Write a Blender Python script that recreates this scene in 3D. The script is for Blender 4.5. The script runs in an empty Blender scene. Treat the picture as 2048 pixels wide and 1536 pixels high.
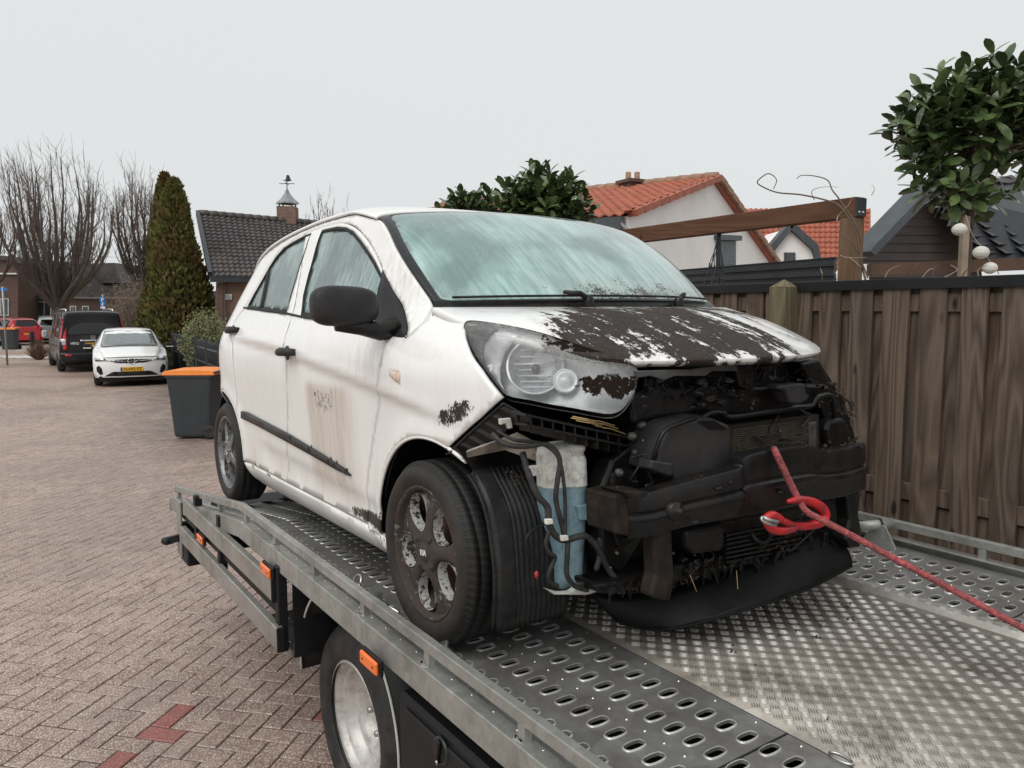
import bpy, math, random
import numpy as np
from mathutils import Vector, Matrix, Euler
from mathutils.geometry import delaunay_2d_cdt
R = math.radians
random.seed(7); rng = np.random.default_rng(7)
scene = bpy.context.scene
COL = scene.collection

# ------------------------------------------------------------------ camera, sky, sun, exposure
CAM_H, PITCH, FPX = 2.0, 0.0985, 1535.0
cam_d = bpy.data.cameras.new('camera'); cam = bpy.data.objects.new('camera', cam_d); COL.objects.link(cam)
cam.location = (0, 0, CAM_H); cam.rotation_euler = (R(90) - PITCH, 0, 0)
cam_d.sensor_width = 36; cam_d.lens = 36 * FPX / 2048; cam_d.clip_start = .05; cam_d.clip_end = 2000
scene.camera = cam
scene.render.engine = 'CYCLES'
world = bpy.data.worlds.new('World'); scene.world = world; world.use_nodes = True
wn = world.node_tree; wn.nodes.clear()
SUN_EL, SUN_AZ = 52, 215          # degrees; azimuth clockwise from +Y: behind the camera, to the left
sky = wn.nodes.new('ShaderNodeTexSky'); sky.sky_type = 'NISHITA'; sky.sun_disc = False
sky.sun_elevation = R(SUN_EL); sky.sun_rotation = R(SUN_AZ); sky.dust_density = 6; sky.air_density = 2.0
hs = wn.nodes.new('ShaderNodeHueSaturation'); hs.inputs['Saturation'].default_value = .06
mx = wn.nodes.new('ShaderNodeMix'); mx.data_type = 'RGBA'; mx.inputs[0].default_value = .86   # the cloud deck evens the sky out
mx.inputs[7].default_value = (7.7, 7.95, 8.0, 1)
bg = wn.nodes.new('ShaderNodeBackground'); bg.inputs['Strength'].default_value = .1
wo = wn.nodes.new('ShaderNodeOutputWorld')
wn.links.new(sky.outputs[0], hs.inputs['Color']); wn.links.new(hs.outputs[0], mx.inputs[6])
wn.links.new(mx.outputs[2], bg.inputs[0]); wn.links.new(bg.outputs[0], wo.inputs[0])
sun_d = bpy.data.lights.new('sun', 'SUN'); sun_d.energy = 1.5; sun_d.angle = R(50); sun_d.color = (1, .97, .93)
sun = bpy.data.objects.new('sun', sun_d); COL.objects.link(sun)
sv = Vector((math.sin(R(SUN_AZ)) * math.cos(R(SUN_EL)), math.cos(R(SUN_AZ)) * math.cos(R(SUN_EL)), math.sin(R(SUN_EL))))
sun.rotation_euler = sv.to_track_quat('Z', 'Y').to_euler()
scene.view_settings.view_transform = 'Standard'; scene.view_settings.look = 'None'
scene.view_settings.exposure = 0.1; scene.view_settings.gamma = 1
scene.cycles.max_bounces = 6; scene.cycles.transparent_max_bounces = 12

# ------------------------------------------------------------------ measuring helpers: a direction of sight meets real surfaces
_f = np.array([0, math.cos(PITCH), -math.sin(PITCH)]); _r = np.array([1., 0, 0]); _u = np.array([0, math.sin(PITCH), math.cos(PITCH)])
CAM = np.array([0, 0, CAM_H])
def sight(u, v): return _f + _r * (u - 1024) / FPX + _u * (768 - v) / FPX
def at_z(u, v, z=0.):
    d = sight(u, v); return CAM + d * (z - CAM_H) / d[2]
def at_y(u, v, y):
    d = sight(u, v); return CAM + d * y / d[1]
class Frame:
    def __init__(s, o, yaw, pitch=0):
        s.o = np.array(o, float); s.yaw = yaw; s.pitch = pitch
        a = np.array([math.cos(yaw) * math.cos(pitch), math.sin(yaw) * math.cos(pitch), math.sin(pitch)])
        l = np.array([-math.sin(yaw), math.cos(yaw), 0]); s.M = np.stack([a, l, np.cross(a, l)], 1); s.c = s.M.T @ (CAM - s.o)
    def matrix(s):
        m = Matrix.Identity(4)
        for i in range(3):
            for j in range(3): m[i][j] = s.M[i, j]
            m[i][3] = s.o[i]
        return m
    def ray(s, u, v): return s.M.T @ sight(u, v)
    def pl(s, u, v, ax, val):
        d = s.ray(u, v); return s.c + d * (val - s.c[ax]) / d[ax]
    def hit(s, u, v, F, t0=.6, t1=7., n=260):
        d = s.ray(u, v); ts = np.linspace(t0, t1, n); P = s.c + d[None] * ts[:, None]
        g = F(P[:, 0], P[:, 1], P[:, 2]); sg = np.sign(g); k = np.nonzero(sg[1:] * sg[:-1] <= 0)[0]
        if len(k) == 0: return s.c + d * ts[np.argmin(np.abs(g))]
        a, b = ts[k[0]], ts[k[0] + 1]; fa = g[k[0]]
        for _ in range(30):
            m = (a + b) / 2; p = s.c + d * m; fm = F(p[0:1], p[1:2], p[2:3])[0]
            if fm * fa <= 0: b = m
            else: a, fa = m, fm
        return s.c + d * (a + b) / 2
    def w(s, P): return s.M @ np.asarray(P, float) + s.o

# ------------------------------------------------------------------ materials
class NT:
    def __init__(s, name):
        s.m = bpy.data.materials.new(name); s.m.use_nodes = True; s.t = s.m.node_tree; s.t.nodes.clear()
        s.out = s.t.nodes.new('ShaderNodeOutputMaterial'); s._tc = None
    def n(s, typ, ins=None, **kw):
        nd = s.t.nodes.new('ShaderNode' + typ)
        for k, v in kw.items(): setattr(nd, k, v)
        for k, v in (ins or {}).items():
            sk = nd.inputs[k]
            if isinstance(v, bpy.types.NodeSocket): s.t.links.new(v, sk)
            else:
                if hasattr(v, '__len__') and len(v) == 3 and sk.type == 'RGBA': v = (*v, 1)
                sk.default_value = v
        return nd
    @property
    def obj(s):
        if not s._tc: s._tc = s.n('TexCoord')
        return s._tc.outputs['Object']
    def map(s, scale=(1, 1, 1), loc=(0, 0, 0), rot=(0, 0, 0), v=None):
        return s.n('Mapping', {'Vector': v or s.obj, 'Scale': scale, 'Location': loc, 'Rotation': rot}).outputs[0]
    def noise(s, scale=5, detail=4, rough=.55, v=None, dist=0.):
        return s.n('TexNoise', {'Vector': v or s.obj, 'Scale': scale, 'Detail': detail, 'Roughness': rough, 'Distortion': dist}).outputs[0]
    def vor(s, scale=5, v=None, out='Distance', **kw):
        return s.n('TexVoronoi', {'Vector': v or s.obj, 'Scale': scale}, **kw).outputs[out]
    def ramp(s, fac, stops, interp='LINEAR'):
        nd = s.n('ValToRGB', {'Fac': fac}); cr = nd.color_ramp; cr.interpolation = interp
        while len(cr.elements) < len(stops): cr.elements.new(.5)
        for e, (p, c) in zip(cr.elements, stops):
            e.position = p; e.color = (c, c, c, 1) if not hasattr(c, '__len__') else (*c[:3], 1)
        return nd.outputs[0]
    def mix(s, a, b, fac, typ='MIX'):
        nd = s.n('Mix', data_type='RGBA', blend_type=typ)
        for k, v in ((0, fac), (6, a), (7, b)):
            sk = nd.inputs[k]
            if isinstance(v, bpy.types.NodeSocket): s.t.links.new(v, sk)
            else: sk.default_value = (*v[:3], 1) if hasattr(v, '__len__') else ((v, v, v, 1) if k else v)
        return nd.outputs[2]
    def math(s, op, a, b=0., c=0.):
        nd = s.n('Math', operation=op)
        for i, v in enumerate((a, b, c)):
            if isinstance(v, bpy.types.NodeSocket): s.t.links.new(v, nd.inputs[i])
            else: nd.inputs[i].default_value = v
        return nd.outputs[0]
    def sm(s, x, a, b):
        return s.n('MapRange', {'Value': x, 'From Min': a, 'From Max': b}, interpolation_type='SMOOTHSTEP').outputs[0]
    def xyz(s, v=None):
        nd = s.n('SeparateXYZ', {'Vector': v or s.obj}); return nd.outputs
    def bump(s, h, strength=.4, dist=.01):
        return s.n('Bump', {'Height': h, 'Strength': strength, 'Distance': dist}).outputs[0]
    def rnd(s): return s.n('ObjectInfo').outputs['Random']
    def attr(s, name): return s.n('Attribute', attribute_name=name).outputs['Color']
    def bsdf(s, col, rough=.5, metal=0., normal=None, spec=.5, coat=0., coat_rough=.1, **kw):
        ins = {'Base Color': col, 'Roughness': rough, 'Metallic': metal, 'Specular IOR Level': spec, 'Coat Weight': coat, 'Coat Roughness': coat_rough}
        if normal is not None: ins['Normal'] = normal
        ins.update(kw)
        nd = s.n('BsdfPrincipled', ins); s.t.links.new(nd.outputs[0], s.out.inputs[0]); return s.m
MATS = {}
def M(name): return MATS[name]
def plain(name, col, rough=.6, metal=0., var=.25, scale=6, bump=.0, bscale=60, coat=0., spec=.5, dirt=None):
    t = NT(name); nz = t.noise(scale, 5)
    c = t.mix(tuple(x * (1 - var) for x in col), tuple(min(1, x * (1 + var)) for x in col), t.ramp(nz, [(.3, 0), (.7, 1)]))
    if dirt: c = t.mix(c, dirt[0], t.math('MULTIPLY', t.ramp(t.noise(dirt[2], 6, .65), [(.45, 0), (.7, 1)]), dirt[1]))
    nm = t.bump(t.noise(bscale, 3), bump, .004) if bump else None
    MATS[name] = t.bsdf(c, t.math('ADD', t.math('MULTIPLY', nz, .12), rough - .06), metal, nm, spec, coat); return MATS[name]

# ------------------------------------------------------------------ mesh helpers
class MB:
    def __init__(s): s.v = []; s.f = []; s.sm = []
    def add(s, v, f, smooth=False):
        o = len(s.v); s.v += [tuple(map(float, p)) for p in v]; s.f += [tuple(i + o for i in q) for q in f]; s.sm += [smooth] * len(f); return s
    def box(s, c, d, rot=None, bev=0.):
        x, y, z = (k / 2 for k in d)
        if bev <= 0:
            v = [(i * x, j * y, k * z) for i in (-1, 1) for j in (-1, 1) for k in (-1, 1)]
            f = [(0, 1, 3, 2), (4, 6, 7, 5), (0, 4, 5, 1), (2, 3, 7, 6), (0, 2, 6, 4), (1, 5, 7, 3)]
        else:
            b = min(bev, x * .9, y * .9, z * .9); v = []; f = []
            for i in (-1, 1):
                for j in (-1, 1):
                    for k in (-1, 1):
                        v += [(i * x, j * (y - b), k * (z - b)), (i * (x - b), j * y, k * (z - b)), (i * (x - b), j * (y - b), k * z)]
            I = lambda i, j, k, a: 3 * ((i > 0) * 4 + (j > 0) * 2 + (k > 0)) + a
            for i in (-1, 1):
                q = [I(i, -1, -1, 0), I(i, 1, -1, 0), I(i, 1, 1, 0), I(i, -1, 1, 0)]; f.append(q if i > 0 else q[::-1])
                q = [I(-1, i, -1, 1), I(-1, i, 1, 1), I(1, i, 1, 1), I(1, i, -1, 1)]; f.append(q if i > 0 else q[::-1])
                q = [I(-1, -1, i, 2), I(1, -1, i, 2), I(1, 1, i, 2), I(-1, 1, i, 2)]; f.append(q if i > 0 else q[::-1])
                for j in (-1, 1):
                    q = [I(i, j, -1, 0), I(i, j, 1, 0), I(i, j, 1, 1), I(i, j, -1, 1)]; f.append(q if i * j < 0 else q[::-1])
                    q = [I(i, -1, j, 0), I(i, 1, j, 0), I(i, 1, j, 2), I(i, -1, j, 2)]; f.append(q if i * j > 0 else q[::-1])
                    q = [I(-1, i, j, 1), I(1, i, j, 1), I(1, i, j, 2), I(-1, i, j, 2)]; f.append(q if i * j < 0 else q[::-1])
                    for k in (-1, 1):
                        q = [I(i, j, k, 0), I(i, j, k, 1), I(i, j, k, 2)]; f.append(q if i * j * k > 0 else q[::-1])
        if rot is not None:
            m = rot if isinstance(rot, Matrix) else Euler(rot).to_matrix(); v = [m @ Vector(p) for p in v]
        return s.add([(p[0] + c[0], p[1] + c[1], p[2] + c[2]) for p in v], f)
    def tube(s, pts, r, n=8, cap=True, smooth=True, sq=None):
        P = [Vector(p) for p in pts]; rs = r if hasattr(r, '__len__') else [r] * len(P)
        o = []; f = []; up = None
        for i, p in enumerate(P):
            d = (P[min(i + 1, len(P) - 1)] - P[max(i - 1, 0)]).normalized()
            if up is None: up = Vector((0, 0, 1)) if abs(d.z) < .9 else Vector((1, 0, 0))
            a = d.cross(up).normalized(); b = a.cross(d).normalized(); up = b
            for k in range(n):
                t = 2 * math.pi * k / n; o.append(p + (a * math.cos(t) + b * math.sin(t)) * rs[i])
        for i in range(len(P) - 1):
            for k in range(n):
                k2 = (k + 1) % n; f.append((i * n + k, i * n + k2, (i + 1) * n + k2, (i + 1) * n + k))
        if cap: f += [tuple(range(n))[::-1], tuple((len(P) - 1) * n + k for k in range(n))]
        return s.add(o, f, smooth)
    def bar(s, p, q, w, h, up=(0, 0, 1)):
        p, q = Vector(p), Vector(q); d = (q - p).normalized(); u = Vector(up); a = d.cross(u).normalized(); b = a.cross(d).normalized()
        v = [e + a * (i * w / 2) + b * (j * h / 2) for e in (p, q) for i, j in ((-1, -1), (1, -1), (1, 1), (-1, 1))]
        return s.add(v, [(0, 1, 2, 3)[::-1], (4, 5, 6, 7), (0, 1, 5, 4), (1, 2, 6, 5), (2, 3, 7, 6), (3, 0, 4, 7)])
    def lathe(s, prof, c=(0, 0, 0), axis='y', n=48, smooth=True, closed=False):
        # prof: (radius, along-axis) pairs
        v = []; f = []; m = len(prof)
        for k in range(n):
            t = 2 * math.pi * k / n; ct, st = math.cos(t), math.sin(t)
            for r, h in prof:
                v.append({'y': (c[0] + r * ct, c[1] + h, c[2] + r * st), 'z': (c[0] + r * ct, c[1] + r * st, c[2] + h), 'x': (c[0] + h, c[1] + r * ct, c[2] + r * st)}[axis])
        for k in range(n):
            k2 = (k + 1) % n
            for i in range(m if closed else m - 1):
                j = (i + 1) % m; f.append((k * m + i, k * m + j, k2 * m + j, k2 * m + i))
        return s.add(v, f, smooth)
    def prism(s, poly, a, b, fn):
        # poly 2D, extruded from a to b; fn(p, h) -> 3D
        n = len(poly); v = [fn(p, a) for p in poly] + [fn(p, b) for p in poly]
        return s.add(v, [tuple(range(n))[::-1], tuple(range(n, 2 * n))] + [(i, (i + 1) % n, n + (i + 1) % n, n + i) for i in range(n)])
    def grid(s, fn, us, vs, smooth=True, flip=False):
        nu, nv = len(us), len(vs); v = [fn(a, b) for a in us for b in vs]
        f = [(i * nv + j, (i + 1) * nv + j, (i + 1) * nv + j + 1, i * nv + j + 1) for i in range(nu - 1) for j in range(nv - 1)]
        if flip: f = [q[::-1] for q in f]
        return s.add(v, f, smooth)
    def mesh(s, name):
        me = bpy.data.meshes.new(name); me.from_pydata(s.v, [], s.f)
        me.polygons.foreach_set('use_smooth', s.sm); me.update(); return me
    def build(s, name, mat, parent=None, **kw): return link(name, s.mesh(name), mat, parent, **kw)
def link(name, me, mat, parent=None, solid=0., bevel=0., auto=None, offset=-1, rim=True):
    o = bpy.data.objects.new(name, me); COL.objects.link(o)
    if mat is not None and not len(me.materials): me.materials.append(M(mat) if isinstance(mat, str) else mat)
    if parent is not None: o.parent = parent
    if solid:
        md = o.modifiers.new('solid', 'SOLIDIFY'); md.thickness = solid; md.offset = offset; md.use_rim = rim
    if bevel:
        md = o.modifiers.new('bevel', 'BEVEL'); md.width = bevel; md.segments = 2; md.limit_method = 'ANGLE'; md.angle_limit = R(40)
        md.harden_normals = False
    return o
def tag(o, label=None, cat=None, group=None, kind=None):
    for k, v in (('label', label), ('category', cat), ('group', group), ('kind', kind)):
        if v: o[k] = v
    return o
def thing(name, label, cat, loc=(0, 0, 0), rz=0., group=None, frame=None):
    o = bpy.data.objects.new(name, None); COL.objects.link(o); o.empty_display_size = .1
    if frame is not None: o.matrix_world = frame.matrix()
    else: o.location = loc; o.rotation_euler = (0, 0, rz)
    return tag(o, label, cat, group)
def kids(o): return [c for c in bpy.data.objects if c.parent == o]
def copy_tree(o, parent=None):
    c = o.copy(); COL.objects.link(c); c.parent = parent
    for ch in kids(o): copy_tree(ch, c)
    return c
def spline(pts, n=8, closed=False):
    P = np.array(pts, float); m = len(P); out = []
    for i in range(m if closed else m - 1):
        if closed: p0, p1, p2, p3 = P[i - 1], P[i], P[(i + 1) % m], P[(i + 2) % m]
        else: p0, p1, p2, p3 = P[max(i - 1, 0)], P[i], P[i + 1], P[min(i + 2, m - 1)]
        for t in np.arange(n) / n:
            out.append(.5 * (2 * p1 + (p2 - p0) * t + (2 * p0 - 5 * p1 + 4 * p2 - p3) * t * t + (3 * p1 - p0 - 3 * p2 + p3) * t ** 3))
    if not closed: out.append(P[-1])
    return np.array(out)
def resample(P, sp, closed=True):
    P = np.asarray(P, float); Q = np.vstack([P, P[:1]]) if closed else P
    out = []
    for a, b in zip(Q[:-1], Q[1:]):
        k = max(1, int(round(np.linalg.norm(b - a) / sp))); out += [a + (b - a) * i / k for i in range(k)]
    if not closed: out.append(Q[-1])
    return np.array(out)
def inside(P, poly):
    x, y = P[:, 0][:, None], P[:, 1][:, None]; a = poly; b = np.roll(poly, -1, 0)
    c = (a[:, 1] > y) != (b[:, 1] > y)
    with np.errstate(divide='ignore', invalid='ignore'): xx = (b[:, 0] - a[:, 0]) * (y - a[:, 1]) / (b[:, 1] - a[:, 1]) + a[:, 0]
    return (c & (x < xx)).sum(1) % 2 == 1
def cdt(outer, sp, holes=()):
    loops = [resample(outer, sp)] + [resample(h, sp) for h in holes]
    V = np.vstack(loops); E = []; o = 0
    for L in loops:
        E += [(o + i, o + (i + 1) % len(L)) for i in range(len(L))]; o += len(L)
    lo, hi = V.min(0), V.max(0)
    g = np.stack(np.meshgrid(np.arange(lo[0] + sp / 2, hi[0], sp), np.arange(lo[1] + sp / 2, hi[1], sp)), -1).reshape(-1, 2)
    if len(g):
        ok = inside(g, loops[0])
        for h in loops[1:]: ok &= ~inside(g, h)
        g = g[ok]
        if len(g):
            dmin = np.full(len(g), 9.)
            for k in range(0, len(V), 64): dmin = np.minimum(dmin, np.sqrt(((g[:, None] - V[None, k:k + 64]) ** 2).sum(-1)).min(1))
            g = g[dmin > sp * .45]
    A = np.vstack([V, g]) if len(g) else V
    r = delaunay_2d_cdt([Vector(p) for p in A], E, [], 0, 1e-6)
    W = np.array([tuple(p) for p in r[0]]); T = np.array([tuple(t) for t in r[2]])
    cen = W[T].mean(1); ok = inside(cen, loops[0])
    for h in loops[1:]: ok &= ~inside(cen, h)
    T = T[ok]
    e1, e2 = W[T[:, 1]] - W[T[:, 0]], W[T[:, 2]] - W[T[:, 0]]; fl = e1[:, 0] * e2[:, 1] - e1[:, 1] * e2[:, 0] < 0
    T[fl] = T[fl][:, ::-1]
    return W, T
def panel(name, outer, fn, sp, mat, parent, holes=(), solid=.004, flip=False, bevel=0., offset=-1, smooth=True):
    W, T = cdt(np.asarray(outer, float), sp, [np.asarray(h, float) for h in holes]); P = fn(W)
    me = bpy.data.meshes.new(name); me.from_pydata([tuple(p) for p in P], [], [tuple(int(i) for i in (t[::-1] if flip else t)) for t in T])
    me.polygons.foreach_set('use_smooth', [smooth] * len(T)); me.update()
    return link(name, me, mat, parent, solid=solid, offset=offset)
def rounded(pts, r, n=4):
    P = [np.array(p, float) for p in pts]; out = []
    for i, p in enumerate(P):
        a, b = P[i - 1], P[(i + 1) % len(P)]; da, db = a - p, b - p; la, lb = np.linalg.norm(da), np.linalg.norm(db)
        k = min(r, la * .45, lb * .45); p0, p2 = p + da / la * k, p + db / lb * k
        for t in np.linspace(0, 1, n + 1): out.append((1 - t) ** 2 * p0 + 2 * t * (1 - t) * p + t * t * p2)
    return np.array(out)
def text_mesh(s, size=.1, extrude=.002, bold=0.):
    cu = bpy.data.curves.new('text', 'FONT'); cu.body = s; cu.size = size; cu.extrude = extrude; cu.align_x = 'CENTER'; cu.align_y = 'CENTER'; cu.offset = bold
    o = bpy.data.objects.new('text', cu); COL.objects.link(o)
    dg = bpy.context.evaluated_depsgraph_get(); me = bpy.data.meshes.new_from_object(o.evaluated_get(dg)); bpy.data.objects.remove(o)
    return me
def lettering(name, s, size, mat, parent, M4, extrude=.002, bold=0.):
    me = text_mesh(s, size, extrude, bold); me.transform(M4); me.materials.clear(); return link(name, me, mat, parent)
def basis(o, x, y, z):
    m = Matrix.Identity(4)
    for i in range(3): m[i][0], m[i][1], m[i][2], m[i][3] = x[i], y[i], z[i], o[i]
    return m
# ------------------------------------------------------------------ materials of the wreck
def mk_paint():
    t = NT('dirty_white_paint'); X, Y, Z = t.xyz()
    st = t.noise(1, 6, .6, t.map((9, 9, .9))); st2 = t.noise(1, 4, .6, t.map((60, 60, 3))); bl = t.noise(2.2, 4)
    c = t.mix((.84, .84, .83), (.785, .775, .75), t.ramp(t.math('MULTIPLY', st, st2), [(.18, 0), (.42, 1)]))
    # brown wash on the front door and behind the front wheel
    dx = t.math('MULTIPLY', t.sm(X, -1.05, -.98), t.sm(X, -.45, -.68)); dz = t.math('MULTIPLY', t.sm(Z, .26, .40), t.sm(Z, .77, .72))
    wash = t.math('MULTIPLY', t.math('MULTIPLY', dx, dz), t.ramp(t.math('ADD', t.math('MULTIPLY', st2, .5), t.math('MULTIPLY', st, .5)), [(.30, .25), (.66, 1)]))
    c = t.mix(c, (.40, .31, .24), t.math('MULTIPLY', wash, .72))
    low = t.math('MULTIPLY', t.sm(Z, .62, .24), t.ramp(t.noise(5, 5), [(.35, .15), (.7, 1)]))
    c = t.mix(c, (.44, .37, .30), t.math('MULTIPLY', low, .40))
    up = t.math('MULTIPLY', t.math('MULTIPLY', t.sm(X, -.62, -.3), t.sm(Z, .70, .9)), t.math('MULTIPLY', t.sm(X, -.12, -.3), t.ramp(st2, [(.45, 0), (.7, 1)])))
    c = t.mix(c, (.42, .36, .29), t.math('MULTIPLY', up, .45))
    # splashes: dark specks thickest near the front wheel arch and along the sill
    sp = t.noise(1, 6, .75, t.map((150, 150, 62)))
    near = t.math('MULTIPLY', t.sm(X, -.75, -.22), t.math('MULTIPLY', t.sm(X, .02, -.2), t.sm(Z, .60, .25)))
    door = t.math('MULTIPLY', t.math('MULTIPLY', t.sm(X, -1.02, -.9), t.sm(X, -.60, -.75)), t.math('MULTIPLY', t.sm(Z, .58, .66), t.sm(Z, .80, .70)))
    sill = t.math('MULTIPLY', t.math('MULTIPLY', t.sm(X, -1.0, -.5), t.sm(X, -.2, -.4)), t.math('MULTIPLY', t.sm(Z, .255, .285), t.sm(Z, .335, .295)))
    cov = t.math('ADD', t.math('ADD', t.math('MULTIPLY', near, .265), t.math('MULTIPLY', door, .25)), t.math('MULTIPLY', sill, .27))
    # a torn dark patch on the wing above the wheel
    q = t.math('ADD', t.math('POWER', t.math('DIVIDE', t.math('SUBTRACT', X, .155), .085), 2.), t.math('POWER', t.math('DIVIDE', t.math('SUBTRACT', t.math('SUBTRACT', Z, .715), t.math('MULTIPLY', t.math('SUBTRACT', X, .155), .38)), .030), 2.))
    cov = t.math('ADD', cov, t.math('MULTIPLY', t.sm(q, 2.4, .2), .34))
    cov = t.math('ADD', cov, t.math('MULTIPLY', t.math('MULTIPLY', t.sm(X, .02, .26), t.sm(Z, .75, .62)), .13))
    lump = t.noise(34, 5, .65)
    mud = t.ramp(t.math('ADD', t.math('ADD', t.math('MULTIPLY', sp, .62), t.math('MULTIPLY', lump, .38)), t.math('SUBTRACT', cov, .17)), [(.60, 0), (.635, 1)])
    c = t.mix(c, (.022, .015, .011), mud)
    nm = t.bump(t.math('ADD', t.math('MULTIPLY', mud, .5), t.math('MULTIPLY', t.noise(300, 1), .002)), .5, .004)
    MATS['white_paint'] = t.bsdf(c, t.math('ADD', t.math('MULTIPLY', mud, .5), t.ramp(bl, [(.3, .2), (.7, .34)])), 0, nm, .5, .35, .08)
mk_paint()
def mk_hood():
    t = NT('muddy_hood_paint'); X, Y, Z = t.xyz()
    wob = t.noise(3, 3); v = t.map((3.2, 13, 3)); st = t.noise(1, 6, .62, v, .35)
    v2 = t.map((6, 46, 10)); st2 = t.noise(1, 6, .7, v2); grit = t.noise(95, 4, .7); lump = t.noise(14, 6, .65)
    # coverage: most of the hood from the middle to the far side, thinner towards the windscreen and the near corner
    yy = t.math('ADD', Y, t.math('MULTIPLY', t.math('SUBTRACT', wob, .5), .22))
    near = t.sm(t.math('ADD', yy, t.math('MULTIPLY', X, .95)), -.38, -.10)
    back = t.math('ADD', t.sm(X, -.10, .30), t.math('MULTIPLY', t.sm(Y, -.05, .3), .35))
    fr = t.sm(t.math('ADD', t.math('ADD', X, t.math('MULTIPLY', t.math('SUBTRACT', t.noise(7, 4, .6), .5), .20)), t.math('MULTIPLY', t.math('MULTIPLY', Y, Y), .55)),   .74, .58)
    cov = t.math('MULTIPLY', t.math('MULTIPLY', near, t.math('MINIMUM', back, 1.)), t.math('MAXIMUM', fr, .38))
    far = t.math('MULTIPLY', t.math('MULTIPLY', t.sm(Y, .0, .30), t.sm(X, .05, .35)), .58)
    h = t.math('ADD', t.math('ADD', t.math('MULTIPLY', st, .62), t.math('MULTIPLY', st2, .26)), t.math('MULTIPLY', lump, .12))
    m = t.math('ADD', h, t.math('SUBTRACT', t.math('MULTIPLY', t.math('SUBTRACT', cov, far), .252), .125))
    m = t.math('ADD', m, t.math('MULTIPLY', t.math('SUBTRACT', grit, .5), .15))
    m = t.math('ADD', m, t.math('MULTIPLY', t.math('SUBTRACT', t.noise(38, 5, .7), .5), .30))
    mud = t.ramp(m, [(.535, 0), (.555, 1)])
    film = t.math('MULTIPLY', t.ramp(m, [(.42, 0), (.56, 1)]), .42)
    c = t.mix((.82, .82, .81), (.38, .31, .26), film)
    mc = t.mix((.011, .0075, .006), (.066, .049, .040), t.ramp(t.math('ADD', t.math('MULTIPLY', grit, .6), t.math('MULTIPLY', lump, .4)), [(.35, 0), (.7, 1)]))
    c = t.mix(c, mc, mud)
    nm = t.bump(t.math('ADD', t.math('MULTIPLY', mud, t.math('ADD', .5, t.math('MULTIPLY', grit, .9))), t.math('MULTIPLY', t.math('MULTIPLY', mud, lump), 1.2)), .9, .012)
    MATS['hood_paint'] = t.bsdf(c, t.mix(.2, .8, mud), 0, nm, .4, t.math('MULTIPLY', t.math('SUBTRACT', 1, mud), .4), .06)
mk_hood()
def mk_fog(name, base, light, streak, rot, drops=.5, mudy=False):
    t = NT(name); X, Y, Z = t.xyz()
    v = t.map(streak, rot=rot); st = t.noise(1, 5, .65, v); st2 = t.noise(1, 3, .6, t.map(tuple(a * 2.6 for a in streak), rot=rot)); bl = t.noise(3.2, 3, .5)
    c = t.mix(base, light, t.ramp(t.math('ADD', t.math('MULTIPLY', st, .5), t.math('MULTIPLY', st2, .5)), [(.42, 0), (.60, 1)]))
    c = t.mix(c, tuple(a * .55 for a in base), t.ramp(bl, [(.40, .8), (.58, 0)]))
    dr = t.vor(300); dm = t.math('MULTIPLY', t.ramp(dr, [(.14, 1), (.3, 0)]), t.ramp(t.noise(9, 3), [(.46, 0), (.6, 1)]))
    c = t.mix(c, (.75, .80, .79), t.math('MULTIPLY', dm, drops))
    rough = .22; h = t.math('ADD', t.math('MULTIPLY', dm, .6), t.math('MULTIPLY', st2, .25))
    if mudy:
        lo = t.math('MULTIPLY', t.sm(Z, 1.19, 1.04), t.math('MULTIPLY', t.sm(Y, -.42, -.1), t.sm(Y, .72, .3)))
        g = t.noise(120, 5, .75); big = t.noise(12, 4)
        md = t.ramp(t.math('ADD', t.math('ADD', t.math('MULTIPLY', g, .6), t.math('MULTIPLY', big, .4)), t.math('SUBTRACT', t.math('MULTIPLY', lo, .16), .06)), [(.575, 0), (.60, 1)])
        c = t.mix(c, (.35, .33, .30), t.math('MULTIPLY', lo, .35)); c = t.mix(c, (.022, .016, .012), t.math('MULTIPLY', md, t.sm(lo, .02, .2)))
        # the clear swept patch behind the glass at the top
    MATS[name] = t.bsdf(c, rough, 0, t.bump(h, .35, .003), .5, .5, .05)
mk_fog('fogged_side_glass', (.055, .125, .12), (.36, .48, .46), (130, 20, 6), (0, R(14), 0), .35)
mk_fog('fogged_windscreen', (.22, .355, .34), (.40, .55, .52), (2.2, 26, 3), (0, 0, 0), .75, True)
plain('black_plastic', (.0055, .0055, .006), .34, var=.4, bump=.35, bscale=55, dirt=((.034, .027, .021), .42, 13), spec=.32)
plain('grey_black_plastic', (.024, .024, .026), .5, var=.25, bump=.2, bscale=140, dirt=((.06, .05, .042), .45, 6), spec=.22)
plain('frit_black', (.03, .031, .032), .22, var=.2, scale=40, spec=.22)
plain('seal_rubber', (.018, .018, .018), .6, spec=.22)
plain('mud', (.036, .026, .020), .95, var=.6, scale=60, bump=.9, bscale=120)
plain('rope_pink', (.38, .085, .09), .8, var=.5, scale=70, bump=.8, bscale=260, dirt=((.16, .08, .07), .7, 30))
plain('red_hook_paint', (.55, .018, .025), .38, var=.25, bump=.2, bscale=40, dirt=((.09, .03, .03), .8, 22), coat=.2)
plain('bare_steel', (.42, .41, .39), .4, .85, var=.3)
plain('straw', (.42, .30, .13), .8)
plain('reservoir_plastic', (.62, .62, .58), .35, var=.1, dirt=((.10, .08, .065), .6, 45))
plain('washer_fluid_blue', (.19, .30, .345), .25, var=.18, dirt=((.06, .07, .075), .45, 40))
plain('white_clip', (.62, .61, .57), .5)
plain('bracket_grey', (.09, .09, .09), .5, .3, var=.3, dirt=((.05, .04, .03), .6, 20))
plain('rad_brown', (.03, .024, .02), .8, var=.4, scale=20, spec=.22)
plain('fin_brown', (.085, .068, .054), .7, .3, var=.4, scale=40)
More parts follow.
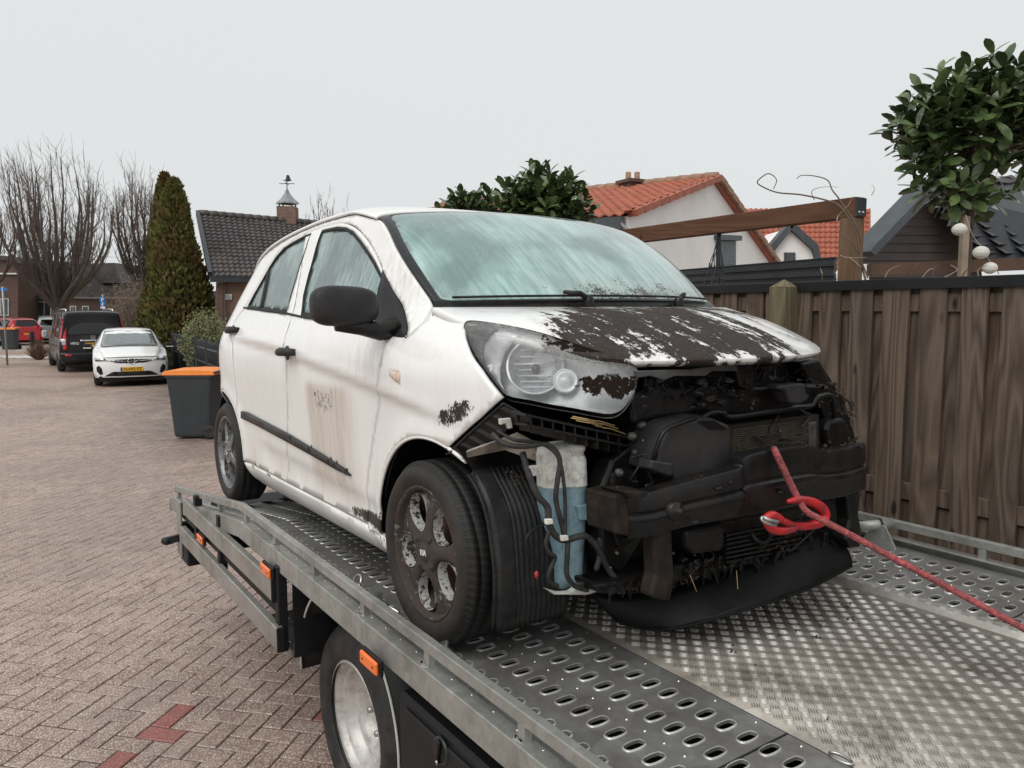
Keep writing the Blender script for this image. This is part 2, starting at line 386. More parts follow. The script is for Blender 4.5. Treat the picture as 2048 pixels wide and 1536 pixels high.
plain('beam_black', (.0075, .0075, .008), .33, var=.4, scale=9, bump=.25, bscale=30, dirt=((.034, .027, .021), .5, 10), spec=.34)
plain('beam_rust', (.016, .013, .011), .6, var=.5, scale=14, bump=.3, bscale=50, dirt=((.075, .048, .034), .5, 10), spec=.22)
plain('shaded_tray_black', (.004, .0042, .0045), .5, var=.4, scale=14, bump=.4, bscale=24, spec=.22)  # undertray black with the shade under the nose put into the colour
plain('liner_black', (.019, .0195, .0205), .40, var=.3, scale=12, bump=.3, bscale=120, dirt=((.05, .042, .034), .4, 24), spec=.22)
plain('muddy_cream', (.36, .33, .28), .5, var=.3, dirt=((.03, .022, .016), .98, 18))
plain('hose_black', (.035, .034, .034), .5, var=.4, scale=30, spec=.22)
plain('mud_brown', (.060, .045, .036), .95, var=.5, scale=60)
plain('amber_lens', (.85, .30, .12), .2, coat=.6)
def mk_tyre():
    t = NT('tyre_rubber'); X, Y, Z = t.xyz()
    ang = t.math('ARCTAN2', Z, X); rad = t.math('SQRT', t.math('ADD', t.math('MULTIPLY', X, X), t.math('MULTIPLY', Z, Z)))
    sip = t.math('SINE', t.math('ADD', t.math('MULTIPLY', ang, 74), t.math('MULTIPLY', Y, 60)))
    tread = t.sm(rad, .262, .268)
    s = t.math('MULTIPLY', t.ramp(sip, [(.0, 1), (.25, 0)]), tread)
    wall = t.math('MULTIPLY', t.sm(rad, .262, .25), t.ramp(t.noise(7, 5, .7), [(.4, 0), (.65, 1)]))
    c = t.mix((.016, .0145, .0135), (.046, .033, .026), t.math('MULTIPLY', wall, .8))
    c = t.mix(c, (.008, .008, .008), s)
    rings = t.math('MULTIPLY', t.math('SINE', t.math('MULTIPLY', rad, 1500)), .05)
    MATS['tyre'] = t.bsdf(c, .62, 0, t.bump(t.math('ADD', t.math('ADD', t.math('MULTIPLY', s, -1.), rings), t.math('MULTIPLY', t.noise(60, 4), .3)), .6, .004), .4)
    t = NT('muddy_alloy'); X, Y, Z = t.xyz()
    rad = t.math('SQRT', t.math('ADD', t.math('MULTIPLY', X, X), t.math('MULTIPLY', Z, Z)))
    g = t.noise(70, 6, .7); big = t.noise(9, 4, .6)
    m = t.ramp(t.math('ADD', t.math('ADD', t.math('MULTIPLY', g, .45), t.math('MULTIPLY', big, .4)), t.math('MULTIPLY', t.sm(rad, .15, .05), .16)), [(.30, 0), (.38, 1)])
    c = t.mix((.42, .41, .39), t.mix((.022, .016, .013), (.060, .043, .034), big), m)
    MATS['muddy_alloy'] = t.bsdf(c, t.mix(.35, .85, m), t.math('MULTIPLY', t.math('SUBTRACT', 1, m), .55), t.bump(m, .5, .004))
    t = NT('speckled_alloy'); g = t.noise(80, 6, .75); m = t.ramp(t.math('ADD', t.math('MULTIPLY', g, .7), t.math('MULTIPLY', t.noise(10, 3), .3)), [(.50, 0), (.56, 1)])
    MATS['speckled_alloy'] = t.bsdf(t.mix((.55, .54, .52), (.030, .022, .018), m), .45, .3, t.bump(m, .5, .003))
    t = NT('clean_alloy'); g = t.noise(40, 5, .7)
    m = t.ramp(g, [(.52, 0), (.62, 1)]); c = t.mix((.20, .205, .21), (.04, .035, .03), m)
    MATS['clean_alloy'] = t.bsdf(c, .38, .5, None)
mk_tyre()

# ------------------------------------------------------------------ the wreck: surfaces
CAR = Frame((.3825, 2.6907, CAM_H - 1.0157), -.9789, .0283)
car = thing('crashed_hatchback', 'white hatchback with its front torn off, mud on the hood, standing on the tow truck', 'car', frame=CAR)
def tab(pts, n=14):
    S = spline(pts, n); return lambda q: np.interp(q, S[:, 0], S[:, 1])
_prof = tab([(.10, .655), (.17, .715), (.22, .752), (.27, .766), (.34, .768), (.45, .770), (.56, .775), (.66, .785), (.76, .795), (.85, .796), (.91, .786), (.97, .762),
             (1.05, .727), (1.15, .690), (1.25, .653), (1.33, .626), (1.38, .606), (1.42, .580), (1.46, .53), (1.50, .42), (1.54, .25)])
_xr = tab([(.10, -2.74), (.25, -2.83), (.45, -2.875), (.65, -2.875), (.80, -2.86), (.95, -2.815), (1.10, -2.735), (1.25, -2.64), (1.38, -2.54), (1.46, -2.45), (1.52, -2.3)])
_x0 = tab([(.10, -2.30), (.8, -2.25), (1.0, -2.25), (1.2, -2.10), (1.35, -1.9), (1.54, -1.6)])
_crz = None
def smooth(x, a, b):
    t = np.clip((x - a) / (b - a), 0, 1); return t * t * (3 - 2 * t)
def width(x, z):
    x = np.asarray(x, float); z = np.asarray(z, float)
    w = _prof(z)
    x0, xr = _x0(z), _xr(z); s = np.clip((x0 - x) / (x0 - xr), 0, 1); w = w * np.power(np.clip(1 - s ** 3.0, 1e-6, 1), .5)
    d = np.clip((x + .25) / .75, 0, 1.4); w = w - .16 * d ** 2.2
    w = w - .105 * np.clip((z - .80) / .22, 0, 1.08) ** 2 * smooth(x, -.46, .05)
    for cx in (0., -2.385):                                             # flared wheel arches
        rr = np.hypot(x - cx, z - .285); w = w + .010 * np.exp(-((rr - .35) / .05) ** 2)
    if _crz is not None:
        dz = _crz(x) - z; fade = smooth(x, -2.3, -1.9) * smooth(x, .3, -.15)
        w = w - fade * .020 * smooth(dz, -.004, .034) * np.exp(-np.clip(dz, 0, 9) / .22) + fade * .004 * np.exp(-(dz / .02) ** 2)
        dz2 = .36 - .035 * (x + 1.2) - z
        w = w - .012 * smooth(x, -1.9, -1.6) * smooth(x, -.2, -.45) * smooth(dz2, -.05, .0) * smooth(dz2, .12, .03)
    return w
SIDE = lambda x, y, z: y + width(x, z)
_cr = [CAR.pl(u, v, 1, -.79) for u, v in ((479, 675), (560, 696), (623, 722), (693, 749), (752, 775), (816, 804))]
_cr = sorted([(p[0], p[2]) for p in _cr]); _crz = tab([(_cr[0][0] - .6, _cr[0][1] + .02)] + _cr + [(_cr[-1][0] + .4, _cr[-1][1] - .07)])
def S2(pts):                                                            # points of sight -> (x, z) on the car's flank
    o = []
    for p in pts:
        q = CAR.hit(p[0], p[1], SIDE); o.append((q[0], q[2]))
    return np.array(o)
ZB = lambda L: [(400 + a / 3.413, 400 + b / 3.413) for a, b in L]       # enlarged detail -> picture
def flank(sgn, dy=0.): return lambda W: np.stack([W[:, 0], sgn * (width(W[:, 0], W[:, 1]) + dy), W[:, 1]], 1)
ARCH = lambda cx, r, a0, a1, n=20: [(cx + r * math.cos(R(a)), .285 + r * math.sin(R(a))) for a in np.linspace(a0, a1, n)]
def shrink(P, d):
    P = np.asarray(P, float); a = np.roll(P, 1, 0); b = np.roll(P, -1, 0); t = b - a; t /= np.linalg.norm(t, axis=1)[:, None] + 1e-9
    nrm = np.stack([-t[:, 1], t[:, 0]], 1); area = (P[:, 0] * b[:, 1] - b[:, 0] * P[:, 1]).sum()
    return P + nrm * d * (1 if area > 0 else -1)

# outlines on the flank
front_glass = S2(ZB([(832, 212), (930, 192), (990, 196), (1040, 222), (1090, 282), (1140, 352), (1190, 430), (1243, 530), (1222, 600), (1208, 690), (1205, 770), (1195, 840), (1150, 850), (1000, 826), (850, 804), (692, 782), (708, 650), (745, 500), (790, 335)]))
rear_glass = S2(ZB([(757, 232), (700, 256), (630, 294), (570, 334), (515, 398), (470, 468), (410, 575), (368, 648), (338, 705), (322, 728), (420, 742), (592, 762), (620, 655), (680, 455), (722, 335)]))
sail = S2(ZB([(1248, 475), (1290, 555), (1345, 665), (1395, 770), (1418, 860), (1412, 915), (1385, 938), (1310, 928), (1205, 898), (1198, 845), (1210, 770), (1213, 690), (1226, 602)]))
gap_top = spline(S2(ZB([(304, 735), (348, 660), (402, 562), (460, 458), (540, 346), (640, 268), (760, 206), (870, 168), (960, 152), (1020, 162), (1080, 198), (1140, 272), (1190, 352), (1240, 462), (1330, 645), (1402, 800), (1420, 880), (1405, 940)])), 4)
for _ in range(6): gap_top[1:-1] = gap_top[1:-1] * .5 + (gap_top[:-2] + gap_top[2:]) * .25
bline = S2([(620, 457), (597, 560), (578, 645), (572, 760), (574, 945)])
bline = spline(bline, 4)
dfront = S2([(811, 674), (781, 674), (752, 772), (738, 930), (736, 1032)]); dfront = spline(dfront, 4)
bline[:, 0] -= 0; bx = bline[:, 0]
ia = int(np.argmin(np.hypot(*(gap_top - bline[0]).T)))                  # where the pillar meets the upper gap
rocker = lambda x: .262 + .012 * np.clip(-x - .3, 0, 2) / 1.4
xb = bline[-1, 0]; xdf = dfront[-1, 0]
# front door
lowf = [(x, rocker(x)) for x in np.linspace(xdf, xb, 12)]
fd = np.vstack([gap_top[ia:], dfront[1:], lowf, bline[::-1][1:-1]])
front_door = panel('front_door', shrink(fd, .0025), flank(-1), .022, 'white_paint', car, [shrink(front_glass, -.006), shrink(sail, -.004)], .02)
# rear door, its rear edge running into the arch
rdb = S2([(304 / 3.413 + 400, 735 / 3.413 + 400), (465, 650), (464, 700), (473, 800)]); rdb = spline(rdb, 4)
arch_r = ARCH(-2.385, .345, 44, 2, 12)
lowr = [(x, rocker(x)) for x in np.linspace(-2.385 + .345, xb, 12)]
rd = np.vstack([bline[1:-1], lowr[::-1], arch_r[::-1], rdb[::-1][:-1], gap_top[:ia]])
rear_door = panel('rear_door', shrink(rd, .0025), flank(-1), .022, 'white_paint', car, [shrink(rear_glass, -.006)], .02)
for nm, gl, dr in (('window_glass', front_glass, front_door), ('window_glass', rear_glass, rear_door)):
    panel(nm, gl, flank(-1, -.006), .03, 'fogged_side_glass', dr, solid=.004)
    panel('window_seal', shrink(gl, -.0065), flank(-1, .001), .02, 'seal_rubber', dr, [shrink(gl, .006)], .012)
panel('mirror_sail', sail, flank(-1, .002), .03, 'grey_black_plastic', front_door, solid=.012)
bar = S2(ZB([(478, 462), (458, 500), (410, 720), (398, 742), (412, 742), (424, 720), (470, 500)]))
panel('window_divider', bar, flank(-1, .002), .03, 'seal_rubber', rear_door, solid=.012)
belt = S2(ZB([(302, 728), (420, 744), (595, 765), (690, 786), (850, 808), (1000, 832), (1190, 862), (1190, 878), (1000, 848), (850, 822), (690, 800), (595, 779), (420, 756), (302, 738)]))
panel('belt_moulding', belt, flank(-1, .006), .02, 'seal_rubber', front_door, solid=.012)
# side frame: A-pillar, roof rail and rear quarter in one pressing
wsedge = spline(S2([(868, 606), (850, 590), (820, 540), (790, 488), (768, 452), (757, 437)]), 4); _t = np.linspace(0, 1, len(wsedge)); wsedge = np.stack([np.polyval(np.polyfit(_t, wsedge[:, k], 3), _t) for k in (0, 1)], 1)
railtop = [(-.90, 1.418), (-1.1, 1.432), (-1.35, 1.437), (-1.6, 1.425), (-1.85, 1.398), (-2.1, 1.352), (-2.3, 1.30)]
rear_edge = [(float(_xr(z) + .012), z) for z in (1.28, 1.2, 1.1, 1.0, .9, .8, .7, .6, .5, .42, .34, .28)]
arch_q = ARCH(-2.385, .345, 180, 44, 22)
gp = gap_top[:-1]
frame_o = np.vstack([gp[::-1], rdb[1:], arch_q[::-1], [(-2.385 - .345, .26)], rear_edge[::-1], railtop[::-1], wsedge[::-1], S2([(866, 612), (850, 640), (815, 672)])])
body = panel('side_frame', shrink(frame_o, .002), flank(-1), .014, 'white_paint', car, solid=.02)
# wing
fl = S2([(812, 676), (848, 642), (868, 614), (905, 622), (924, 632), (930, 652), (936, 690), (962, 738), (985, 772), (1004, 797), (960, 838), (920, 872), (893, 897)])
arch_f = ARCH(0, .345, 57, 186, 24)
wing = panel('front_wing', shrink(np.vstack([fl, arch_f, [(xdf + .005, .25), (xdf + .002, .27)], dfront[::-1][1:-1]]), .002), flank(-1), .02, 'white_paint', car, solid=.012)
# sill
sl = [(x, rocker(x) - .004) for x in np.linspace(-2.385 + .35, -.335, 14)] + [(x, .165 + .02 * (x < -1.9)) for x in np.linspace(-.30, -1.98, 14)]
panel('sill', sl, flank(-1), .02, 'white_paint', car, solid=.02)
# arch lips
for cx, a0, a1 in ((0, 60, 190), (-2.385, 0, 182)):
    m = MB(); L = ARCH(cx, .344, a0, a1, 30)
    m.tube([(x, -float(width(x, z)) + .004, z) for x, z in L], .006, 6); m.build('arch_lip', 'white_paint' if cx else 'white_paint', wing if cx == 0 else body)
# rubbing strip, tapering forward
rub = S2([(486, 822), (486, 836), (520, 852), (580, 884), (640, 917), (680, 940), (704, 951), (690, 936), (640, 904), (580, 868), (530, 842), (496, 824)])
panel('rubbing_strip', rub, flank(-1, .012), .02, 'black_plastic', rear_door, solid=.014)
# handles: a pull over a scooped cup
def handle(door, u, v):
    p = CAR.hit(u, v, SIDE); x, z = p[0], p[2]; y = -float(width(x, z))
    m = MB(); m.tube([(x - .085, y + .004, z - .004), (x - .07, y - .02, z), (x, y - .034, z + .004), (x + .06, y - .026, z + .004), (x + .085, y + .002, z + .002)], [.013, .017, .019, .018, .014], 10); m.build('door_handle', 'grey_black_plastic', door)
    m = MB(); m.lathe([(.0, -.003), (.02, -.0035), (.028, -.002), (.032, .002)], (x - .02, y - .001, z - .002), 'y', 20); o = m.build('handle_cup', 'frit_black', door)
handle(front_door, 577, 705); handle(rear_door, 469, 661)
# side repeater
p = CAR.hit(789, 750, SIDE); m = MB()
m.grid(lambda a, b: (p[0] + .036 * a, -float(width(p[0] + .036 * a, p[2] + .017 * b)) - .010 * max(0, 1 - (a * a + b * b) * .8), p[2] + .017 * b * (1 + .35 * a) - .008 * a), np.linspace(-1, 1, 9), np.linspace(-1, 1, 9), flip=True)
plain('repeater_lens', (.60, .47, .38), .15, var=.35, scale=90, coat=1)
m.build('side_repeater', 'repeater_lens', wing)
# far flank, mirrored
farm = lambda o, h: panel('far_flank', o, flank(1), .05, 'white_paint', car, h, .01, True)
farm(frame_o, []); farm(fd, [front_glass]); farm(rd, [rear_glass]); farm(np.vstack([fl, arch_f, [(xdf + .005, .25)], dfront[::-1][1:-1]]), []); farm(sl, [])
panel('far_glass', front_glass, flank(1, -.006), .06, 'fogged_side_glass', car, flip=True); panel('far_glass', rear_glass, flank(1, -.006), .06, 'fogged_side_glass', car, flip=True)

# ------------------------------------------------------------------ roof, windscreen, hood
rl = spline([(wsedge[-1][0], wsedge[-1][1])] + railtop + [(-2.44, 1.22)], 6)
_rz = lambda x: np.interp(-np.asarray(x), -rl[:, 0], rl[:, 1])
_rc = tab([(-2.7, 1.30), (-2.5, 1.375), (-2.3, 1.415), (-2.0, 1.457), (-1.7, 1.482), (-1.4, 1.492), (-1.15, 1.485), (-.95, 1.466), (-.75, 1.432), (-.6, 1.40)])
def roof_pt(s, v):
    xe = rl[0, 0] + (-2.42 - rl[0, 0]) * s; x = xe + (1 - v * v) * (.075 * (1 - s) - .06 * s)
    ze = float(_rz(xe)); w = float(width(xe, ze)); zc = float(_rc(x)); a = abs(v)
    return (x, v * w, ze + (zc - ze) * (1 - a ** 2.6) ** .62)
vv = np.sin(np.linspace(-math.pi / 2, math.pi / 2, 41))
m = MB(); m.grid(roof_pt, np.linspace(0, 1, 30), vv); roof = m.build('roof', 'white_paint', car, solid=.012)
WE = wsedge
def ws_pt(s, v, off=0.):
    i = s * (len(WE) - 1); xe = float(np.interp(i, range(len(WE)), WE[:, 0])); ze = float(np.interp(i, range(len(WE)), WE[:, 1]))
    w = float(width(xe, ze)); k = 1 - v * v; k2 = 1 - abs(v) ** 3
    tx, tz = roof_pt(0, v)[0], roof_pt(0, v)[2]
    bx_, bz_ = xe + .20 * k, ze + .012 * k2
    ex, ez = xe + (tx - WE[-1, 0]) * k, ze
    # blend: cowl bow at the base, header bow at the top
    x = xe + (.215 * (1 - s) + (.075) * s) * k + .03 * math.sin(math.pi * s) * k2; z = ze + (.0 * (1 - s) + (tz - WE[-1, 1]) * s) * 1 + .02 * math.sin(math.pi * s) * k2
    return (x + off * .62, v * (w - .004), z + off * .78)
def wsm(W, off=0.): return np.array([ws_pt(a, b, off) for a, b in W])
full = [(0, -1), (0, 1), (1, 1), (1, -1)]
so = resample(np.array(full, float), .1)
hole = rounded([(.05, -.968), (.05, .968), (.94, .955), (.94, .52), (.84, .30), (.86, .08), (.94, -.12), (.94, -.955)], .09, 8)
fr_ = panel('windscreen_surround', so, lambda W: wsm(W, .001), .028, 'frit_black', car, [hole], .005)
panel('windscreen', hole, lambda W: wsm(W, 0), .03, 'fogged_windscreen', car, solid=.005)
# hood
hedge = np.array([(.535, -.405, .860), (.475, -.485, .872), (.40, -.545, .890), (.30, -.60, .916), (.20, -.645, .944), (.11, -.672, .968), (.02, -.682, .992), (-.095, -.680, 1.022)])
HE = spline(hedge, 6)
def hood_pt(s, v, off=0.):
    i = s * (len(HE) - 1); e = [float(np.interp(i, range(len(HE)), HE[:, k])) for k in range(3)]; k = 1 - v * v
    q = 1 - abs(v) ** 2.6
    x = e[0] + (.105 * (1 - s) ** 1.5 + .165 * s ** 1.5) * k
    z = e[2] + q * (.0 + .050 * math.sin(math.pi * min(1, s * 1.02)) ** .8) - .003 * q
    return (x, v * -e[1], z + off)
m = MB(); m.grid(hood_pt, np.linspace(0, 1, 60), np.linspace(-1, 1, 90), flip=True); hood = m.build('hood', 'hood_paint', car, solid=.022)
# cowl and wipers
m = MB(); m.grid(lambda s, v: tuple(np.array(ws_pt(0, v)) * (1 - s) + np.array(hood_pt(1, v, -.035)) * s + np.array((.0, 0, -.012 * math.sin(s * 3.1)))), np.linspace(0, 1, 4), np.linspace(-1, 1, 30), flip=True); m.build('cowl', 'black_plastic', car, solid=.01)
for v0, v1, vb in ((-.93, .0, -.30), (-.02, .86, .36)):
    m = MB(); L = [np.array(ws_pt(.028, v)) + np.array((.012, 0, .016)) for v in np.linspace(v0, v1, 12)]
    m.tube(L, .0045, 6); pv = np.array(ws_pt(.0, vb)) + np.array((.035, 0, .004)); mid = L[6] + np.array((.01, 0, .012))
    m.tube([pv, pv * .6 + mid * .4 + np.array((.01, 0, .010)), mid], [.012, .010, .006], 8); m.lathe([(0, .016), (.014, .012), (.018, 0), (.018, -.02)], tuple(pv), 'z', 14); m.build('wiper', 'black_plastic', car)
# inner shell so that gaps stay dark
for sg in (-1, 1):
    io = [(.02, .93), (-.2, .93), (-2.3, 1.0), (-2.70, .9), (-2.80, .35), (-2.74, .26)] + ARCH(-2.385, .36, 180, 0, 14) + [(-2.0, .2), (-.37, .2)] + ARCH(0, .36, 186, 75, 14)
    panel('inner_shell', io, flank(sg, -.028), .06, 'black_plastic', car, solid=.003, flip=sg > 0)
    for cx in (0., -2.385):
        m = MB(); a = np.radians(np.linspace(-25, 205 if cx else 200, 24))
        m.grid(lambda t, y: (cx + .362 * math.cos(t), y, .285 + .362 * math.sin(t)), a if cx else a[7:], [sg * .42, sg * .74], flip=sg > 0)
        m.build('wheel_well', 'black_plastic', car)
        if cx == 0: continue
        m = MB(); m.prism(ARCH(cx, .36, 0, 345, 20), sg * .40, sg * .43, lambda q, h: (q[0], h, q[1])); m.build('wheel_well', 'black_plastic', car)
m = MB(); m.box((-1.2, 0, .21), (2.9, 1.3, .05)); m.build('floor_pan', 'black_plastic', car)
m = MB(); m.box((.05, 0, .26), (.5, .84, .24), bev=.03); m.build('subframe', 'black_plastic', car)
m = MB(); m.box((-1.3, 0, .93), (2.5, 1.36, .04)); m.build('parcel_floor', 'black_plastic', car)

# ------------------------------------------------------------------ door mirror
mp = [CAR.pl(u, v, 1, -.93) for u, v in ((620, 612), (775, 612))]
mc = CAR.pl(690, 612, 1, -.91); m = MB()
def mir(a, b):                                                          # superellipsoid shell: a around, b front-back
    t, q = a * 2 * math.pi, b
    rr = (1 - abs(q) ** 3.2) ** .5
    se = lambda k: math.copysign(abs(k) ** .62, k)
    y = .118 * se(math.cos(t)) * rr; z = .062 * se(math.sin(t)) * rr
    return (mc[0] + .055 * q + .15 * y, mc[1] - y * .98, mc[2] + z * (1 + .5 * y))
m.grid(mir, np.linspace(0, 1, 37), np.concatenate([[-.9], np.linspace(-.8, .95, 13), [.985, 1.]]), flip=False)
dm = m.build('door_mirror', 'grey_black_plastic', car)
m = MB(); g = 18
m.grid(lambda a, b: mir(a, -.9 + .0) if b > .5 else (mc[0] - .044, mc[1], mc[2]), np.linspace(0, 1, 37), [0, 1]); m.build('mirror_glass', 'frit_black', dm)
m = MB(); sp_ = CAR.hit(790, 655, SIDE)
m.tube([(mc[0] - .005, mc[1] - .03, mc[2] - .060), (mc[0] - .002, mc[1] + .05, mc[2] - .066), (sp_[0] - .01, sp_[1] - .05, sp_[2] - .012), (sp_[0], sp_[1] + .01, sp_[2])], [.018, .026, .030, .036], 12); m.build('mirror_arm', 'black_plastic', dm)

# ------------------------------------------------------------------ wheels (hub at the origin, axle along y, outer face towards -y)
def build_wheel(mat_rim):
    m = MB()
    m.lathe([(.203, -.072), (.206, -.078), (.200, -.080), (.193, -.074), (.186, -.050), (.176, -.02), (.172, .06), (.19, .075), (.206, .08)], n=64)
    holes = []
    for k in range(5):
        a = R(90 + 72 * k + 20); ca, sa = math.cos(a), math.sin(a); L = []
        for t in np.linspace(0, 2 * math.pi, 28, endpoint=False):
            rr = .126 + .060 * math.cos(t); tt = .054 * math.sin(t) * (1 + .20 * math.cos(t)); L.append((rr * ca - tt * sa, rr * sa + tt * ca))
        holes.append(np.array(L))
    out = np.array([(.194 * math.cos(t), .194 * math.sin(t)) for t in np.linspace(0, 2 * math.pi, 80, endpoint=False)])
    wheel = m.build('wheel', mat_rim)
    def face(W):
        r = np.hypot(W[:, 0], W[:, 1]); d = np.full(len(W), 1.)
        for h in holes: d = np.minimum(d, np.sqrt(((W[:, None] - h[None]) ** 2).sum(-1)).min(1))
        return np.stack([W[:, 0], -.066 - .014 * np.cos(np.clip(r / .2, 0, 1) * 2.6) + .012 * np.exp(-d / .006) + .004 * (r < .045), W[:, 1]], 1)
    panel('wheel_face', out, face, .009, mat_rim, wheel, holes, .032)
    m = MB()
    for h in holes:
        n = len(h); c = h.mean(0); e = c + (h - c) * .90
        m.grid(lambda i, b: (lambda q: (q[0], -.062 + .075 * b, q[1]))((h[int(i) % n] * (1 - b) + e[int(i) % n] * b)), range(n + 1), [0, .2, .42])
    m.build('window_walls', 'clean_alloy' if mat_rim == 'clean_alloy' else 'speckled_alloy', wheel)
    m = MB(); m.lathe([(0, -.079), (.026, -.079), (.030, -.074), (.030, -.06)], n=28); m.build('centre_cap', mat_rim, wheel)
    m = MB()
    for k in range(4):
        a = R(45 + 90 * k); m.lathe([(0, -.082), (.008, -.081), (.0095, -.072)], (.056 * math.cos(a), 0, .056 * math.sin(a)), 'y', 10)
    m.build('wheel_nuts', mat_rim, wheel)['kind'] = 'stuff'
    lettering('cap_lettering', 'KIA', .024, 'white_clip', wheel, basis((0, -.0805, 0), (1, 0, 0), (0, 0, 1), (0, -1, 0)), .0006, .0006)
    m = MB(); m.lathe([(.02, .01), (.135, .01), (.135, .03), (.02, .03)], n=40); m.build('brake_disc', 'brake_rust', wheel)
    # tyre
    tw = .0875; pr = [(.200, -.074), (.212, -.083), (.232, -tw - .002), (.250, -tw - .001), (.262, -.079), (.270, -.070)]
    for y0, y1 in ((-.064, -.046), (-.038, -.008), (.008, .038), (.046, .064)): pr += [(.2765, y0), (.2785, y0 + .002), (.2785, y1 - .002), (.2765, y1), (.271, y1 + .0015)]
    pr = pr[:-1] + [(.270, .070), (.262, .079), (.250, tw), (.232, tw), (.212, .083), (.200, .074)]
    m = MB(); m.lathe(pr, n=96); m.build('tyre', 'tyre', wheel)
    return wheel
plain('brake_rust', (.10, .055, .035), .8, .2, var=.5, scale=30)
w1 = build_wheel('muddy_alloy'); w1.parent = car; w1.location = (0, -.70, .278); w1.rotation_euler = (0, R(-8), 0)
w2 = build_wheel('clean_alloy'); w2.parent = car; w2.location = (-2.385, -.70, .278); w2.rotation_euler = (0, R(25), 0)
for x in (0., -2.385):
    c = copy_tree(w2, car); c.location = (x, .70, .278); c.rotation_euler = (0, 0, math.pi)
# ------------------------------------------------------------------ headlamp
plain('lamp_housing', (.72, .725, .73), .3, var=.05, scale=14, coat=.8)
plain('lamp_chrome', (.84, .85, .86), .25, .15, var=.2, scale=25)
plain('lamp_bezel', (.055, .057, .06), .35, var=.2)
def mk_lens():
    t = NT('scratched_lens'); X, Y, Z = t.xyz()
    g = t.noise(60, 5, .7); big = t.noise(9, 5, .65); st = t.noise(1, 5, .7, t.map((60, 160, 160)))
    up = t.math('ADD', t.sm(Z, .76, .90), 0)
    tilt = t.math('ADD', Z, t.math('MULTIPLY', X, .25))
    q = t.math('ADD', t.math('POWER', t.math('DIVIDE', t.math('SUBTRACT', Y, -.475), .075), 2.), t.math('POWER', t.math('DIVIDE', t.math('SUBTRACT', Z, .795), .032), 2.))
    rim = t.sm(t.math('ADD', t.math('SUBTRACT', Z, .846), t.math('MULTIPLY', t.math('ADD', Y, .42), .30)), -.012, .022)
    cov = t.math('ADD', t.math('MULTIPLY', t.sm(q, 2.2, .1), .24), t.math('MULTIPLY', t.math('MULTIPLY', rim, t.sm(Y, -.62, -.56)), .22))
    mud = t.ramp(t.math('ADD', t.math('ADD', t.math('MULTIPLY', g, .45), t.math('MULTIPLY', big, .55)), t.math('SUBTRACT', cov, .16)), [(.51, 0), (.535, 1)])
    haze = t.math('ADD', t.ramp(st, [(.45, .03), (.72, .16)]), t.math('MULTIPLY', up, .14))
    gl = t.n('BsdfGlossy', {'Roughness': .08, 'Color': (1, 1, 1)}); tr = t.n('BsdfTransparent', {'Color': (.93, .95, .96)})
    fz = t.n('LayerWeight', {'Blend': .28}).outputs['Fresnel']
    m1 = t.n('MixShader', {0: fz, 1: tr.outputs[0], 2: gl.outputs[0]})
    df = t.n('BsdfDiffuse', {'Color': (.74, .75, .75)}); m2 = t.n('MixShader', {0: haze, 1: m1.outputs[0], 2: df.outputs[0]})
    dm = t.n('BsdfDiffuse', {'Color': (.020, .014, .011), 'Normal': t.bump(g, .8, .006)}); m3 = t.n('MixShader', {0: mud, 1: m2.outputs[0], 2: dm.outputs[0]})
    t.t.links.new(m3.outputs[0], t.out.inputs[0]); MATS['lens'] = t.m
mk_lens()
_lx = tab([(-.80, -.06), (-.72, .085), (-.66, .255), (-.60, .36), (-.52, .455), (-.44, .525), (-.36, .575), (-.25, .61)])
LAMP = lambda x, y, z: -(x - _lx(y) + .42 * (z - .78))
ZL = lambda L: [(840 + a / 3.2, 420 + b / 3.2) for a, b in L]
lpx = ZL([(300, 712), (430, 718), (620, 750), (770, 785), (900, 825), (1050, 876), (1200, 922), (1330, 968), (1388, 1015), (1396, 1060), (1372, 1170), (1312, 1258), (1250, 1300), (1160, 1302), (1000, 1272), (850, 1247), (700, 1217), (560, 1188), (500, 1128), (430, 1038), (360, 938), (312, 850), (282, 778)])
lo3 = spline(np.array([CAR.hit(u, v, LAMP) for u, v in lpx]), 4, True)
lc = lo3.mean(0)
ey = np.array([.62, .78, 0]); ey /= np.linalg.norm(ey); ez = np.array([-.30, .1, .95]); ez -= ey * (ez @ ey); ez /= np.linalg.norm(ez); en = np.cross(ey, ez)   # lamp plane axes; en points out
en = en if en[0] > 0 else -en
def l2(P): P = np.atleast_2d(P) - lc; return np.stack([P @ ey, P @ ez], 1)
L2 = l2(lo3); Ln = (lo3 - lc) @ en
def lamp_map(off=0., bulge=.018):
    def fn(W):
        d2 = ((W[:, None] - L2[None]) ** 2).sum(-1); wt = 1 / (d2 + 4e-5) ** 1.6; n = (wt * Ln).sum(1) / wt.sum(1); dm = np.sqrt(d2.min(1))
        return lc + W[:, :1] * ey + W[:, 1:] * ez + (n + bulge * (1 - np.exp(-dm / .03)) + off)[:, None] * en
    return fn
def from2(L): return l2(np.array([CAR.hit(u, v, LAMP) for u, v in ZL(L)]))
flip_l = bool(np.cross(ey, ez) @ en < 0)
lamp = panel('headlamp', L2, lamp_map(-.055, -.01), .02, 'lamp_housing', car, solid=.004, flip=flip_l)
panel('lens', L2, lamp_map(), .014, 'lens', lamp, solid=0, flip=flip_l)
m = MB(); n = len(lo3)
m.grid(lambda i, b: tuple(lo3[int(i) % n] - en * (.075 * b - .003)), range(n + 1), [0, 1], flip=flip_l); m.build('lamp_rim', 'black_plastic', lamp)
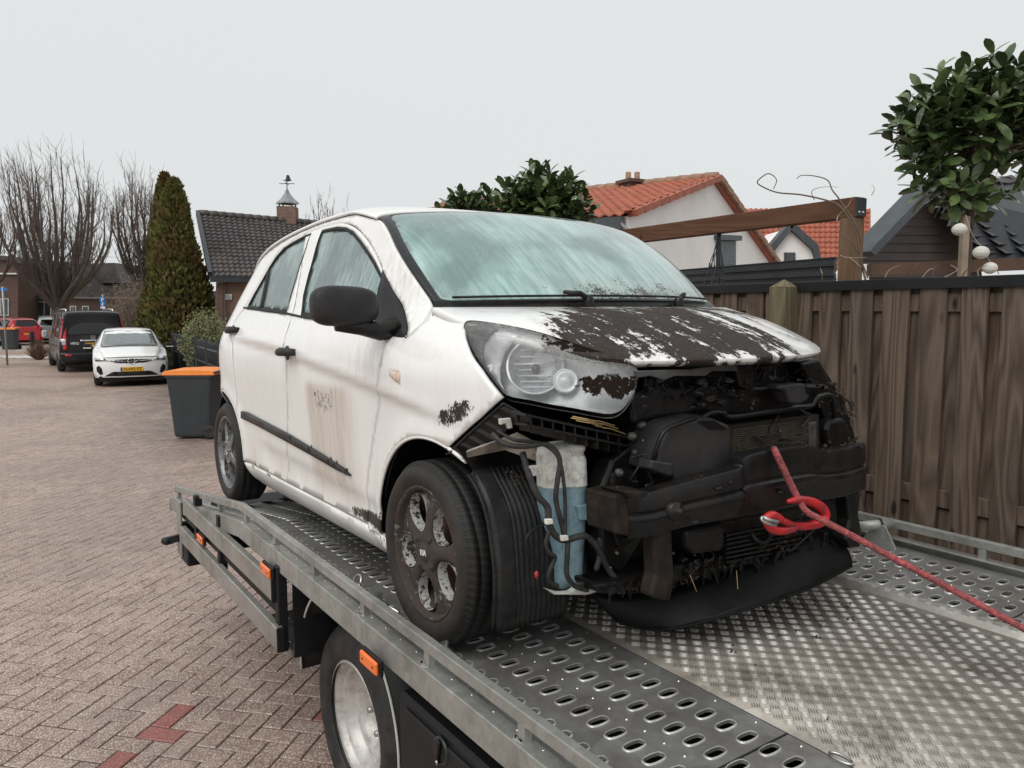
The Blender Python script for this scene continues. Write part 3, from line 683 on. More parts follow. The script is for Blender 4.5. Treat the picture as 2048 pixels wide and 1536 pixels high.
panel('outer_bezel', from2([(300, 735), (420, 735), (500, 760), (440, 800), (400, 850), (395, 920), (420, 1000), (455, 1060), (500, 1130), (520, 1170), (430, 1040), (360, 940), (312, 850), (285, 780)]), lamp_map(-.012), .02, 'lamp_bezel', lamp, solid=.006, flip=flip_l)
panel('indicator_bowl', from2([(500, 770), (560, 775), (640, 800), (590, 840), (540, 900), (505, 1000), (510, 1090), (545, 1160), (500, 1110), (450, 1040), (415, 970), (398, 900), (410, 840), (450, 790)]), lamp_map(-.02), .02, 'lamp_chrome', lamp, solid=.006, flip=flip_l)
def bowl(name, px, rad, depth, mat):
    c = CAR.hit(*ZL([px])[0], LAMP) - en * .028; m = MB()
    m.grid(lambda a, b: tuple(c + (ey * math.cos(a) + ez * math.sin(a)) * rad * b - en * depth * (1 - b * b)), np.linspace(0, 2 * math.pi, 41), [0, .12, .3, .5, .7, .85, 1.], flip=not flip_l)
    o = m.build(name, mat, lamp)
    m = MB(); m.tube([tuple(c + (ey * math.cos(a) + ez * math.sin(a)) * rad) for a in np.linspace(0, 2 * math.pi, 41)], .004, 6); m.build('bowl_ring', 'lamp_chrome', o)
    return o, c
plain('bowl_chrome', (.62, .63, .64), .18, .35, var=.25, scale=30, bump=.5, bscale=30)
b1, c1 = bowl('reflector_bowl', (735, 985), .078, .05, 'bowl_chrome')
for k in range(7):
    m = MB(); zz = -.055 + k * .018; hw_ = math.sqrt(max(0, .072 ** 2 - zz * zz)); m.bar(tuple(c1 + ez * zz - ey * hw_ - en * (.045 * (1 - (zz / .078) ** 2) * .8 - .004)), tuple(c1 + ez * zz + ey * hw_ - en * (.045 * (1 - (zz / .078) ** 2) * .8 - .004)), .004, .003); m.build('reflector_facet', 'lamp_chrome', b1)
m = MB(); m.lathe([(0, .0), (.010, .0), (.012, -.01), (.012, -.05)], (0, 0, 0), 'z', 16); me = m.mesh('bulb'); me.transform(basis(tuple(c1 - en * .012), tuple(ey), tuple(ez), tuple(en))); link('bulb', me, 'lamp_bezel', b1)
m = MB(); m.grid(lambda a, b: tuple(c1 + ey * (.07 * a) + ez * (.012 + .003 * b) - en * .016), [-1, 0, 1], [-1, 1]); m.build('bowl_shelf', 'lamp_chrome', b1, solid=.003)
c2 = CAR.hit(*ZL([(930, 1070)])[0], LAMP) - en * .036; m = MB(); m.lathe([(0, .006), (.014, .004), (.022, -.002), (.030, -.004), (.033, 0), (.036, -.012)], (0, 0, 0), 'z', 28); me = m.mesh('indicator_cup'); me.transform(basis(tuple(c2), tuple(ey), tuple(ez), tuple(en))); link('indicator_cup', me, 'lamp_chrome', lamp)

# ------------------------------------------------------------------ what lay behind the bumper
def fx(u, v, x): return CAR.pl(u, v, 0, x)
def slab(name, px, x, depth, mat, parent=car, bev=.006, slope=0.):
    P = [fx(u, v, x) for u, v in px]; m = MB(); n = len(P)
    v = [tuple(p) for p in P] + [(p[0] - depth, p[1] * 1.0, p[2] + slope) for p in P]
    m.add(v, [tuple(range(n)), tuple(range(n, 2 * n))[::-1]] + [(i, n + i, n + (i + 1) % n, (i + 1) % n) for i in range(n)]); return m.build(name, mat, parent, bevel=bev)
def hose(name, pts, r, mat, parent=car, n=8, k=6):
    m = MB(); m.tube(spline(np.array(pts), k), r, n); return m.build(name, mat, parent)
def fpx(L): return [fx(u, v, x) for u, v, x in L]
carrier = slab('front_carrier', [(1270, 745), (1640, 720), (1690, 800), (1720, 900), (1715, 1080), (1500, 1120), (1230, 1180), (1195, 1150), (1185, 980), (1235, 880), (1262, 800)], .40, .05, 'black_plastic', bev=.01)
# upper cross member and lock panel
slab('lock_panel', [(1262, 790), (1300, 772), (1400, 770), (1520, 772), (1585, 765), (1660, 770), (1668, 800), (1590, 822), (1480, 832), (1400, 826), (1310, 838), (1268, 850)], .50, .09, 'black_plastic', carrier, .012)
slab('latch_rail', [(1268, 742), (1380, 738), (1470, 726), (1475, 742), (1425, 742), (1410, 752), (1350, 752), (1330, 760), (1300, 752), (1275, 756)], .56, .006, 'bracket_grey', carrier, .002)
slab('hood_buffer', [(1290, 752), (1310, 752), (1305, 790), (1288, 790)], .49, .03, 'black_plastic', carrier)
slab('hood_latch', [(1470, 722), (1505, 722), (1510, 780), (1480, 775)], .53, .05, 'black_plastic', carrier)
slab('intake_snorkel', [(1558, 770), (1608, 766), (1618, 800), (1600, 808), (1580, 806), (1572, 782), (1555, 778)], .585, .05, 'grey_black_plastic', carrier, .01)
slab('far_lamp_mount', [(1600, 724), (1640, 716), (1660, 760), (1690, 830), (1700, 890), (1660, 880), (1640, 800)], .46, .09, 'black_plastic', carrier, .012)
slab('far_horn', [(1658, 840), (1690, 836), (1702, 860), (1704, 890), (1660, 892), (1654, 860)], .53, .05, 'black_plastic', carrier, .012)
hose('bonnet_cable', fpx([(1395, 845, .525), (1420, 826, .535), (1445, 826, .54), (1460, 834, .54), (1520, 826, .545), (1590, 815, .545), (1622, 812, .54), (1634, 796, .54), (1655, 790, .53), (1666, 800, .52), (1668, 840, .5)]), .009, 'black_plastic', carrier)
# near side panel and bracket of the carrier
slab('side_bracket', [(1275, 850), (1320, 808), (1330, 812), (1295, 860), (1290, 905), (1300, 965), (1290, 1075), (1245, 1150), (1205, 1130), (1198, 990), (1225, 920), (1262, 890)], .47, .07, 'black_plastic', carrier, .012)
slab('bracket_pocket', [(1225, 945), (1275, 938), (1280, 990), (1268, 1085), (1238, 1098), (1222, 1060)], .482, .02, 'black_plastic', carrier, .008)
for u, v in ((1266, 873), (1285, 850), (1240, 946)):
    p = fx(u, v, .485); m = MB(); m.lathe([(0, .012), (.006, .011), (.008, .004), (.012, .003), (.012, -.01)], tuple(p), 'x', 12); m.build('bolt', 'bracket_grey', carrier)
# radiator pack with separate fins
rad = slab('radiator', [(1455, 852), (1638, 828), (1640, 905), (1560, 925), (1460, 945)], .50, .03, 'rad_brown', bev=.002)
A, B, Cc, D = fx(1464, 858, .503), fx(1622, 838, .503), fx(1622, 925, .503), fx(1462, 960, .503); m = MB()
for k in range(24):
    t = (k + .5) / 24; p = A * (1 - t) + D * t; q = B * (1 - t) + Cc * t; m.bar(p, q, .006, .0036)
m.build('radiator_fins', 'fin_brown', rad)['kind'] = 'stuff'
slab('radiator_tank', [(1618, 846), (1634, 842), (1634, 905), (1620, 908)], .512, .03, 'bracket_grey', rad, .004)
slab('radiator_tank', [(1456, 852), (1466, 852), (1466, 930), (1457, 935)], .512, .03, 'rad_brown', rad, .004)
slab('lower_radiator', [(1420, 1050), (1600, 1020), (1620, 1080), (1440, 1120)], .47, .04, 'rad_brown', bev=.004)
# air duct box in front of the radiator, near side
duct = slab('air_duct', [(1318, 905), (1338, 858), (1352, 850), (1400, 838), (1428, 838), (1458, 850), (1462, 862), (1461, 936), (1445, 940), (1352, 968), (1345, 950), (1310, 948)], .575, .11, 'grey_black_plastic', bev=.007, slope=.012)
slab('duct_mouth', [(1304, 920), (1346, 926), (1352, 948), (1340, 954), (1300, 938)], .59, .05, 'frit_black', duct, .006)
for k in range(5):
    u = 1398 + k * 7; m = MB(); m.bar(fx(u, 841, .579), fx(u + 26, 858, .579), .003, .004); m.build('duct_rib', 'black_plastic', duct)
hose('duct_strap', fpx([(1300, 945, .55), (1312, 900, .575), (1330, 862, .585), (1362, 846, .585), (1390, 836, .57)]), .006, 'black_plastic', duct)
# crash beam, bowed, with a pressed groove
bm = MB(); bt = [(1250, 985, .565), (1300, 986, .60), (1365, 968, .628), (1450, 946, .645), (1484, 934, .65), (1490, 915, .65), (1540, 902, .648), (1620, 893, .63), (1640, 902, .625), (1690, 900, .60), (1728, 888, .57)]
bb = [(1255, 1075, .565), (1300, 1070, .60), (1365, 1052, .628), (1450, 1036, .645), (1484, 1030, .65), (1490, 1028, .65), (1540, 1020, .648), (1620, 1002, .63), (1640, 998, .625), (1690, 990, .60), (1728, 978, .57)]
T_ = spline(np.array([fx(*q) for q in bt]), 3); B_ = spline(np.array([fx(*q) for q in bb]), 3); N_ = len(T_)
sec = [(0, -.045), (0, 0), (.03, .001), (.40, .001), (.45, -.005), (.50, -.005), (.54, .006), (.60, .007), (.65, .001), (.97, .001), (1, 0), (1, -.045)]
bm.grid(lambda i, j: tuple(T_[int(i)] * (1 - sec[int(j)][0]) + B_[int(i)] * sec[int(j)][0] + np.array((sec[int(j)][1], 0, 0))), range(N_), range(len(sec)), flip=False)
beam = bm.build('crash_beam', 'beam_black', car, solid=.004, bevel=.0015)
slab('beam_end', [(1228, 992), (1256, 985), (1262, 1075), (1232, 1068)], .575, .12, 'beam_rust', beam, .006)
slab('beam_flange', [(1250, 984), (1296, 983), (1312, 990), (1262, 998)], .60, .10, 'beam_rust', beam, .003)
p = fx(1352, 1022, .632); m = MB(); m.lathe([(0, .022), (.008, .02), (.011, .008), (.022, .006), (.026, 0), (.026, -.02)], tuple(p), 'x', 18); m.build('tow_eye_socket', 'beam_black', beam)
for u, v, a, b in ((1460, 965, .010, .010), (1437, 977, .022, .008), (1390, 1045, .022, .008), (1560, 985, .02, .008)):
    p = fx(u, v, .652); m = MB(); m.box(tuple(p), (.012, a, b), bev=.003); m.build('beam_slot', 'seal_rubber', beam)
# hanging posts
slab('crush_post', [(1308, 1064), (1345, 1058), (1346, 1100), (1350, 1150), (1344, 1192), (1340, 1202), (1318, 1200), (1302, 1194), (1312, 1150), (1310, 1110)], .60, .05, 'beam_rust', beam, .008)
slab('crush_post', [(1694, 990), (1724, 984), (1718, 1030), (1724, 1060), (1722, 1095), (1700, 1098), (1692, 1080), (1700, 1040)], .585, .05, 'beam_black', beam, .008)
# lower cross member and hanging undertray
slab('fan_cowl', [(1370, 1062), (1452, 1046), (1450, 1098), (1440, 1104), (1390, 1110), (1372, 1096)], .56, .06, 'black_plastic', bev=.012)
slab('lower_member', [(1190, 1168), (1245, 1160), (1310, 1140), (1500, 1100), (1690, 1060), (1700, 1082), (1520, 1128), (1350, 1165), (1230, 1190), (1195, 1186)], .52, .10, 'black_plastic', bev=.01)
for k in range(12):
    t = k / 11; u = 1350 + 330 * t; v = 1140 - 72 * t; slab('member_rib', [(u, v - 8), (u + 6, v - 10), (u + 9, v + 20), (u - 4, v + 22)], .535, .03, 'black_plastic', carrier, .002)
tr_t = [fx(u, v, x) for u, v, x in ((1180, 1190, .30), (1330, 1180, .42), (1480, 1130, .50), (1600, 1080, .52), (1672, 1062, .50))]
tr_b = [fx(u, v, x) for u, v, x in ((1240, 1246, .34), (1340, 1258, .47), (1480, 1222, .585), (1610, 1180, .62), (1703, 1132, .60))]
a_, b_ = spline(np.array(tr_t), 5), spline(np.array(tr_b), 5); m = MB()
m.grid(lambda i, t: tuple(a_[int(i)] * (1 - t) + b_[int(i)] * t + np.array((.02 * math.sin(t * 3.14), 0, -.012 * math.sin(t * 3.14) + .003 * math.sin(i * 2.1)))), range(len(a_)), np.linspace(0, 1, 7)); m.build('undertray', 'shaded_tray_black', car, solid=.004)
m = MB(); m.tube([tuple(p) for p in b_], .005, 6); m.build('undertray_edge', 'shaded_tray_black', car)
# dark engine bay wall and slats under the beam
m = MB(); m.box((.05, 0, .52), (.04, 1.2, .75)); m.build('bulkhead', 'black_plastic', car)
for k in range(7):
    v = 1046 + k * 9; m = MB(); m.bar(fx(1450, v + 24, .545), fx(1600, v - 6, .545), .012, .006); m.build('grille_slat', 'black_plastic', carrier)
hose('bumper_wire', fpx([(1575, 1105, .55), (1595, 1090, .56), (1625, 1062, .57), (1634, 1052, .56)]), .004, 'black_plastic', carrier)
hose('cooling_pipe', fpx([(1500, 1060, .54), (1512, 1080, .56), (1530, 1085, .565), (1540, 1068, .56), (1538, 1040, .55)]), .008, 'black_plastic', carrier)

# wheel housing liner with ribs, in front of the near wheel
m = MB(); ys = np.linspace(-.752, -.505, 72); an = np.radians(np.concatenate([np.linspace(-27, 50, 24)]))
def liner(a, y):
    rib = .0065 * (0.5 + .5 * math.sin((y + .75) * 2 * math.pi / .0172)) ** 2 if -.685 < y < -.52 else .004
    r = .352 + rib - .02 * max(0, (y + .53) / .04) ** 2 - (.012 if y < -.735 else 0)
    return (.0 + r * math.cos(a) + .012 * math.sin(3 * a) + .035 * max(0, -a) + .012 * math.sin(9 * a + y * 14) * .4, y + .05 * max(0, -a - .1), .285 + r * math.sin(a))
m.grid(liner, an, ys, flip=False); liner_o = m.build('arch_liner', 'liner_black', car, solid=.004)
hose('liner_cable', [CAR.pl(u, v, 0, .365) + np.array((dx, 0, 0)) for u, v, dx in ((1096, 1036, .01), (1075, 1048, .02), (1050, 1058, .03), (1040, 1075, .03), (1046, 1100, .03), (1064, 1130, .03), (1070, 1142, .03))], .004, 'seal_rubber', liner_o)
p = CAR.pl(1073, 1150, 0, .40); m = MB(); m.lathe([(0, .012), (.006, .008), (.007, -.004), (0, -.012)], tuple(p), 'z', 10); m.build('cable_plug', 'red_hook_paint', liner_o)
# bracket grid below the lamp
grid_ = slab('lamp_bracket', [(1032, 822), (1090, 838), (1160, 858), (1250, 872), (1252, 888), (1210, 892), (1150, 880), (1080, 862), (1035, 850)], .42, .03, 'black_plastic', bev=.004)
for k in range(9):
    u = 1050 + k * 22; v0 = 828 + k * 5.6; m = MB(); m.bar(fx(u, v0, .445), fx(u + 2, v0 + 34, .445), .006, .05, (1, 0, 0)); m.build('bracket_rib', 'black_plastic', grid_)
for a, b in (((1040, 828), (1250, 874)), ((1042, 848), (1245, 890))):
    m = MB(); m.bar(fx(*a, .45), fx(*b, .45), .05, .006, (0, 0, 1)); m.build('bracket_rib', 'black_plastic', grid_)
# slotted edge piece along the torn wing
E0, E1 = np.array([CAR.hit(u, v, SIDE) for u, v in ((893, 902), (1002, 803))]); E0 += (0, .012, -.004); E1 += (0, .012, -.004)
ed = MB(); inw = np.array((.045, .035, -.03)); ed.add([tuple(E0), tuple(E1), tuple(E1 + inw), tuple(E0 + inw)], [(0, 1, 2, 3)]); edge = ed.build('bumper_rail', 'black_plastic', car, solid=.008)
for k in range(7):
    t = (k + .5) / 7; a = E0 * (1 - t) + E1 * t + np.array((.008, -.006, .004)); m = MB(); m.bar(a, a + inw * .95, .006, .014); m.build('rail_rib', 'grey_black_plastic', edge)
hose('rail_lip', [tuple(E0 + np.array((.004, -.006, -.002))), tuple((E0 + E1) / 2 + np.array((.004, -.008, -.002))), tuple(E1 + np.array((.004, -.006, -.002)))], .005, 'black_plastic', edge)
# pale inner wing metal
m = MB(); ip = [fx(932, 905, .25), fx(1000, 880, .30), (fx(1035, 868, .34)), fx(1085, 895, .36), fx(1080, 925, .34), fx(1010, 900, .27), fx(935, 915, .23)]
n = len(ip); m.add([tuple(p) for p in ip] + [(p[0] - .03, p[1] + .02, p[2]) for p in ip], [tuple(range(n)), tuple(range(n, 2 * n))[::-1]] + [(i, n + i, n + (i + 1) % n, (i + 1) % n) for i in range(n)]); m.build('inner_wing', 'muddy_cream', car)
slab('clip', [(1001, 838), (1022, 836), (1026, 856), (1018, 858), (1014, 846), (1002, 850)], .40, .012, 'white_clip', car, .002)
# washer bottle: pale above the fluid line, blue below
def bottle(name, z_of, mat, parent, prof, cx, cy, rx, ry):
    m = MB(); k = 24
    m.grid(lambda i, t: (cx + prof[int(i)][1] * rx * math.copysign(abs(math.cos(t)) ** .7, math.cos(t)), cy + prof[int(i)][2] + prof[int(i)][1] * ry * math.copysign(abs(math.sin(t)) ** .7, math.sin(t)), prof[int(i)][0]), range(len(prof)), np.linspace(0, 2 * math.pi, k + 1), flip=True)
    return m.build(name, mat, parent)
bt_, bb_ = CAR.pl(1140, 905, 0, .42), CAR.pl(1150, 1185, 0, .42); cy = CAR.pl(1142, 1000, 0, .42)[1]
zl = CAR.pl(1142, 978, 0, .45)[2]; zt = CAR.pl(1142, 888, 0, .42)[2]; zb = CAR.pl(1150, 1180, 0, .42)[2]
up = [(zt + .004, .0, .0), (zt, .70, -.0), (zt - .012, .95, 0), (zt - .03, 1.02, 0), (zl, 1.0, 0)]
res = bottle('washer_reservoir', None, 'reservoir_plastic', car, up, .38, cy - .006, .045, .066)
dn = [(zl, 1.0, 0), (zl - .05, 1.0, .0), (zl - .10, .92, .008), (zl - .15, .72, .016), (zl - .20, .55, .018), (zb + .02, .50, .016), (zb, .42, .016), (zb - .002, 0, .016)]
bottle('fluid_section', None, 'washer_fluid_blue', res, dn, .38, cy - .006, .0455, .0665)
ny = CAR.pl(1157, 930, 0, .43)[1]; m = MB(); zn = CAR.pl(1157, 897, 0, .43)[2]
m.lathe([(.0, .012), (.026, .010), (.029, .002), (.029, -.006), (.024, -.010), (.026, -.03)], (.415, ny, zn), 'z', 22); m.build('filler_cap', 'white_clip', res)
m = MB(); m.lathe([(.026, zn - .02), (.031, zn - .03), (.033, zl)], (.415, ny, 0), 'z', 22); m.build('filler_neck', 'reservoir_plastic', res)
m = MB(); m.lathe([(.0332, zl), (.032, zl - .06), (.028, zl - .12), (.022, zl - .20), (.018, zb + .01)], (.413, ny, 0), 'z', 22); m.build('filler_column', 'washer_fluid_blue', res)
slab('reservoir_tab', [(1054, 936), (1060, 932), (1082, 930), (1086, 950), (1062, 954), (1054, 948)], .43, .012, 'reservoir_plastic', res, .003)
slab('reservoir_lug', [(1156, 1012), (1192, 1006), (1196, 1020), (1190, 1040), (1162, 1042)], .455, .03, 'washer_fluid_blue', res, .004)
slab('reservoir_foot', [(1093, 1178), (1120, 1186), (1142, 1184), (1160, 1172), (1200, 1182), (1176, 1190), (1150, 1190), (1110, 1190)], .44, .02, 'white_clip', res, .003)
# hoses and wiring around the bottle
wire = lambda L, r=.006, nm='wiring_hose': hose(nm, fpx(L), r, 'hose_black')
wire([(985, 868, .36), (1010, 888, .40), (1050, 893, .43), (1090, 888, .45), (1110, 900, .46), (1120, 925, .465), (1115, 960, .465), (1112, 1000, .465), (1124, 1050, .465), (1130, 1075, .465)], .007)
wire([(995, 862, .36), (1030, 880, .41), (1080, 886, .44), (1112, 908, .465), (1124, 940, .47), (1130, 1000, .47), (1130, 1075, .47)], .005)
wire([(1045, 905, .40), (1058, 950, .43), (1075, 990, .45), (1095, 1015, .455), (1098, 1045, .46), (1110, 1070, .465), (1130, 1080, .47), (1170, 1072, .48), (1195, 1095, .48), (1212, 1130, .48), (1225, 1150, .485), (1238, 1162, .49)], .009)
wire([(1100, 1060, .46), (1092, 1085, .46), (1098, 1105, .46), (1110, 1115, .46), (1100, 1140, .455), (1098, 1160, .45), (1115, 1172, .45)], .006)
wire([(1136, 1085, .475), (1134, 1120, .475), (1134, 1150, .47), (1150, 1172, .465), (1175, 1180, .46)], .007)
wire([(1200, 1075, .47), (1200, 1110, .475), (1192, 1140, .47)], .008)
for u, v in ((1099, 1044), (1130, 1077), (1236, 1162)): slab('clip', [(u - 6, v - 5), (u + 7, v - 6), (u + 8, v + 4), (u - 5, v + 6)], .485, .012, 'white_clip', car, .002)
for k in range(6):
    u, v = 1140 + k * 10 + rng.uniform(-8, 8), 832 + k * 3 + rng.uniform(-5, 5); m = MB(); p = fx(u, v, .46); q = fx(u + 60, v + 14 + rng.uniform(-4, 4), .47); m.tube([p, (p + q) / 2 + np.array((0, 0, .004)), q], .0016, 5); m.build('straw', 'straw', car)
# loose cables, brackets and bits hanging in the open front
g3 = np.random.default_rng(21)
for k in range(16):
    u, v = g3.uniform(1250, 1690), g3.uniform(740, 1150); L = [(u, v, .50)]
    for q in range(4): L.append((L[-1][0] + g3.uniform(-28, 34), L[-1][1] + g3.uniform(-6, 26), .50 + g3.uniform(-.01, .05)))
    wire(L, g3.uniform(.0022, .0055), 'loose_cable')
for k in range(18):
    u, v = g3.uniform(1270, 1690), g3.choice([770, 800, 1060, 1090, 1110]) + g3.uniform(-14, 14); a, b = g3.uniform(6, 16), g3.uniform(5, 12)
    slab('torn_bracket', [(u, v), (u + a, v - b * .3), (u + a * 1.1, v + b * .6), (u + a * .5, v + b), (u - a * .2, v + b * .7)], .50 + g3.uniform(0, .05), .02, ['black_plastic', 'beam_rust', 'grey_black_plastic'][k % 3], carrier, .002)
tb1, tb2, tb3 = MB(), MB(), MB()
def shard(mb, p, L, w, d):
    d = np.array(d, float); d /= np.linalg.norm(d); s_ = np.cross(d, (1., .2, .1)); s_ /= np.linalg.norm(s_); n_ = np.cross(d, s_) * .002
    a, b, c_, e = p - s_ * w, p + s_ * w * g3.uniform(.5, 1), p + d * L * .6 + s_ * w * g3.uniform(-.4, .9), p + d * L
    mb.add([tuple(q + n_) for q in (a, b, c_, e)] + [tuple(q - n_) for q in (a, b, c_, e)], [(0, 1, 2, 3), (7, 6, 5, 4), (0, 4, 5, 1), (1, 5, 6, 2), (2, 6, 7, 3), (3, 7, 4, 0)])
for k in range(90):                                                     # torn plastic hanging along the lower edge and from the tray
    t = g3.random(); u = 1205 + 490 * t; v = 1178 - 104 * t + g3.uniform(-6, 8); shard(tb1, fx(u, v, .53 + g3.uniform(-.02, .03)), g3.uniform(.012, .05), g3.uniform(.004, .016), (g3.normal() * .3, g3.normal() * .4, -1))
for k in range(60):                                                     # ragged bits along the lock panel and under the hood lip
    u = g3.uniform(1280, 1660); v = np.interp(u, [1280, 1480, 1660], [766, 752, 742]) + g3.uniform(-14, 34); shard(tb1, fx(u, v, .535 + g3.uniform(-.03, .02)), g3.uniform(.008, .035), g3.uniform(.004, .014), g3.normal(size=3) + np.array((.3, 0, -.3)))
for k in range(46):                                                     # clips, screws and grey bits standing in for edge highlights
    u, v = g3.uniform(1215, 1710), g3.uniform(760, 1170); p = fx(u, v, .50 + g3.uniform(.0, .03)); tb2.box(tuple(p), tuple(g3.uniform(.003, .011, 3)), tuple(g3.uniform(0, 3, 3)), .001)
for k in range(26):                                                     # dry grass and fibres caught in the wreck
    u, v = g3.uniform(1260, 1715), g3.choice([770, 800, 890, 900, 1060, 1100, 1130]) + g3.uniform(-16, 16); p = fx(u, v, .53 + g3.uniform(0, .05)); d = g3.normal(size=3) * np.array((.3, 1, .7)); tb3.tube([p, p + d * .012, p + d * .02 + np.array((0, 0, -.006))], .0009, 3, cap=False)
tb1.build('torn_bits', 'black_plastic', car)['kind'] = 'stuff'; tb2.build('metal_bits', 'bracket_grey', car)['kind'] = 'stuff'; tb3.build('caught_fibres', 'mud_brown', car)['kind'] = 'stuff'
# clumps of dirt along ledges
def clump(bm_, c, s, n=10):
    for _ in range(n):
        d = rng.normal(size=3) * s; q = np.array(c) + d; r = s * rng.uniform(.15, .5)
        o = rng.normal(size=(8, 3)) * .25 + np.array([(i, j, k) for i in (-1, 1) for j in (-1, 1) for k in (-1, 1)]) * .6
        bm_.add(o * r + q, [(0, 1, 3, 2), (4, 6, 7, 5), (0, 4, 5, 1), (2, 3, 7, 6), (0, 2, 6, 4), (1, 5, 7, 3)])
m = MB()
for u, v, x, s in ((1480, 790, .52, .012), (1500, 775, .54, .014), (1640, 806, .545, .014), (1690, 815, .5, .016), (1700, 832, .5, .012), (1540, 898, .648, .006), (1600, 892, .64, .008), (1650, 896, .62, .012), (1690, 892, .6, .012), (1715, 884, .58, .012), (1400, 960, .64, .006), (1320, 982, .61, .005), (1520, 1095, .54, .014), (1580, 1075, .55, .016), (1620, 1050, .55, .016), (1440, 1130, .53, .012), (1380, 1150, .52, .012), (900, 905, .2, .008), (1022, 950, .40, .008), (1030, 970, .40, .007), (1620, 760, .5, .012), (1560, 1085, .55, .014)):
    clump(m, fx(u, v, x), s, 12)
m.build('mud_clumps', 'mud', car)['kind'] = 'stuff'
hose('dead_twig', fpx([(1670, 782, .5), (1688, 795, .52), (1700, 806, .53), (1704, 820, .53)]), .005, 'mud')
for k in range(3):
    p = fx(1380 + k * 88 + rng.uniform(-9, 9), 1150 - k * 9, .54); m = MB(); m.tube([p, p + np.array((.01, rng.uniform(-.02, .02), -.05 - rng.uniform(0, .05)))], .0015, 4); m.build('grass_stalk', 'straw', car)

# ------------------------------------------------------------------ hook and winch rope (held by the beam, things of their own)
HX = .70
def hp(u, v, x=HX): return CAR.w(CAR.pl(u, v, 0, x))
hk = MB(); cl = spline(np.array([hp(1575, 1003), hp(1600, 1000), hp(1628, 1006), hp(1648, 1022), hp(1646, 1040), hp(1625, 1050), hp(1590, 1052), hp(1562, 1040)]), 5)
rs = np.interp(np.linspace(0, 1, len(cl)), [0, .12, .35, .55, .8, 1], [.005, .012, .0155, .0155, .012, .010]); hk.tube(cl, rs, 12)
hook = hk.build('tow_hook', 'red_hook_paint'); tag(hook, 'red steel tow hook holding the rope under the crash beam', 'hook')
m = MB(); m.tube(spline(np.array([hp(1562, 1040), hp(1546, 1030), hp(1532, 1038), hp(1540, 1056), hp(1560, 1062), hp(1582, 1058), hp(1590, 1052)]), 5), .012, 10); m.build('hook_eye', 'red_hook_paint', hook)
m = MB(); m.tube(spline(np.array([hp(1552, 1050, .73), hp(1538, 1048, .73), hp(1524, 1040, .72), hp(1526, 1034, .72), hp(1538, 1040, .735), (hp(1556, 1044, .735))]), 5), .005, 6); m.build('safety_latch', 'bare_steel', hook)
rp = spline(np.array([hp(1548, 898, .645), hp(1552, 906, .67), hp(1566, 935, .68), hp(1580, 965, .685), hp(1598, 1000, .70), hp(1612, 1022, .715), hp(1640, 1038, .735), hp(1720, 1080, .80), hp(1880, 1166, .95), hp(2060, 1264, 1.12), hp(2300, 1395, 1.30)]), 26)
def braid(path, r):
    m = MB()
    m.tube(path, r * .72, 10)
    P = np.array(path); seg = np.r_[0, np.cumsum(np.linalg.norm(np.diff(P, axis=0), axis=1))]; s = np.arange(0, seg[-1], .0035); Q = np.stack([np.interp(s, seg, P[:, k]) for k in range(3)], 1)
    T = np.gradient(Q, axis=0); T /= np.linalg.norm(T, axis=1)[:, None]; a = np.cross(T, (0, 0, 1.)); a /= np.linalg.norm(a, axis=1)[:, None]; b = np.cross(a, T)
    for k in range(6):
        ph = s / .05 * 2 * math.pi + k * math.pi / 3; rr = r * .62
        m.tube(Q + (a * np.cos(ph)[:, None] + b * np.sin(ph)[:, None]) * rr, r * .42, 5, smooth=True)
    return m
rope = braid(rp, .0098).build('winch_rope', 'rope_pink'); tag(rope, 'pink braided winch rope running from the crash beam to the lower right', 'rope')
# ------------------------------------------------------------------ tow truck (x forward, y left, deck at z = 0)
TR = Frame((.3825, 2.6907, CAM_H - 1.016), R(-55.17))
def mk_galv(name, c0, c1, rough, dark=.0, scale=22, dirt_=.55):
    t = NT(name); sp = t.vor(scale, out='Color'); g = t.noise(4, 6, .65); f = t.noise(90, 3)
    bw = t.n('RGBToBW', {'Color': sp}).outputs[0]
    st = t.noise(1, 5, .6, t.map((30, 30, 2)))
    c = t.mix(c0, c1, t.ramp(t.math('ADD', t.math('MULTIPLY', bw, .5), t.math('MULTIPLY', st, .5)), [(.3, 0), (.75, 1)]))
    c = t.mix(c, (.10, .085, .065), t.math('MULTIPLY', t.ramp(g, [(.42, 0), (.70, 1)]), dirt_))
    c = t.mix(c, (.55, .56, .55), t.math('MULTIPLY', t.ramp(t.noise(13, 5, .7), [(.62, 0), (.72, 1)]), .35))
    MATS[name] = t.bsdf(c, t.ramp(g, [(.3, rough), (.7, rough + .2)]), .55, t.bump(f, .12, .002))
mk_galv('galvanised', (.33, .335, .31), (.43, .435, .41), .40, scale=30)
mk_galv('deck_steel', (.25, .248, .243), (.37, .368, .36), .36, scale=9, dirt_=.75)
mk_galv('worn_edge', (.50, .50, .48), (.66, .66, .64), .3)
mk_galv('chequer_alloy', (.27, .245, .215), (.37, .34, .305), .46, scale=7, dirt_=.9)
mk_galv('chequer_bar', (.42, .40, .37), (.52, .50, .47), .36, dirt_=.75)
mk_galv('anodised', (.36, .35, .33), (.44, .43, .41), .34, scale=3)
plain('truck_black', (.012, .012, .013), .5, var=.3, bump=.2, bscale=120, spec=.25)
plain('orange_marker', (.85, .16, .01), .25, var=.1, coat=.6)
plain('strap_blue', (.03, .22, .50), .5)
plain('zinc', (.55, .55, .53), .3, .9, var=.2)
plain('rim_silver', (.52, .50, .48), .42, .35, var=.1, scale=9, dirt=((.16, .13, .10), .6, 20))
plain('pale_trim', (.55, .54, .50), .5)
truck = thing('tow_truck', 'flatbed tow truck with galvanised rails and perforated tracks carrying the wrecked car', 'truck', frame=TR)
XK, TS, XF, XT = -1.60, .137, 2.6, -3.12
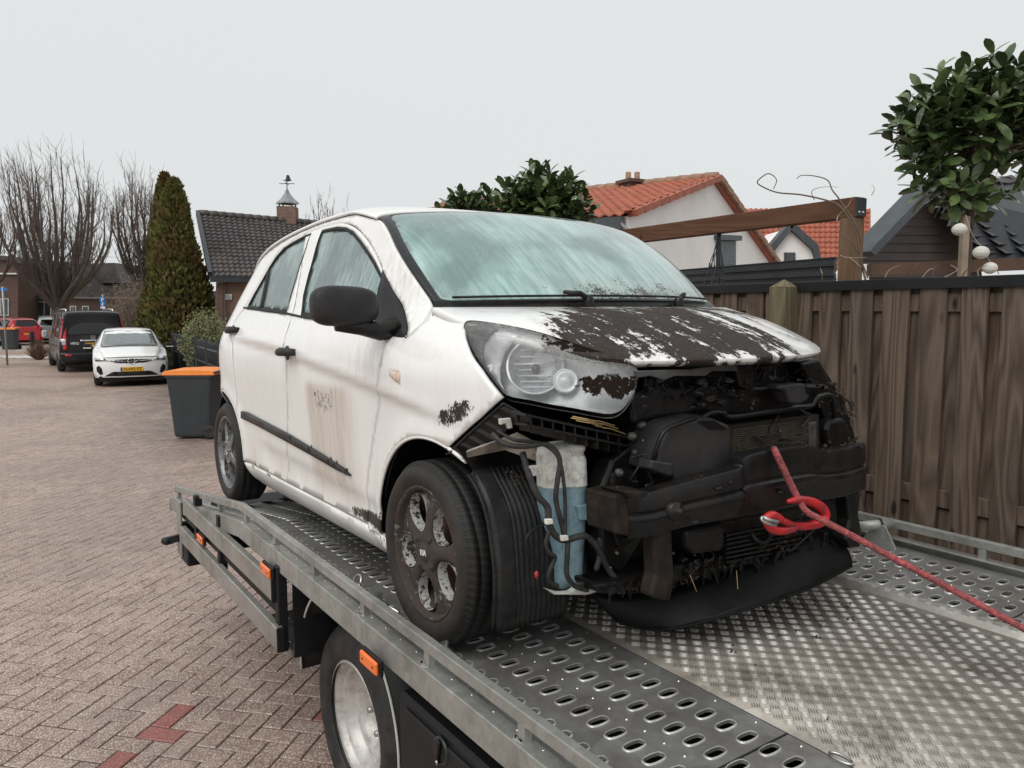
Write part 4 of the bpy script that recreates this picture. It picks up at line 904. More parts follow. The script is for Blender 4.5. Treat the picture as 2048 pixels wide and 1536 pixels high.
def dz(x): return 0. if x > XK else -(XK - x) * TS
def tpl(u, v, y): return TR.pl(u, v, 1, y)
YA, YB, YN, YFA = -.31, .775, -.882, 1.347
# perforated wheel tracks: every slot a real opening with a worn raised lip
def track(name, ys, y_edge0, y_edge1):
    pitch = .0637; rows = sorted(ys); eds = [y_edge0] + [(a + b) / 2 for a, b in zip(rows[:-1], rows[1:])] + [y_edge1]
    m = MB(); lip = MB()
    L, Wd = .0290, .0135
    x = -3.05; k = 0
    xs = [.568 + pitch * i for i in range(-57, 32)]
    for xc in xs:
        gap = .012 if xc > .92 else 0
        for yc, e0, e1 in zip(rows, eds[:-1], eds[1:]):
            x0, x1 = xc - pitch / 2, xc + pitch / 2
            per = []
            for i in range(4): per.append((x0 + (x1 - x0) * i / 4, e0))
            for i in range(6): per.append((x1, e0 + (e1 - e0) * i / 6))
            for i in range(4): per.append((x1 - (x1 - x0) * i / 4, e1))
            for i in range(6): per.append((x0, e1 - (e1 - e0) * i / 6))
            def ring(gx):
                o = []
                for px_, py_ in per:
                    ax, ay = (px_ - xc) / (pitch / 2), (py_ - yc); a = math.atan2(ay / .055, ax)
                    cy_ = math.copysign(L - Wd, math.sin(a)) if abs(math.sin(a)) > 1e-6 else 0
                    o.append((xc + (Wd + gx) * math.cos(a), yc + cy_ * min(1, abs(math.sin(a)) * 1.6) + (Wd + gx) * math.sin(a)))
                return o
            n = len(per); z = lambda q, h: (q[0], q[1], dz(q[0]) + h)
            r2, r1, r0 = ring(.0046), ring(.0020), ring(0)
            m.add([z(q, 0) for q in per] + [z(q, 0) for q in r2], [(i, (i + 1) % n, n + (i + 1) % n, n + i) for i in range(n)])
            lip.add([z(q, 0) for q in r2] + [z(q, .0045) for q in r1] + [z(q, .0030) for q in r0], [(j * n + i, j * n + (i + 1) % n, (j + 1) * n + (i + 1) % n, (j + 1) * n + i) for j in range(2) for i in range(n)], True)
            m.add([z(q, .0030) for q in r0] + [z(q, -.006) for q in r0], [(i, (i + 1) % n, n + (i + 1) % n, n + i) for i in range(n)])
    o = m.build(name, 'deck_steel', truck); lip.build('slot_lips', 'worn_edge', o)['kind'] = 'stuff'
    rv = MB()
    for xc in xs[::1]:
        for yy in (eds[2], YA - .018 if y_edge1 < 0 else YB + .018):
            if (yy == eds[2]) or (int(round(xc / pitch)) % 2): rv.lathe([(0, .003), (.003, .0025), (.0045, 0)], (xc + pitch / 2, yy, dz(xc)), 'z', 6)
    rv.build('rivets', 'zinc', o)['kind'] = 'stuff'
    return o
off = (.092, .205, .337, .455)
track('near_track', [YA - a for a in off], YN, YA)
track('far_track', [YB + a for a in off], YB, YFA)
# seams across the tracks
m = MB()
for a, b in ((YN + .05, YA), (YB, YFA - .02)): m.box((.932, (a + b) / 2, .0016), (.004, b - a, .0024))
m.build('track_seam', 'seal_rubber', truck)['kind'] = 'stuff'
# chequer plate
m = MB(); m.grid(lambda x, y: (x, y, dz(x) + .002), [XT, XK, -.5, XF], [YA + .003, YB - .05]); chq = m.build('chequer_plate', 'chequer_alloy', truck, solid=.004)
bars = MB(); cx_, cy_ = .0336, .0316
for i in range(int(-1.0 / cx_), int(1.75 / cx_)):
    for j in range(34):
        xc = .604 + (i - 18) * cx_; yc = -.2335 + (j - 2) * cy_
        if yc < YA + .014 or yc > YB - .068 or xc < -.9 or xc > 1.75: continue
        s = 1 if (i + j) % 2 == 0 else -1
        for k in range(4):
            o = (k - 1.5) * .0064; ccx, ccy = xc + o * .707 * -s, yc + o * .707
            d = .0150; ax, ay = .707 * d, .707 * d * s; bx_, by_ = -.707 * s * .0023, .707 * .0023
            bars.add([(ccx - ax, ccy - ay, .0022), (ccx - bx_, ccy - by_, .0022), (ccx + ax, ccy + ay, .0022), (ccx + bx_, ccy + by_, .0022), (ccx - ax * .6, ccy - ay * .6, .0052), (ccx + ax * .6, ccy + ay * .6, .0052)],
                     [(0, 1, 4), (1, 2, 5, 4), (2, 3, 5), (3, 0, 4, 5)])
bars.build('chequer_bars', 'chequer_bar', chq)['kind'] = 'stuff'
# folded chequer trim beside the far track
m = MB(); pr = [(YB - .052, .002), (YB - .040, .020), (YB - .030, .024), (YB - .008, .022), (YB - .002, .016), (YB - .001, -.02)]
m.grid(lambda x, k: (x, pr[int(k)][0], dz(x) + pr[int(k)][1]), [XT, XK, XF], range(len(pr)), smooth=False); trim = m.build('folded_trim', 'chequer_bar', truck, solid=.003)
m = MB()
for i in range(56):
    xc = -.9 + i * .0475
    for k in range(4):
        o = (k - 1.5) * .0075; m.bar((xc + o - .005, YB - .038, .0235), (xc + o + .008, YB - .012, .0245), .004, .004)
m.build('trim_bars', 'worn_edge', trim)['kind'] = 'stuff'
# tie-down ring let into the seam
m = MB(); m.tube([(1.07 + .028 * math.cos(a), YA + .012 * math.sin(a) + .002, .008) for a in np.linspace(0, 6.283, 20)], .003, 6); m.build('tie_ring', 'zinc', truck)
# rails: lower channel and upper tube on stubs, on both sides
def railset(yc, s, side):
    # s = +1: inner side is towards +y
    prof_l = [(-.018 * s + 0, -.047), (-.018 * s, .036), (.03 * s, .036), (.03 * s, .028), (-.010 * s, .028), (-.010 * s, -.039), (.03 * s, -.039), (.03 * s, -.047)]
    y0 = yc
    m = MB(); xs = [-3.17, -1.60, XF]; n = len(prof_l)
    v = [(x, y0 + a, dz(x) + b) for x in xs for a, b in prof_l]
    f = [(i * n + k, i * n + (k + 1) % n, (i + 1) * n + (k + 1) % n, (i + 1) * n + k) for i in range(2) for k in range(n)] + [tuple(range(n)), tuple(range(2 * n, 3 * n))[::-1]]
    low = m.add(v, f).build('lower_rail', 'galvanised', truck, bevel=.003)
    m = MB(); xs2 = [-3.06, -1.62, XF]; q = [(-.0, .078), (-.0, .112), (.027, .112), (.027, .078)]; q = [(a * s, b) for a, b in q]
    v = [(x, y0 - .005 * s + a, dz(x) + b) for x in xs2 for a, b in q]; n = 4
    m.add(v, [(i * n + k, i * n + (k + 1) % n, (i + 1) * n + (k + 1) % n, (i + 1) * n + k) for i in range(2) for k in range(n)] + [(0, 1, 2, 3), (8, 9, 10, 11)[::-1]])
    m.build('upper_rail', 'galvanised', low, bevel=.003)
    for x in (-3.03, -2.49, -2.03, -1.55, -1.126, -.685, -.239, .19, .64, 1.1, 1.56, 2.0):
        m = MB(); m.box((x, y0 + .010 * s, dz(x) + .057), (.028, .02, .046)); m.build('rail_stub', 'galvanised', low)
        m = MB()
        for _ in range(5): m.box((x + rng.uniform(-.02, .01), y0 - .004 * s + rng.uniform(-.004, .004), dz(x) + .037), (.016, .006, .005), (0, 0, rng.uniform(-1, 1)))
        m.build('weld_bead', 'worn_edge', low)
    m = MB(); m.box((-3.178, y0 + .006 * s, dz(-3.178) - .005), (.016, .055, .09), (0, R(8), 0), .006); m.build('rail_cap', 'galvanised', low)
    return low
railn = railset(-.886, 1, 'near'); railf = railset(1.352, -1, 'far')
m = MB()
for i in range(40): m.lathe([(0, .0025), (.003, .002), (.004, 0)], (-1.4 + i * .1, -.868, .0365), 'z', 6)
m.build('rail_rivets', 'zinc', railn)['kind'] = 'stuff'
# blue strap lying along the rail
st = [tuple(TR.pl(u, v, 1, -.850)) for u, v in ((880, 1305), (940, 1345), (1000, 1392), (1060, 1432), (1120, 1475), (1180, 1518), (1240, 1562))]
m = MB(); m.tube(spline(np.array(st), 4), [.003] * 12 + [.006] * 13, 6); o = m.build('lashing_strap', 'strap_blue'); o.matrix_world = TR.matrix(); tag(o, 'thin blue lashing strap lying along the inside of the near rail', 'strap')
# wheel-stop fittings by the near wheel: hoop, rods, eye
m = MB(); c = np.array(tpl(752, 1182, -.80)); m.tube([(-.49 + .028 * math.cos(a), -.795 + .012 * math.sin(a), .05 + .022 * math.sin(a)) for a in np.linspace(0, 6.283, 20)], .005, 8); m.build('stop_hoop', 'zinc', truck)
m = MB(); m.tube([(-.49, -.80, .035), (-.26, -.79, .035)], .009, 10); m.build('stop_rod', 'zinc', truck)
m = MB(); m.tube([(-.38, -.775, .02), (-.22, -.765, .02)], .007, 10); m.build('stop_rod', 'zinc', truck)
m = MB(); m.box((-.36, -.785, .025), (.02, .05, .045), bev=.003); m.build('stop_bracket', 'zinc', truck)
e0 = tpl(886, 1276, -.775); m = MB(); m.lathe([(0, -.006), (.012, -.006), (.016, -.004), (.016, .004), (.012, .006), (0, .006)], tuple(e0), 'y', 18); m.box((e0[0] + .012, e0[1], e0[2] - .012), (.026, .012, .05), (0, R(20), 0), .003); m.build('stop_eye', 'zinc', truck)
m = MB(); m.tube([(e0[0] + .02, e0[1] + .004, e0[2] - .028), (e0[0] + .11, e0[1] + .01, .008)], .008, 10); m.build('stop_rod', 'zinc', truck)
# far wheel stop: tube on a triangular cheek
ta, tb = TR.pl(1712, 1054, 1, 1.17), TR.pl(1786, 1046, 1, 1.30); m = MB(); m.tube([tuple(ta), tuple(tb)], .022, 18); far_t = m.build('stop_tube', 'galvanised', truck)
m = MB(); cc_ = ta * .35 + tb * .65; d = (tb - ta) / np.linalg.norm(tb - ta); m.lathe([(.023, -.004), (.0265, -.004), (.0265, .004), (.023, .004)], (0, 0, 0), 'z', 18, closed=True); me = m.mesh('tube_collar'); zc = Vector(d); xc = zc.orthogonal().normalized(); me.transform(basis(tuple(cc_), tuple(xc), tuple(zc.cross(xc)), tuple(zc))); link('tube_collar', me, 'seal_rubber', far_t)
tri = [TR.pl(u, v, 1, 1.235) for u, v in ((1724, 1078), (1750, 1046), (1770, 1052), (1792, 1100), (1788, 1108), (1728, 1094))]
m = MB(); n = len(tri); m.add([tuple(p) for p in tri] + [(p[0], p[1] + .01, p[2]) for p in tri], [tuple(range(n))[::-1], tuple(range(n, 2 * n))] + [(i, (i + 1) % n, n + (i + 1) % n, n + i) for i in range(n)]); m.build('stop_cheek', 'galvanised', far_t, bevel=.002)
ta, tb = TR.pl(1668, 1082, 1, 1.08), TR.pl(1692, 1078, 1, 1.14); m = MB(); m.tube([tuple(ta), tuple(tb)], .022, 16); m.build('stop_tube', 'galvanised', truck)
# under the deck: black box added as the shaded void below the slots, frame beams
m = MB(); m.box((-.1, .233, -.16), (5.2, 2.0, .08)); m.build('deck_void_box', 'truck_black', truck)
m = MB(); m.box((-2.75, .233, -.34), (.8, 2.0, .1), (0, R(-7.8), 0)); m.build('tail_underside', 'truck_black', truck)
for y in (-.2, .66): m = MB(); m.box((-.1, y, -.34), (5.6, .09, .26)); m.build('chassis_beam', 'truck_black', truck)
# side guards
def plank(z0, z1, xa, xb, y=-.93):
    m = MB(); m.box(((xa + xb) / 2, y + .014, (z0 + z1) / 2), (xb - xa, .028, z1 - z0), bev=.004)
    o = m.build('side_guard', 'anodised', truck)
    for k in range(5):
        m = MB(); m.box(((xa + xb) / 2, y + .004 + k * .0052, z1 + .001), (xb - xa - .01, .0022, .003)); m.build('guard_rib', 'anodised', o)
    for xe in (xb + .006,):
        m = MB(); m.box((xe, y + .014, (z0 + z1) / 2), (.012, .032, z1 - z0 + .006), bev=.003); m.build('guard_end_cap', 'truck_black', o)
    return o
plank(-.362, -.266, -2.76, -.99)
gp_ = plank(-.172, -.078, -2.66, -1.045)
for x in (-1.03, -1.95, -2.45): m = MB(); m.box((x, -.895, -.20), (.045, .04, .36), bev=.004); m.build('guard_post', 'truck_black', truck)
m = MB(); m.box((-2.0, -.885, -.212), (1.9, .02, .06)); m.build('guard_backing', 'truck_black', truck)
# rear corner post and plate
m = MB(); P = [tpl(u, v, -.925) for u, v in ((344, 1022), (360, 1024), (364, 1126), (382, 1116), (380, 1112), (363, 1128), (352, 1124))]
m.box((-2.86, -.915, -.30), (.10, .012, .34), (0, R(2), 0), .003); m.build('corner_plate', 'galvanised', truck)
m = MB(); m.box((-2.80, -.86, -.44), (.2, .10, .12), bev=.008); m.build('tail_lamp_box', 'truck_black', truck)
m = MB(); m.bar((-2.86, -.92, -.36), (-2.89, -.96, -.375), .04, .04); m.box((-2.90, -.975, -.38), (.06, .07, .04), (0, 0, .3), .012); m.build('marker_arm', 'truck_black', truck)
m = MB(); m.box((-2.99, -.70, -.36), (.04, .4, .12), bev=.01); m.build('rear_bumper', 'truck_black', truck)
# orange side markers
for u, v, y, s in ((400, 1078, -.925, 1), (531, 1141, -.935, 1), (738, 1325, -.945, 1)):
    p = tpl(u, v, y); m = MB(); m.box(tuple(p), (.115, .012, .04), (0, 0, 0), .004); o = m.build('side_marker', 'orange_marker', truck)
    m = MB(); m.box((p[0], p[1] + .012, p[2]), (.13, .012, .052), bev=.003); m.build('marker_base', 'truck_black', o)
    for dx in (-.036, .036): m = MB(); m.lathe([(0, -.002), (.004, -.001), (.005, .002)], (p[0] + dx, p[1] - .006, p[2]), 'y', 8); m.build('marker_screw', 'truck_black', o)
# low step of perforated sheet behind the wheel
m = MB(); m.box((-1.28, -.62, -.42), (.42, .46, .03), bev=.004); stp = m.build('service_step', 'deck_steel', truck)
m = MB()
for i in range(8):
    for j in range(6): m.lathe([(0, .004), (.008, .004), (.012, .0)], (-1.45 + i * .05, -.82 + j * .08, -.405), 'z', 8)
m.build('step_studs', 'deck_steel', stp)['kind'] = 'stuff'
m = MB(); m.box((-1.02, -.62, -.25), (.012, .46, .34)); m.build('splash_plate', 'truck_black', truck)
# rear wheel
WX, WZ = -.665, -.575; WY = -.745
def truck_wheel(y, sgn):
    m = MB(); m.lathe([(.228, 0), (.238, .004), (.238, .012), (.226, .018), (.218, .020), (.214, .040), (.206, .046), (.196, .048), (.190, .085), (.182, .092), (.165, .094), (.155, .12), (.14, .145), (.11, .15), (.06, .155), (.05, .13), (0, .13)], (0, 0, 0), 'y', 64)
    o = m.build('truck_wheel', 'rim_silver', truck); o.location = (WX, y, WZ)
    if sgn < 0: o.rotation_euler = (0, 0, math.pi)
    m = MB(); m.lathe([(.229, .02), (.24, .0), (.265, -.012), (.31, -.016), (.345, -.006), (.362, .012), (.375, .03), (.382, .05), (.376, .055), (.376, .062), (.383, .067), (.383, .10), (.376, .105), (.376, .112), (.383, .117), (.38, .16), (.35, .21), (.24, .22)], (0, 0, 0), 'y', 96); m.build('tyre', 'truck_tyre', o)
    for k in range(6):
        a = R(60 * k + 12); m = MB(); m.lathe([(0, .10), (.012, .10), (.014, .115), (.014, .14)], (.095 * math.cos(a), 0, .095 * math.sin(a)), 'y', 8); m.build('wheel_nut', 'bare_steel', o)
    return o
plain('truck_tyre', (.026, .026, .026), .6, var=.35, scale=14, bump=.35, bscale=70, dirt=((.06, .05, .042), .6, 7), spec=.25)
truck_wheel(WY, 1); truck_wheel(-WY + .466, -1)
# mudguard with pale edge trim
m = MB(); mg = [(WX + .05 + .46 * math.cos(a), -.30 - .16 + .42 * math.sin(a)) for a in np.radians(np.linspace(-6, 186, 40))]
m.grid(lambda i, y: (mg[int(i)][0], y, mg[int(i)][1]), range(40), [-.80, -.52]); guard = m.build('mudguard', 'truck_black', truck, solid=.006)
m = MB(); m.tube([(x, -.805, z) for x, z in mg], .005, 6); m.build('guard_trim', 'pale_trim', guard)
m = MB(); m.prism([(x, z) for x, z in mg], -.40, -.39, lambda q, h: (q[0], h, q[1])); m.build('inner_panel', 'truck_black', guard)
# tool box with a recessed latch
tx0 = -.04; m = MB(); m.box((tx0 + .75, -.62, -.42), (1.5, .48, .56), bev=.012); tb_ = m.build('tool_box', 'truck_black', truck)
m = MB(); m.box((tx0 + .75, -.864, -.40), (1.40, .012, .46), bev=.006); lid_ = m.build('box_door', 'truck_black', tb_)
p = TR.pl(880, 1502, 1, -.872); m = MB(); m.lathe([(.0, .0), (.03, .0), (.034, -.003), (.038, -.002), (.04, .004)], tuple(p), 'y', 24); m.build('latch_dish', 'frit_black', lid_)
m = MB(); m.box((p[0], p[1] - .006, p[2]), (.016, .014, .075), (0, R(12), 0), .004); m.build('latch_lever', 'black_plastic', lid_)
m = MB(); m.tube([(p[0] + .008, p[1] - .016, p[2] - .018), (p[0] + .010, p[1] - .014, p[2] - .03)], .004, 6); m.build('latch_key', 'zinc', lid_)
# dirt fallen on the chequer plate: each crumb pile a thing of its own is too small, so one scatter
m = MB()
for u, v, s in ((1688, 1215, .010), (1700, 1240, .008), (1636, 1275, .010), (1640, 1250, .006), (1462, 1305, .008), (1560, 1270, .006), (1430, 1300, .004), (1590, 1262, .005), (1660, 1225, .005), (1720, 1250, .004), (1380, 1290, .004), (1510, 1330, .003), (1655, 1440, .004), (1570, 1205, .005)):
    p = TR.pl(u, v, 2, .006); clump(m, (p[0], p[1], .008), s, 9)
for _ in range(140):
    x, y = rng.uniform(.1, 1.3), rng.uniform(-.28, .68); clump(m, (x, y, .005), .0018, 2)
o = m.build('dirt_crumbs', 'mud'); o.matrix_world = TR.matrix(); tag(o, 'dark crumbs of soil fallen on the chequer plate', 'dirt', kind='stuff')
# ------------------------------------------------------------------ ground
def wpos(t): return t.n('NewGeometry').outputs['Position']
def mk_pavers(name, c0, c1, stone, far=False):
    t = NT(name); P = wpos(t)
    tone = t.vor(7.5, P, 'Color'); bw = t.n('RGBToBW', {'Color': tone}).outputs[0]; big = t.noise(.35, 4, .5, P); mid = t.noise(2.2, 5, .6, P)
    c = t.mix(c0, c1, t.ramp(t.math('ADD', t.math('MULTIPLY', bw, .55), t.math('MULTIPLY', mid, .45)), [(.25, 0), (.75, 1)]))
    v = t.vor(125, P); vc = t.n('RGBToBW', {'Color': t.vor(125, P, 'Color')}).outputs[0]
    sp = t.math('MULTIPLY', t.ramp(v, [(.36, 1), (.56, 0)]), t.ramp(vc, [(.30, 0), (.55, 1)]))
    c = t.mix(c, stone, t.math('MULTIPLY', sp, .62))
    c = t.mix(c, (.05, .035, .03), t.math('MULTIPLY', t.ramp(t.noise(120, 3, .6, P), [(.55, 0), (.7, 1)]), .7))
    X, Y, Z = t.xyz(P)
    wet = t.ramp(t.math('ADD', big, t.math('MULTIPLY', mid, .4)), [(.62, 0), (.82, 1)])
    c = t.mix(c, tuple(a * .55 for a in c0), t.math('MULTIPLY', wet, .3))
    # darker worn strip where cars park at the kerb
    gut = t.math('MULTIPLY', t.math('MULTIPLY', t.sm(t.math('ADD', X, t.math('MULTIPLY', Y, .44)), -1.7, -.2), t.sm(Y, 9.5, 12.5)), t.ramp(mid, [(.35, .3), (.65, 1)]))
    c = t.mix(c, (.10, .085, .076), t.math('MULTIPLY', gut, .72))
    h = t.math('ADD', t.math('MULTIPLY', sp, .6), t.math('MULTIPLY', t.noise(90, 4, .6, P), .8))
    if far:
        br = t.n('TexBrick', {'Vector': t.map((1, 1, 1), rot=(0, 0, R(12.3)), v=P), 'Scale': 1., 'Brick Width': .21, 'Row Height': .105, 'Mortar Size': .006, 'Mortar Smooth': .3, 'Color1': (1, 1, 1), 'Color2': (.8, .8, .8), 'Mortar': (.45, .4, .38)})
        c = t.mix(c, br.outputs[0], 1., 'MULTIPLY')
    MATS[name] = t.bsdf(c, t.math('SUBTRACT', .62, t.math('MULTIPLY', wet, .28)), 0, t.bump(h, .5, .004), .5)
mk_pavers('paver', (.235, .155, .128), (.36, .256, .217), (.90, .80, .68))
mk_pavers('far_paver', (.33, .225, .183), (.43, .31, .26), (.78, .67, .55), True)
mk_pavers('red_paver', (.26, .075, .065), (.33, .11, .095), (.50, .32, .28))
plain('joint_sand', (.055, .042, .034), .9, var=.4, scale=30)
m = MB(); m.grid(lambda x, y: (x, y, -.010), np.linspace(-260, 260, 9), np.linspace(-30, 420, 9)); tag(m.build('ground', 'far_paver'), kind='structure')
pave = bpy.data.objects.new('street_paving', None); COL.objects.link(pave); tag(pave, kind='structure')
E2 = np.array([math.cos(R(12.3)), -math.sin(R(12.3))]); E1 = np.array([math.sin(R(12.3)), math.cos(R(12.3))]); G0 = np.array([-1.767, 3.414]); UA = .1055
def brick_mesh(name, mat):
    L, Wd, b, g = 2 * UA, UA, .004, .0035; m = MB()
    x0, x1, y0, y1 = g, L - g, g, Wd - g
    v = [(x0, y0, -.02), (x1, y0, -.02), (x1, y1, -.02), (x0, y1, -.02), (x0, y0, -.004), (x1, y0, -.004), (x1, y1, -.004), (x0, y1, -.004), (x0 + b, y0 + b, 0), (x1 - b, y0 + b, 0), (x1 - b, y1 - b, 0), (x0 + b, y1 - b, 0)]
    m.add(v, [(0, 1, 5, 4), (1, 2, 6, 5), (2, 3, 7, 6), (3, 0, 4, 7), (4, 5, 9, 8), (5, 6, 10, 9), (6, 7, 11, 10), (7, 4, 8, 11), (8, 9, 10, 11)])
    me = m.mesh(name); me.materials.append(M(mat)); return me, m
bme, bm_ = brick_mesh('brick', 'paver'); rme, _ = brick_mesh('brick', 'red_paver')
cells = []
for i in range(-110, 60):
    for j in range(-12, 150):
        d = (i - j) % 4
        if d not in (0, 3): continue
        c = G0 + E2 * UA * (i + (1 if d == 0 else .5)) + E1 * UA * (j + (.5 if d == 0 else 1))
        if c[1] < 2.6 or c[1] > 16: continue
        u = 1024 + FPX * c[0] / (c[1] * math.cos(PITCH) + CAM_H * math.sin(PITCH))
        if u < -60 or u > 720 - max(0, c[1] - 9) * 18: continue
        cells.append((c[1] + .3 * abs(c[0]), i, j, d, u))
vis = sorted([q for q in cells if 0 <= q[4] <= 620 - 60 * max(0, q[0] - 4)]); keep = set(q[1:4] for q in vis[:300])
reds = {(0, 0, 0), (0, 1, 3), (0, -3, 3), (7, 3, 0), (-9, -4, 3)}
rest = MB(); BV = np.array(bm_.v)
for _, i, j, d, u in cells:
    o = G0 + E2 * UA * i + E1 * UA * j; jit = rng.normal(size=3)
    a = math.atan2(E2[1], E2[0]) if d == 0 else math.atan2(E1[1], E1[0])
    if d == 3: o = o + E2 * UA                                          # a brick laid the other way
    rz = a + jit[0] * .006; dzb = abs(jit[1]) * .0012 - .001
    if (i, j, d) in keep or (i, j, d) in reds:
        b = bpy.data.objects.new('brick', rme if (i, j, d) in reds else bme); COL.objects.link(b); b.parent = pave
        b.location = (o[0], o[1], dzb); b.rotation_euler = (jit[2] * .004, jit[0] * .004, rz)
    else:
        ca, sa = math.cos(rz), math.sin(rz); tx = jit[2] * .004
        rest.add(np.stack([o[0] + BV[:, 0] * ca - BV[:, 1] * sa, o[1] + BV[:, 0] * sa + BV[:, 1] * ca, BV[:, 2] + dzb + tx * BV[:, 1]], 1), bm_.f)
o = rest.build('bricks_beyond', 'paver', pave); o['kind'] = 'stuff'
m = MB(); m.grid(lambda a, b: tuple(at_z(a, b, -.009)[:2]) + (-.006,), [-80, 300, 740], [1700, 1200, 900, 816]); tag(m.build('joint_bed', 'joint_sand', pave), kind='structure')
# white give-way strokes far off on the left
for u in (2, 22, 44, 70):
    a, b = at_z(u, 711, .004), at_z(u + 22, 716.5, .004); m = MB(); d = (b - a) / np.linalg.norm(b - a); nn = np.array((-d[1], d[0], 0)) * .16
    m.add([tuple(a - nn), tuple(b - nn), tuple(b + nn), tuple(a + nn)], [(0, 1, 2, 3)]); tag(m.build('road_marking', 'pale_trim', None, solid=.003, offset=1), kind='structure')
m = MB(); q = [at_z(u, v, .0) for u, v in ((-200, 702), (105, 702), (95, 690), (-200, 690))]; m.add([(p[0], p[1], .02) for p in q], [(0, 1, 2, 3)]); plain('pale_paving', (.34, .30, .26), .8, var=.2, scale=3); tag(m.build('pavement', 'pale_paving', None, solid=.12), kind='structure')

# ------------------------------------------------------------------ board fence on the right
def mk_wood(name, c0, c1, dark, knots=True, scale=1., along='z'):
    t = NT(name); P = t.obj; rd = t.rnd()
    sh = t.n('CombineXYZ', {0: t.math('MULTIPLY', rd, 37.), 1: t.math('MULTIPLY', rd, 19.), 2: t.math('MULTIPLY', rd, 53.)}).outputs[0]
    Q = t.n('VectorMath', {0: P, 1: sh}, operation='ADD').outputs[0]
    st = {'z': (1, 1, .10), 'x': (.10, 1, 1)}[along]; mp = t.map(tuple(a * scale for a in st), v=Q)
    warp = t.noise(3.2, 3, .5, mp, .6); ring = t.math('FRACT', t.math('MULTIPLY', warp, 16))
    g = t.math('ABSOLUTE', t.math('SUBTRACT', ring, .5)); fine = t.noise(1, 5, .7, t.map(tuple(a * b for a, b in zip(st, (240, 240, 40) if along == 'z' else (40, 240, 240))), v=Q))
    big = t.noise(1.3, 4, .6, Q)
    c = t.mix(c0, c1, t.ramp(t.math('ADD', t.math('ADD', t.math('MULTIPLY', g, .55), t.math('MULTIPLY', fine, .4)), t.math('MULTIPLY', big, .35)), [(.36, 0), (.72, 1)]))
    c = t.mix(c, t.mix(c, (1.25, 1.15, 1.05), rd, 'MULTIPLY'), .8)
    if knots:
        kv = t.vor(1, t.map((7, 7, 2.6), v=Q)); c = t.mix(dark, c, t.ramp(kv, [(.07, 0), (.13, 1)]))
    c = t.mix(c, dark, t.math('MULTIPLY', t.ramp(big, [(.52, 0), (.78, 1)]), .45))
    MATS[name] = t.bsdf(c, .75, 0, t.bump(t.math('ADD', g, fine), .45, .004), .25)
mk_wood('weathered_board', (.062, .045, .034), (.160, .124, .097), (.019, .014, .010))
mk_wood('mossy_post', (.085, .077, .046), (.16, .145, .095), (.05, .055, .022))
mk_wood('pergola_wood', (.085, .040, .022), (.135, .066, .038), (.04, .02, .012), along='x')
mk_wood('pergola_post_wood', (.12, .075, .045), (.19, .125, .082), (.05, .03, .018))
FP0 = np.array([2.2, 3.3]); FD = np.array([-.5, .8660]); FN = np.array([-.866, -.5])      # FN faces the street
def fs(u, off=0.):                                                       # distance along the fence seen at column u
    a = (u - 1024) / FPX / math.cos(PITCH); p0 = FP0 + FN * off
    # X = a * Y' ; near enough with the column's ray on the ground plane
    return (p0[0] - a * p0[1]) / (a * FD[1] - FD[0])
FTOP = 2.135
fence = thing('board_fence', 'weathered brown board fence with a black cap behind the truck', 'fence', (FP0[0], FP0[1], 0), math.atan2(FD[1], FD[0]))
# local: x along the fence, y = to the left of FD -> FN is +y side
def fboard(name, s0, s1, y, th, z0, z1, mat, cup=.004):
    m = MB(); w = (s1 - s0); n = 4; r = rng.normal(size=4) * .002
    pts = [(s0 + w * k / n, y + th / 2 + cup * (1 - (2 * k / n - 1) ** 2) + r[k % 4] * .4) for k in range(n + 1)] + [(s1, y - th / 2), (s0, y - th / 2)]
    m.prism(pts, z0, z1, lambda q, h: (q[0], q[1], h)); return m.build(name, mat, fence, bevel=.002)
fz = lambda a: 1400 + a / 2.844
front = [(360, 408), (250, 345), (105, 196), (-40, 62)][::-1] + [(508, 614), (660, 777), (835, 961), (1020, 1166), (1225, 1376), (1460, 1612), (1690, 1846)]
fr = sorted([(fs(fz(b), .03), fs(fz(a), .03)) for a, b in front]); wd = np.median([b - a for a, b in fr]); pt = np.median(np.diff([a for a, b in fr]))
s = fr[0][0] - pt
while s > -2.4: fr.append((s, s + wd)); s -= pt
s = max(a for a, b in fr) + pt
while s < 4.6: fr.append((s, s + wd)); s += pt
fr.sort()
for a, b in fr: fboard('board', a, b, .022 + rng.uniform(-.002, .003), .018, .04, FTOP - .03 + rng.uniform(-.006, .003), 'weathered_board')
for (a, b), (c, d) in zip(fr[:-1], fr[1:]): fboard('back_board', b - .045, c + .045, -.016, .016, .04, FTOP - .035, 'weathered_board')
rz0 = FTOP - .11
for z in (rz0, 1.1, .3): m = MB(); m.box((1.1, .003, z), (7.2, .022, .085), bev=.003); m.build('fence_rail', 'weathered_board', fence)
m = MB(); m.box((1.1, .004, FTOP), (7.2, .085, .016), bev=.003); m.box((1.1, .046, FTOP - .02), (7.2, .006, .045)); m.build('cap_strip', 'truck_black', fence)
for u0, u1 in ((1545, 1577),):
    s0, s1 = fs(u1, .09), fs(u0, .09); w = s1 - s0; m = MB(); zt_ = FTOP - .0
    m.box(((s0 + s1) / 2, .088, zt_ / 2 - .01), (w, w, zt_ - .02), bev=.004); c = ((s0 + s1) / 2, .088)
    h = w / 2; m.add([(c[0] - h, c[1] - h, zt_ - .02), (c[0] + h, c[1] - h, zt_ - .02), (c[0] + h, c[1] + h, zt_ - .02), (c[0] - h, c[1] + h, zt_ - .02), (c[0], c[1], zt_ + .025)], [(0, 1, 4), (1, 2, 4), (2, 3, 4), (3, 0, 4)])
    m.build('fence_post', 'mossy_post', fence)

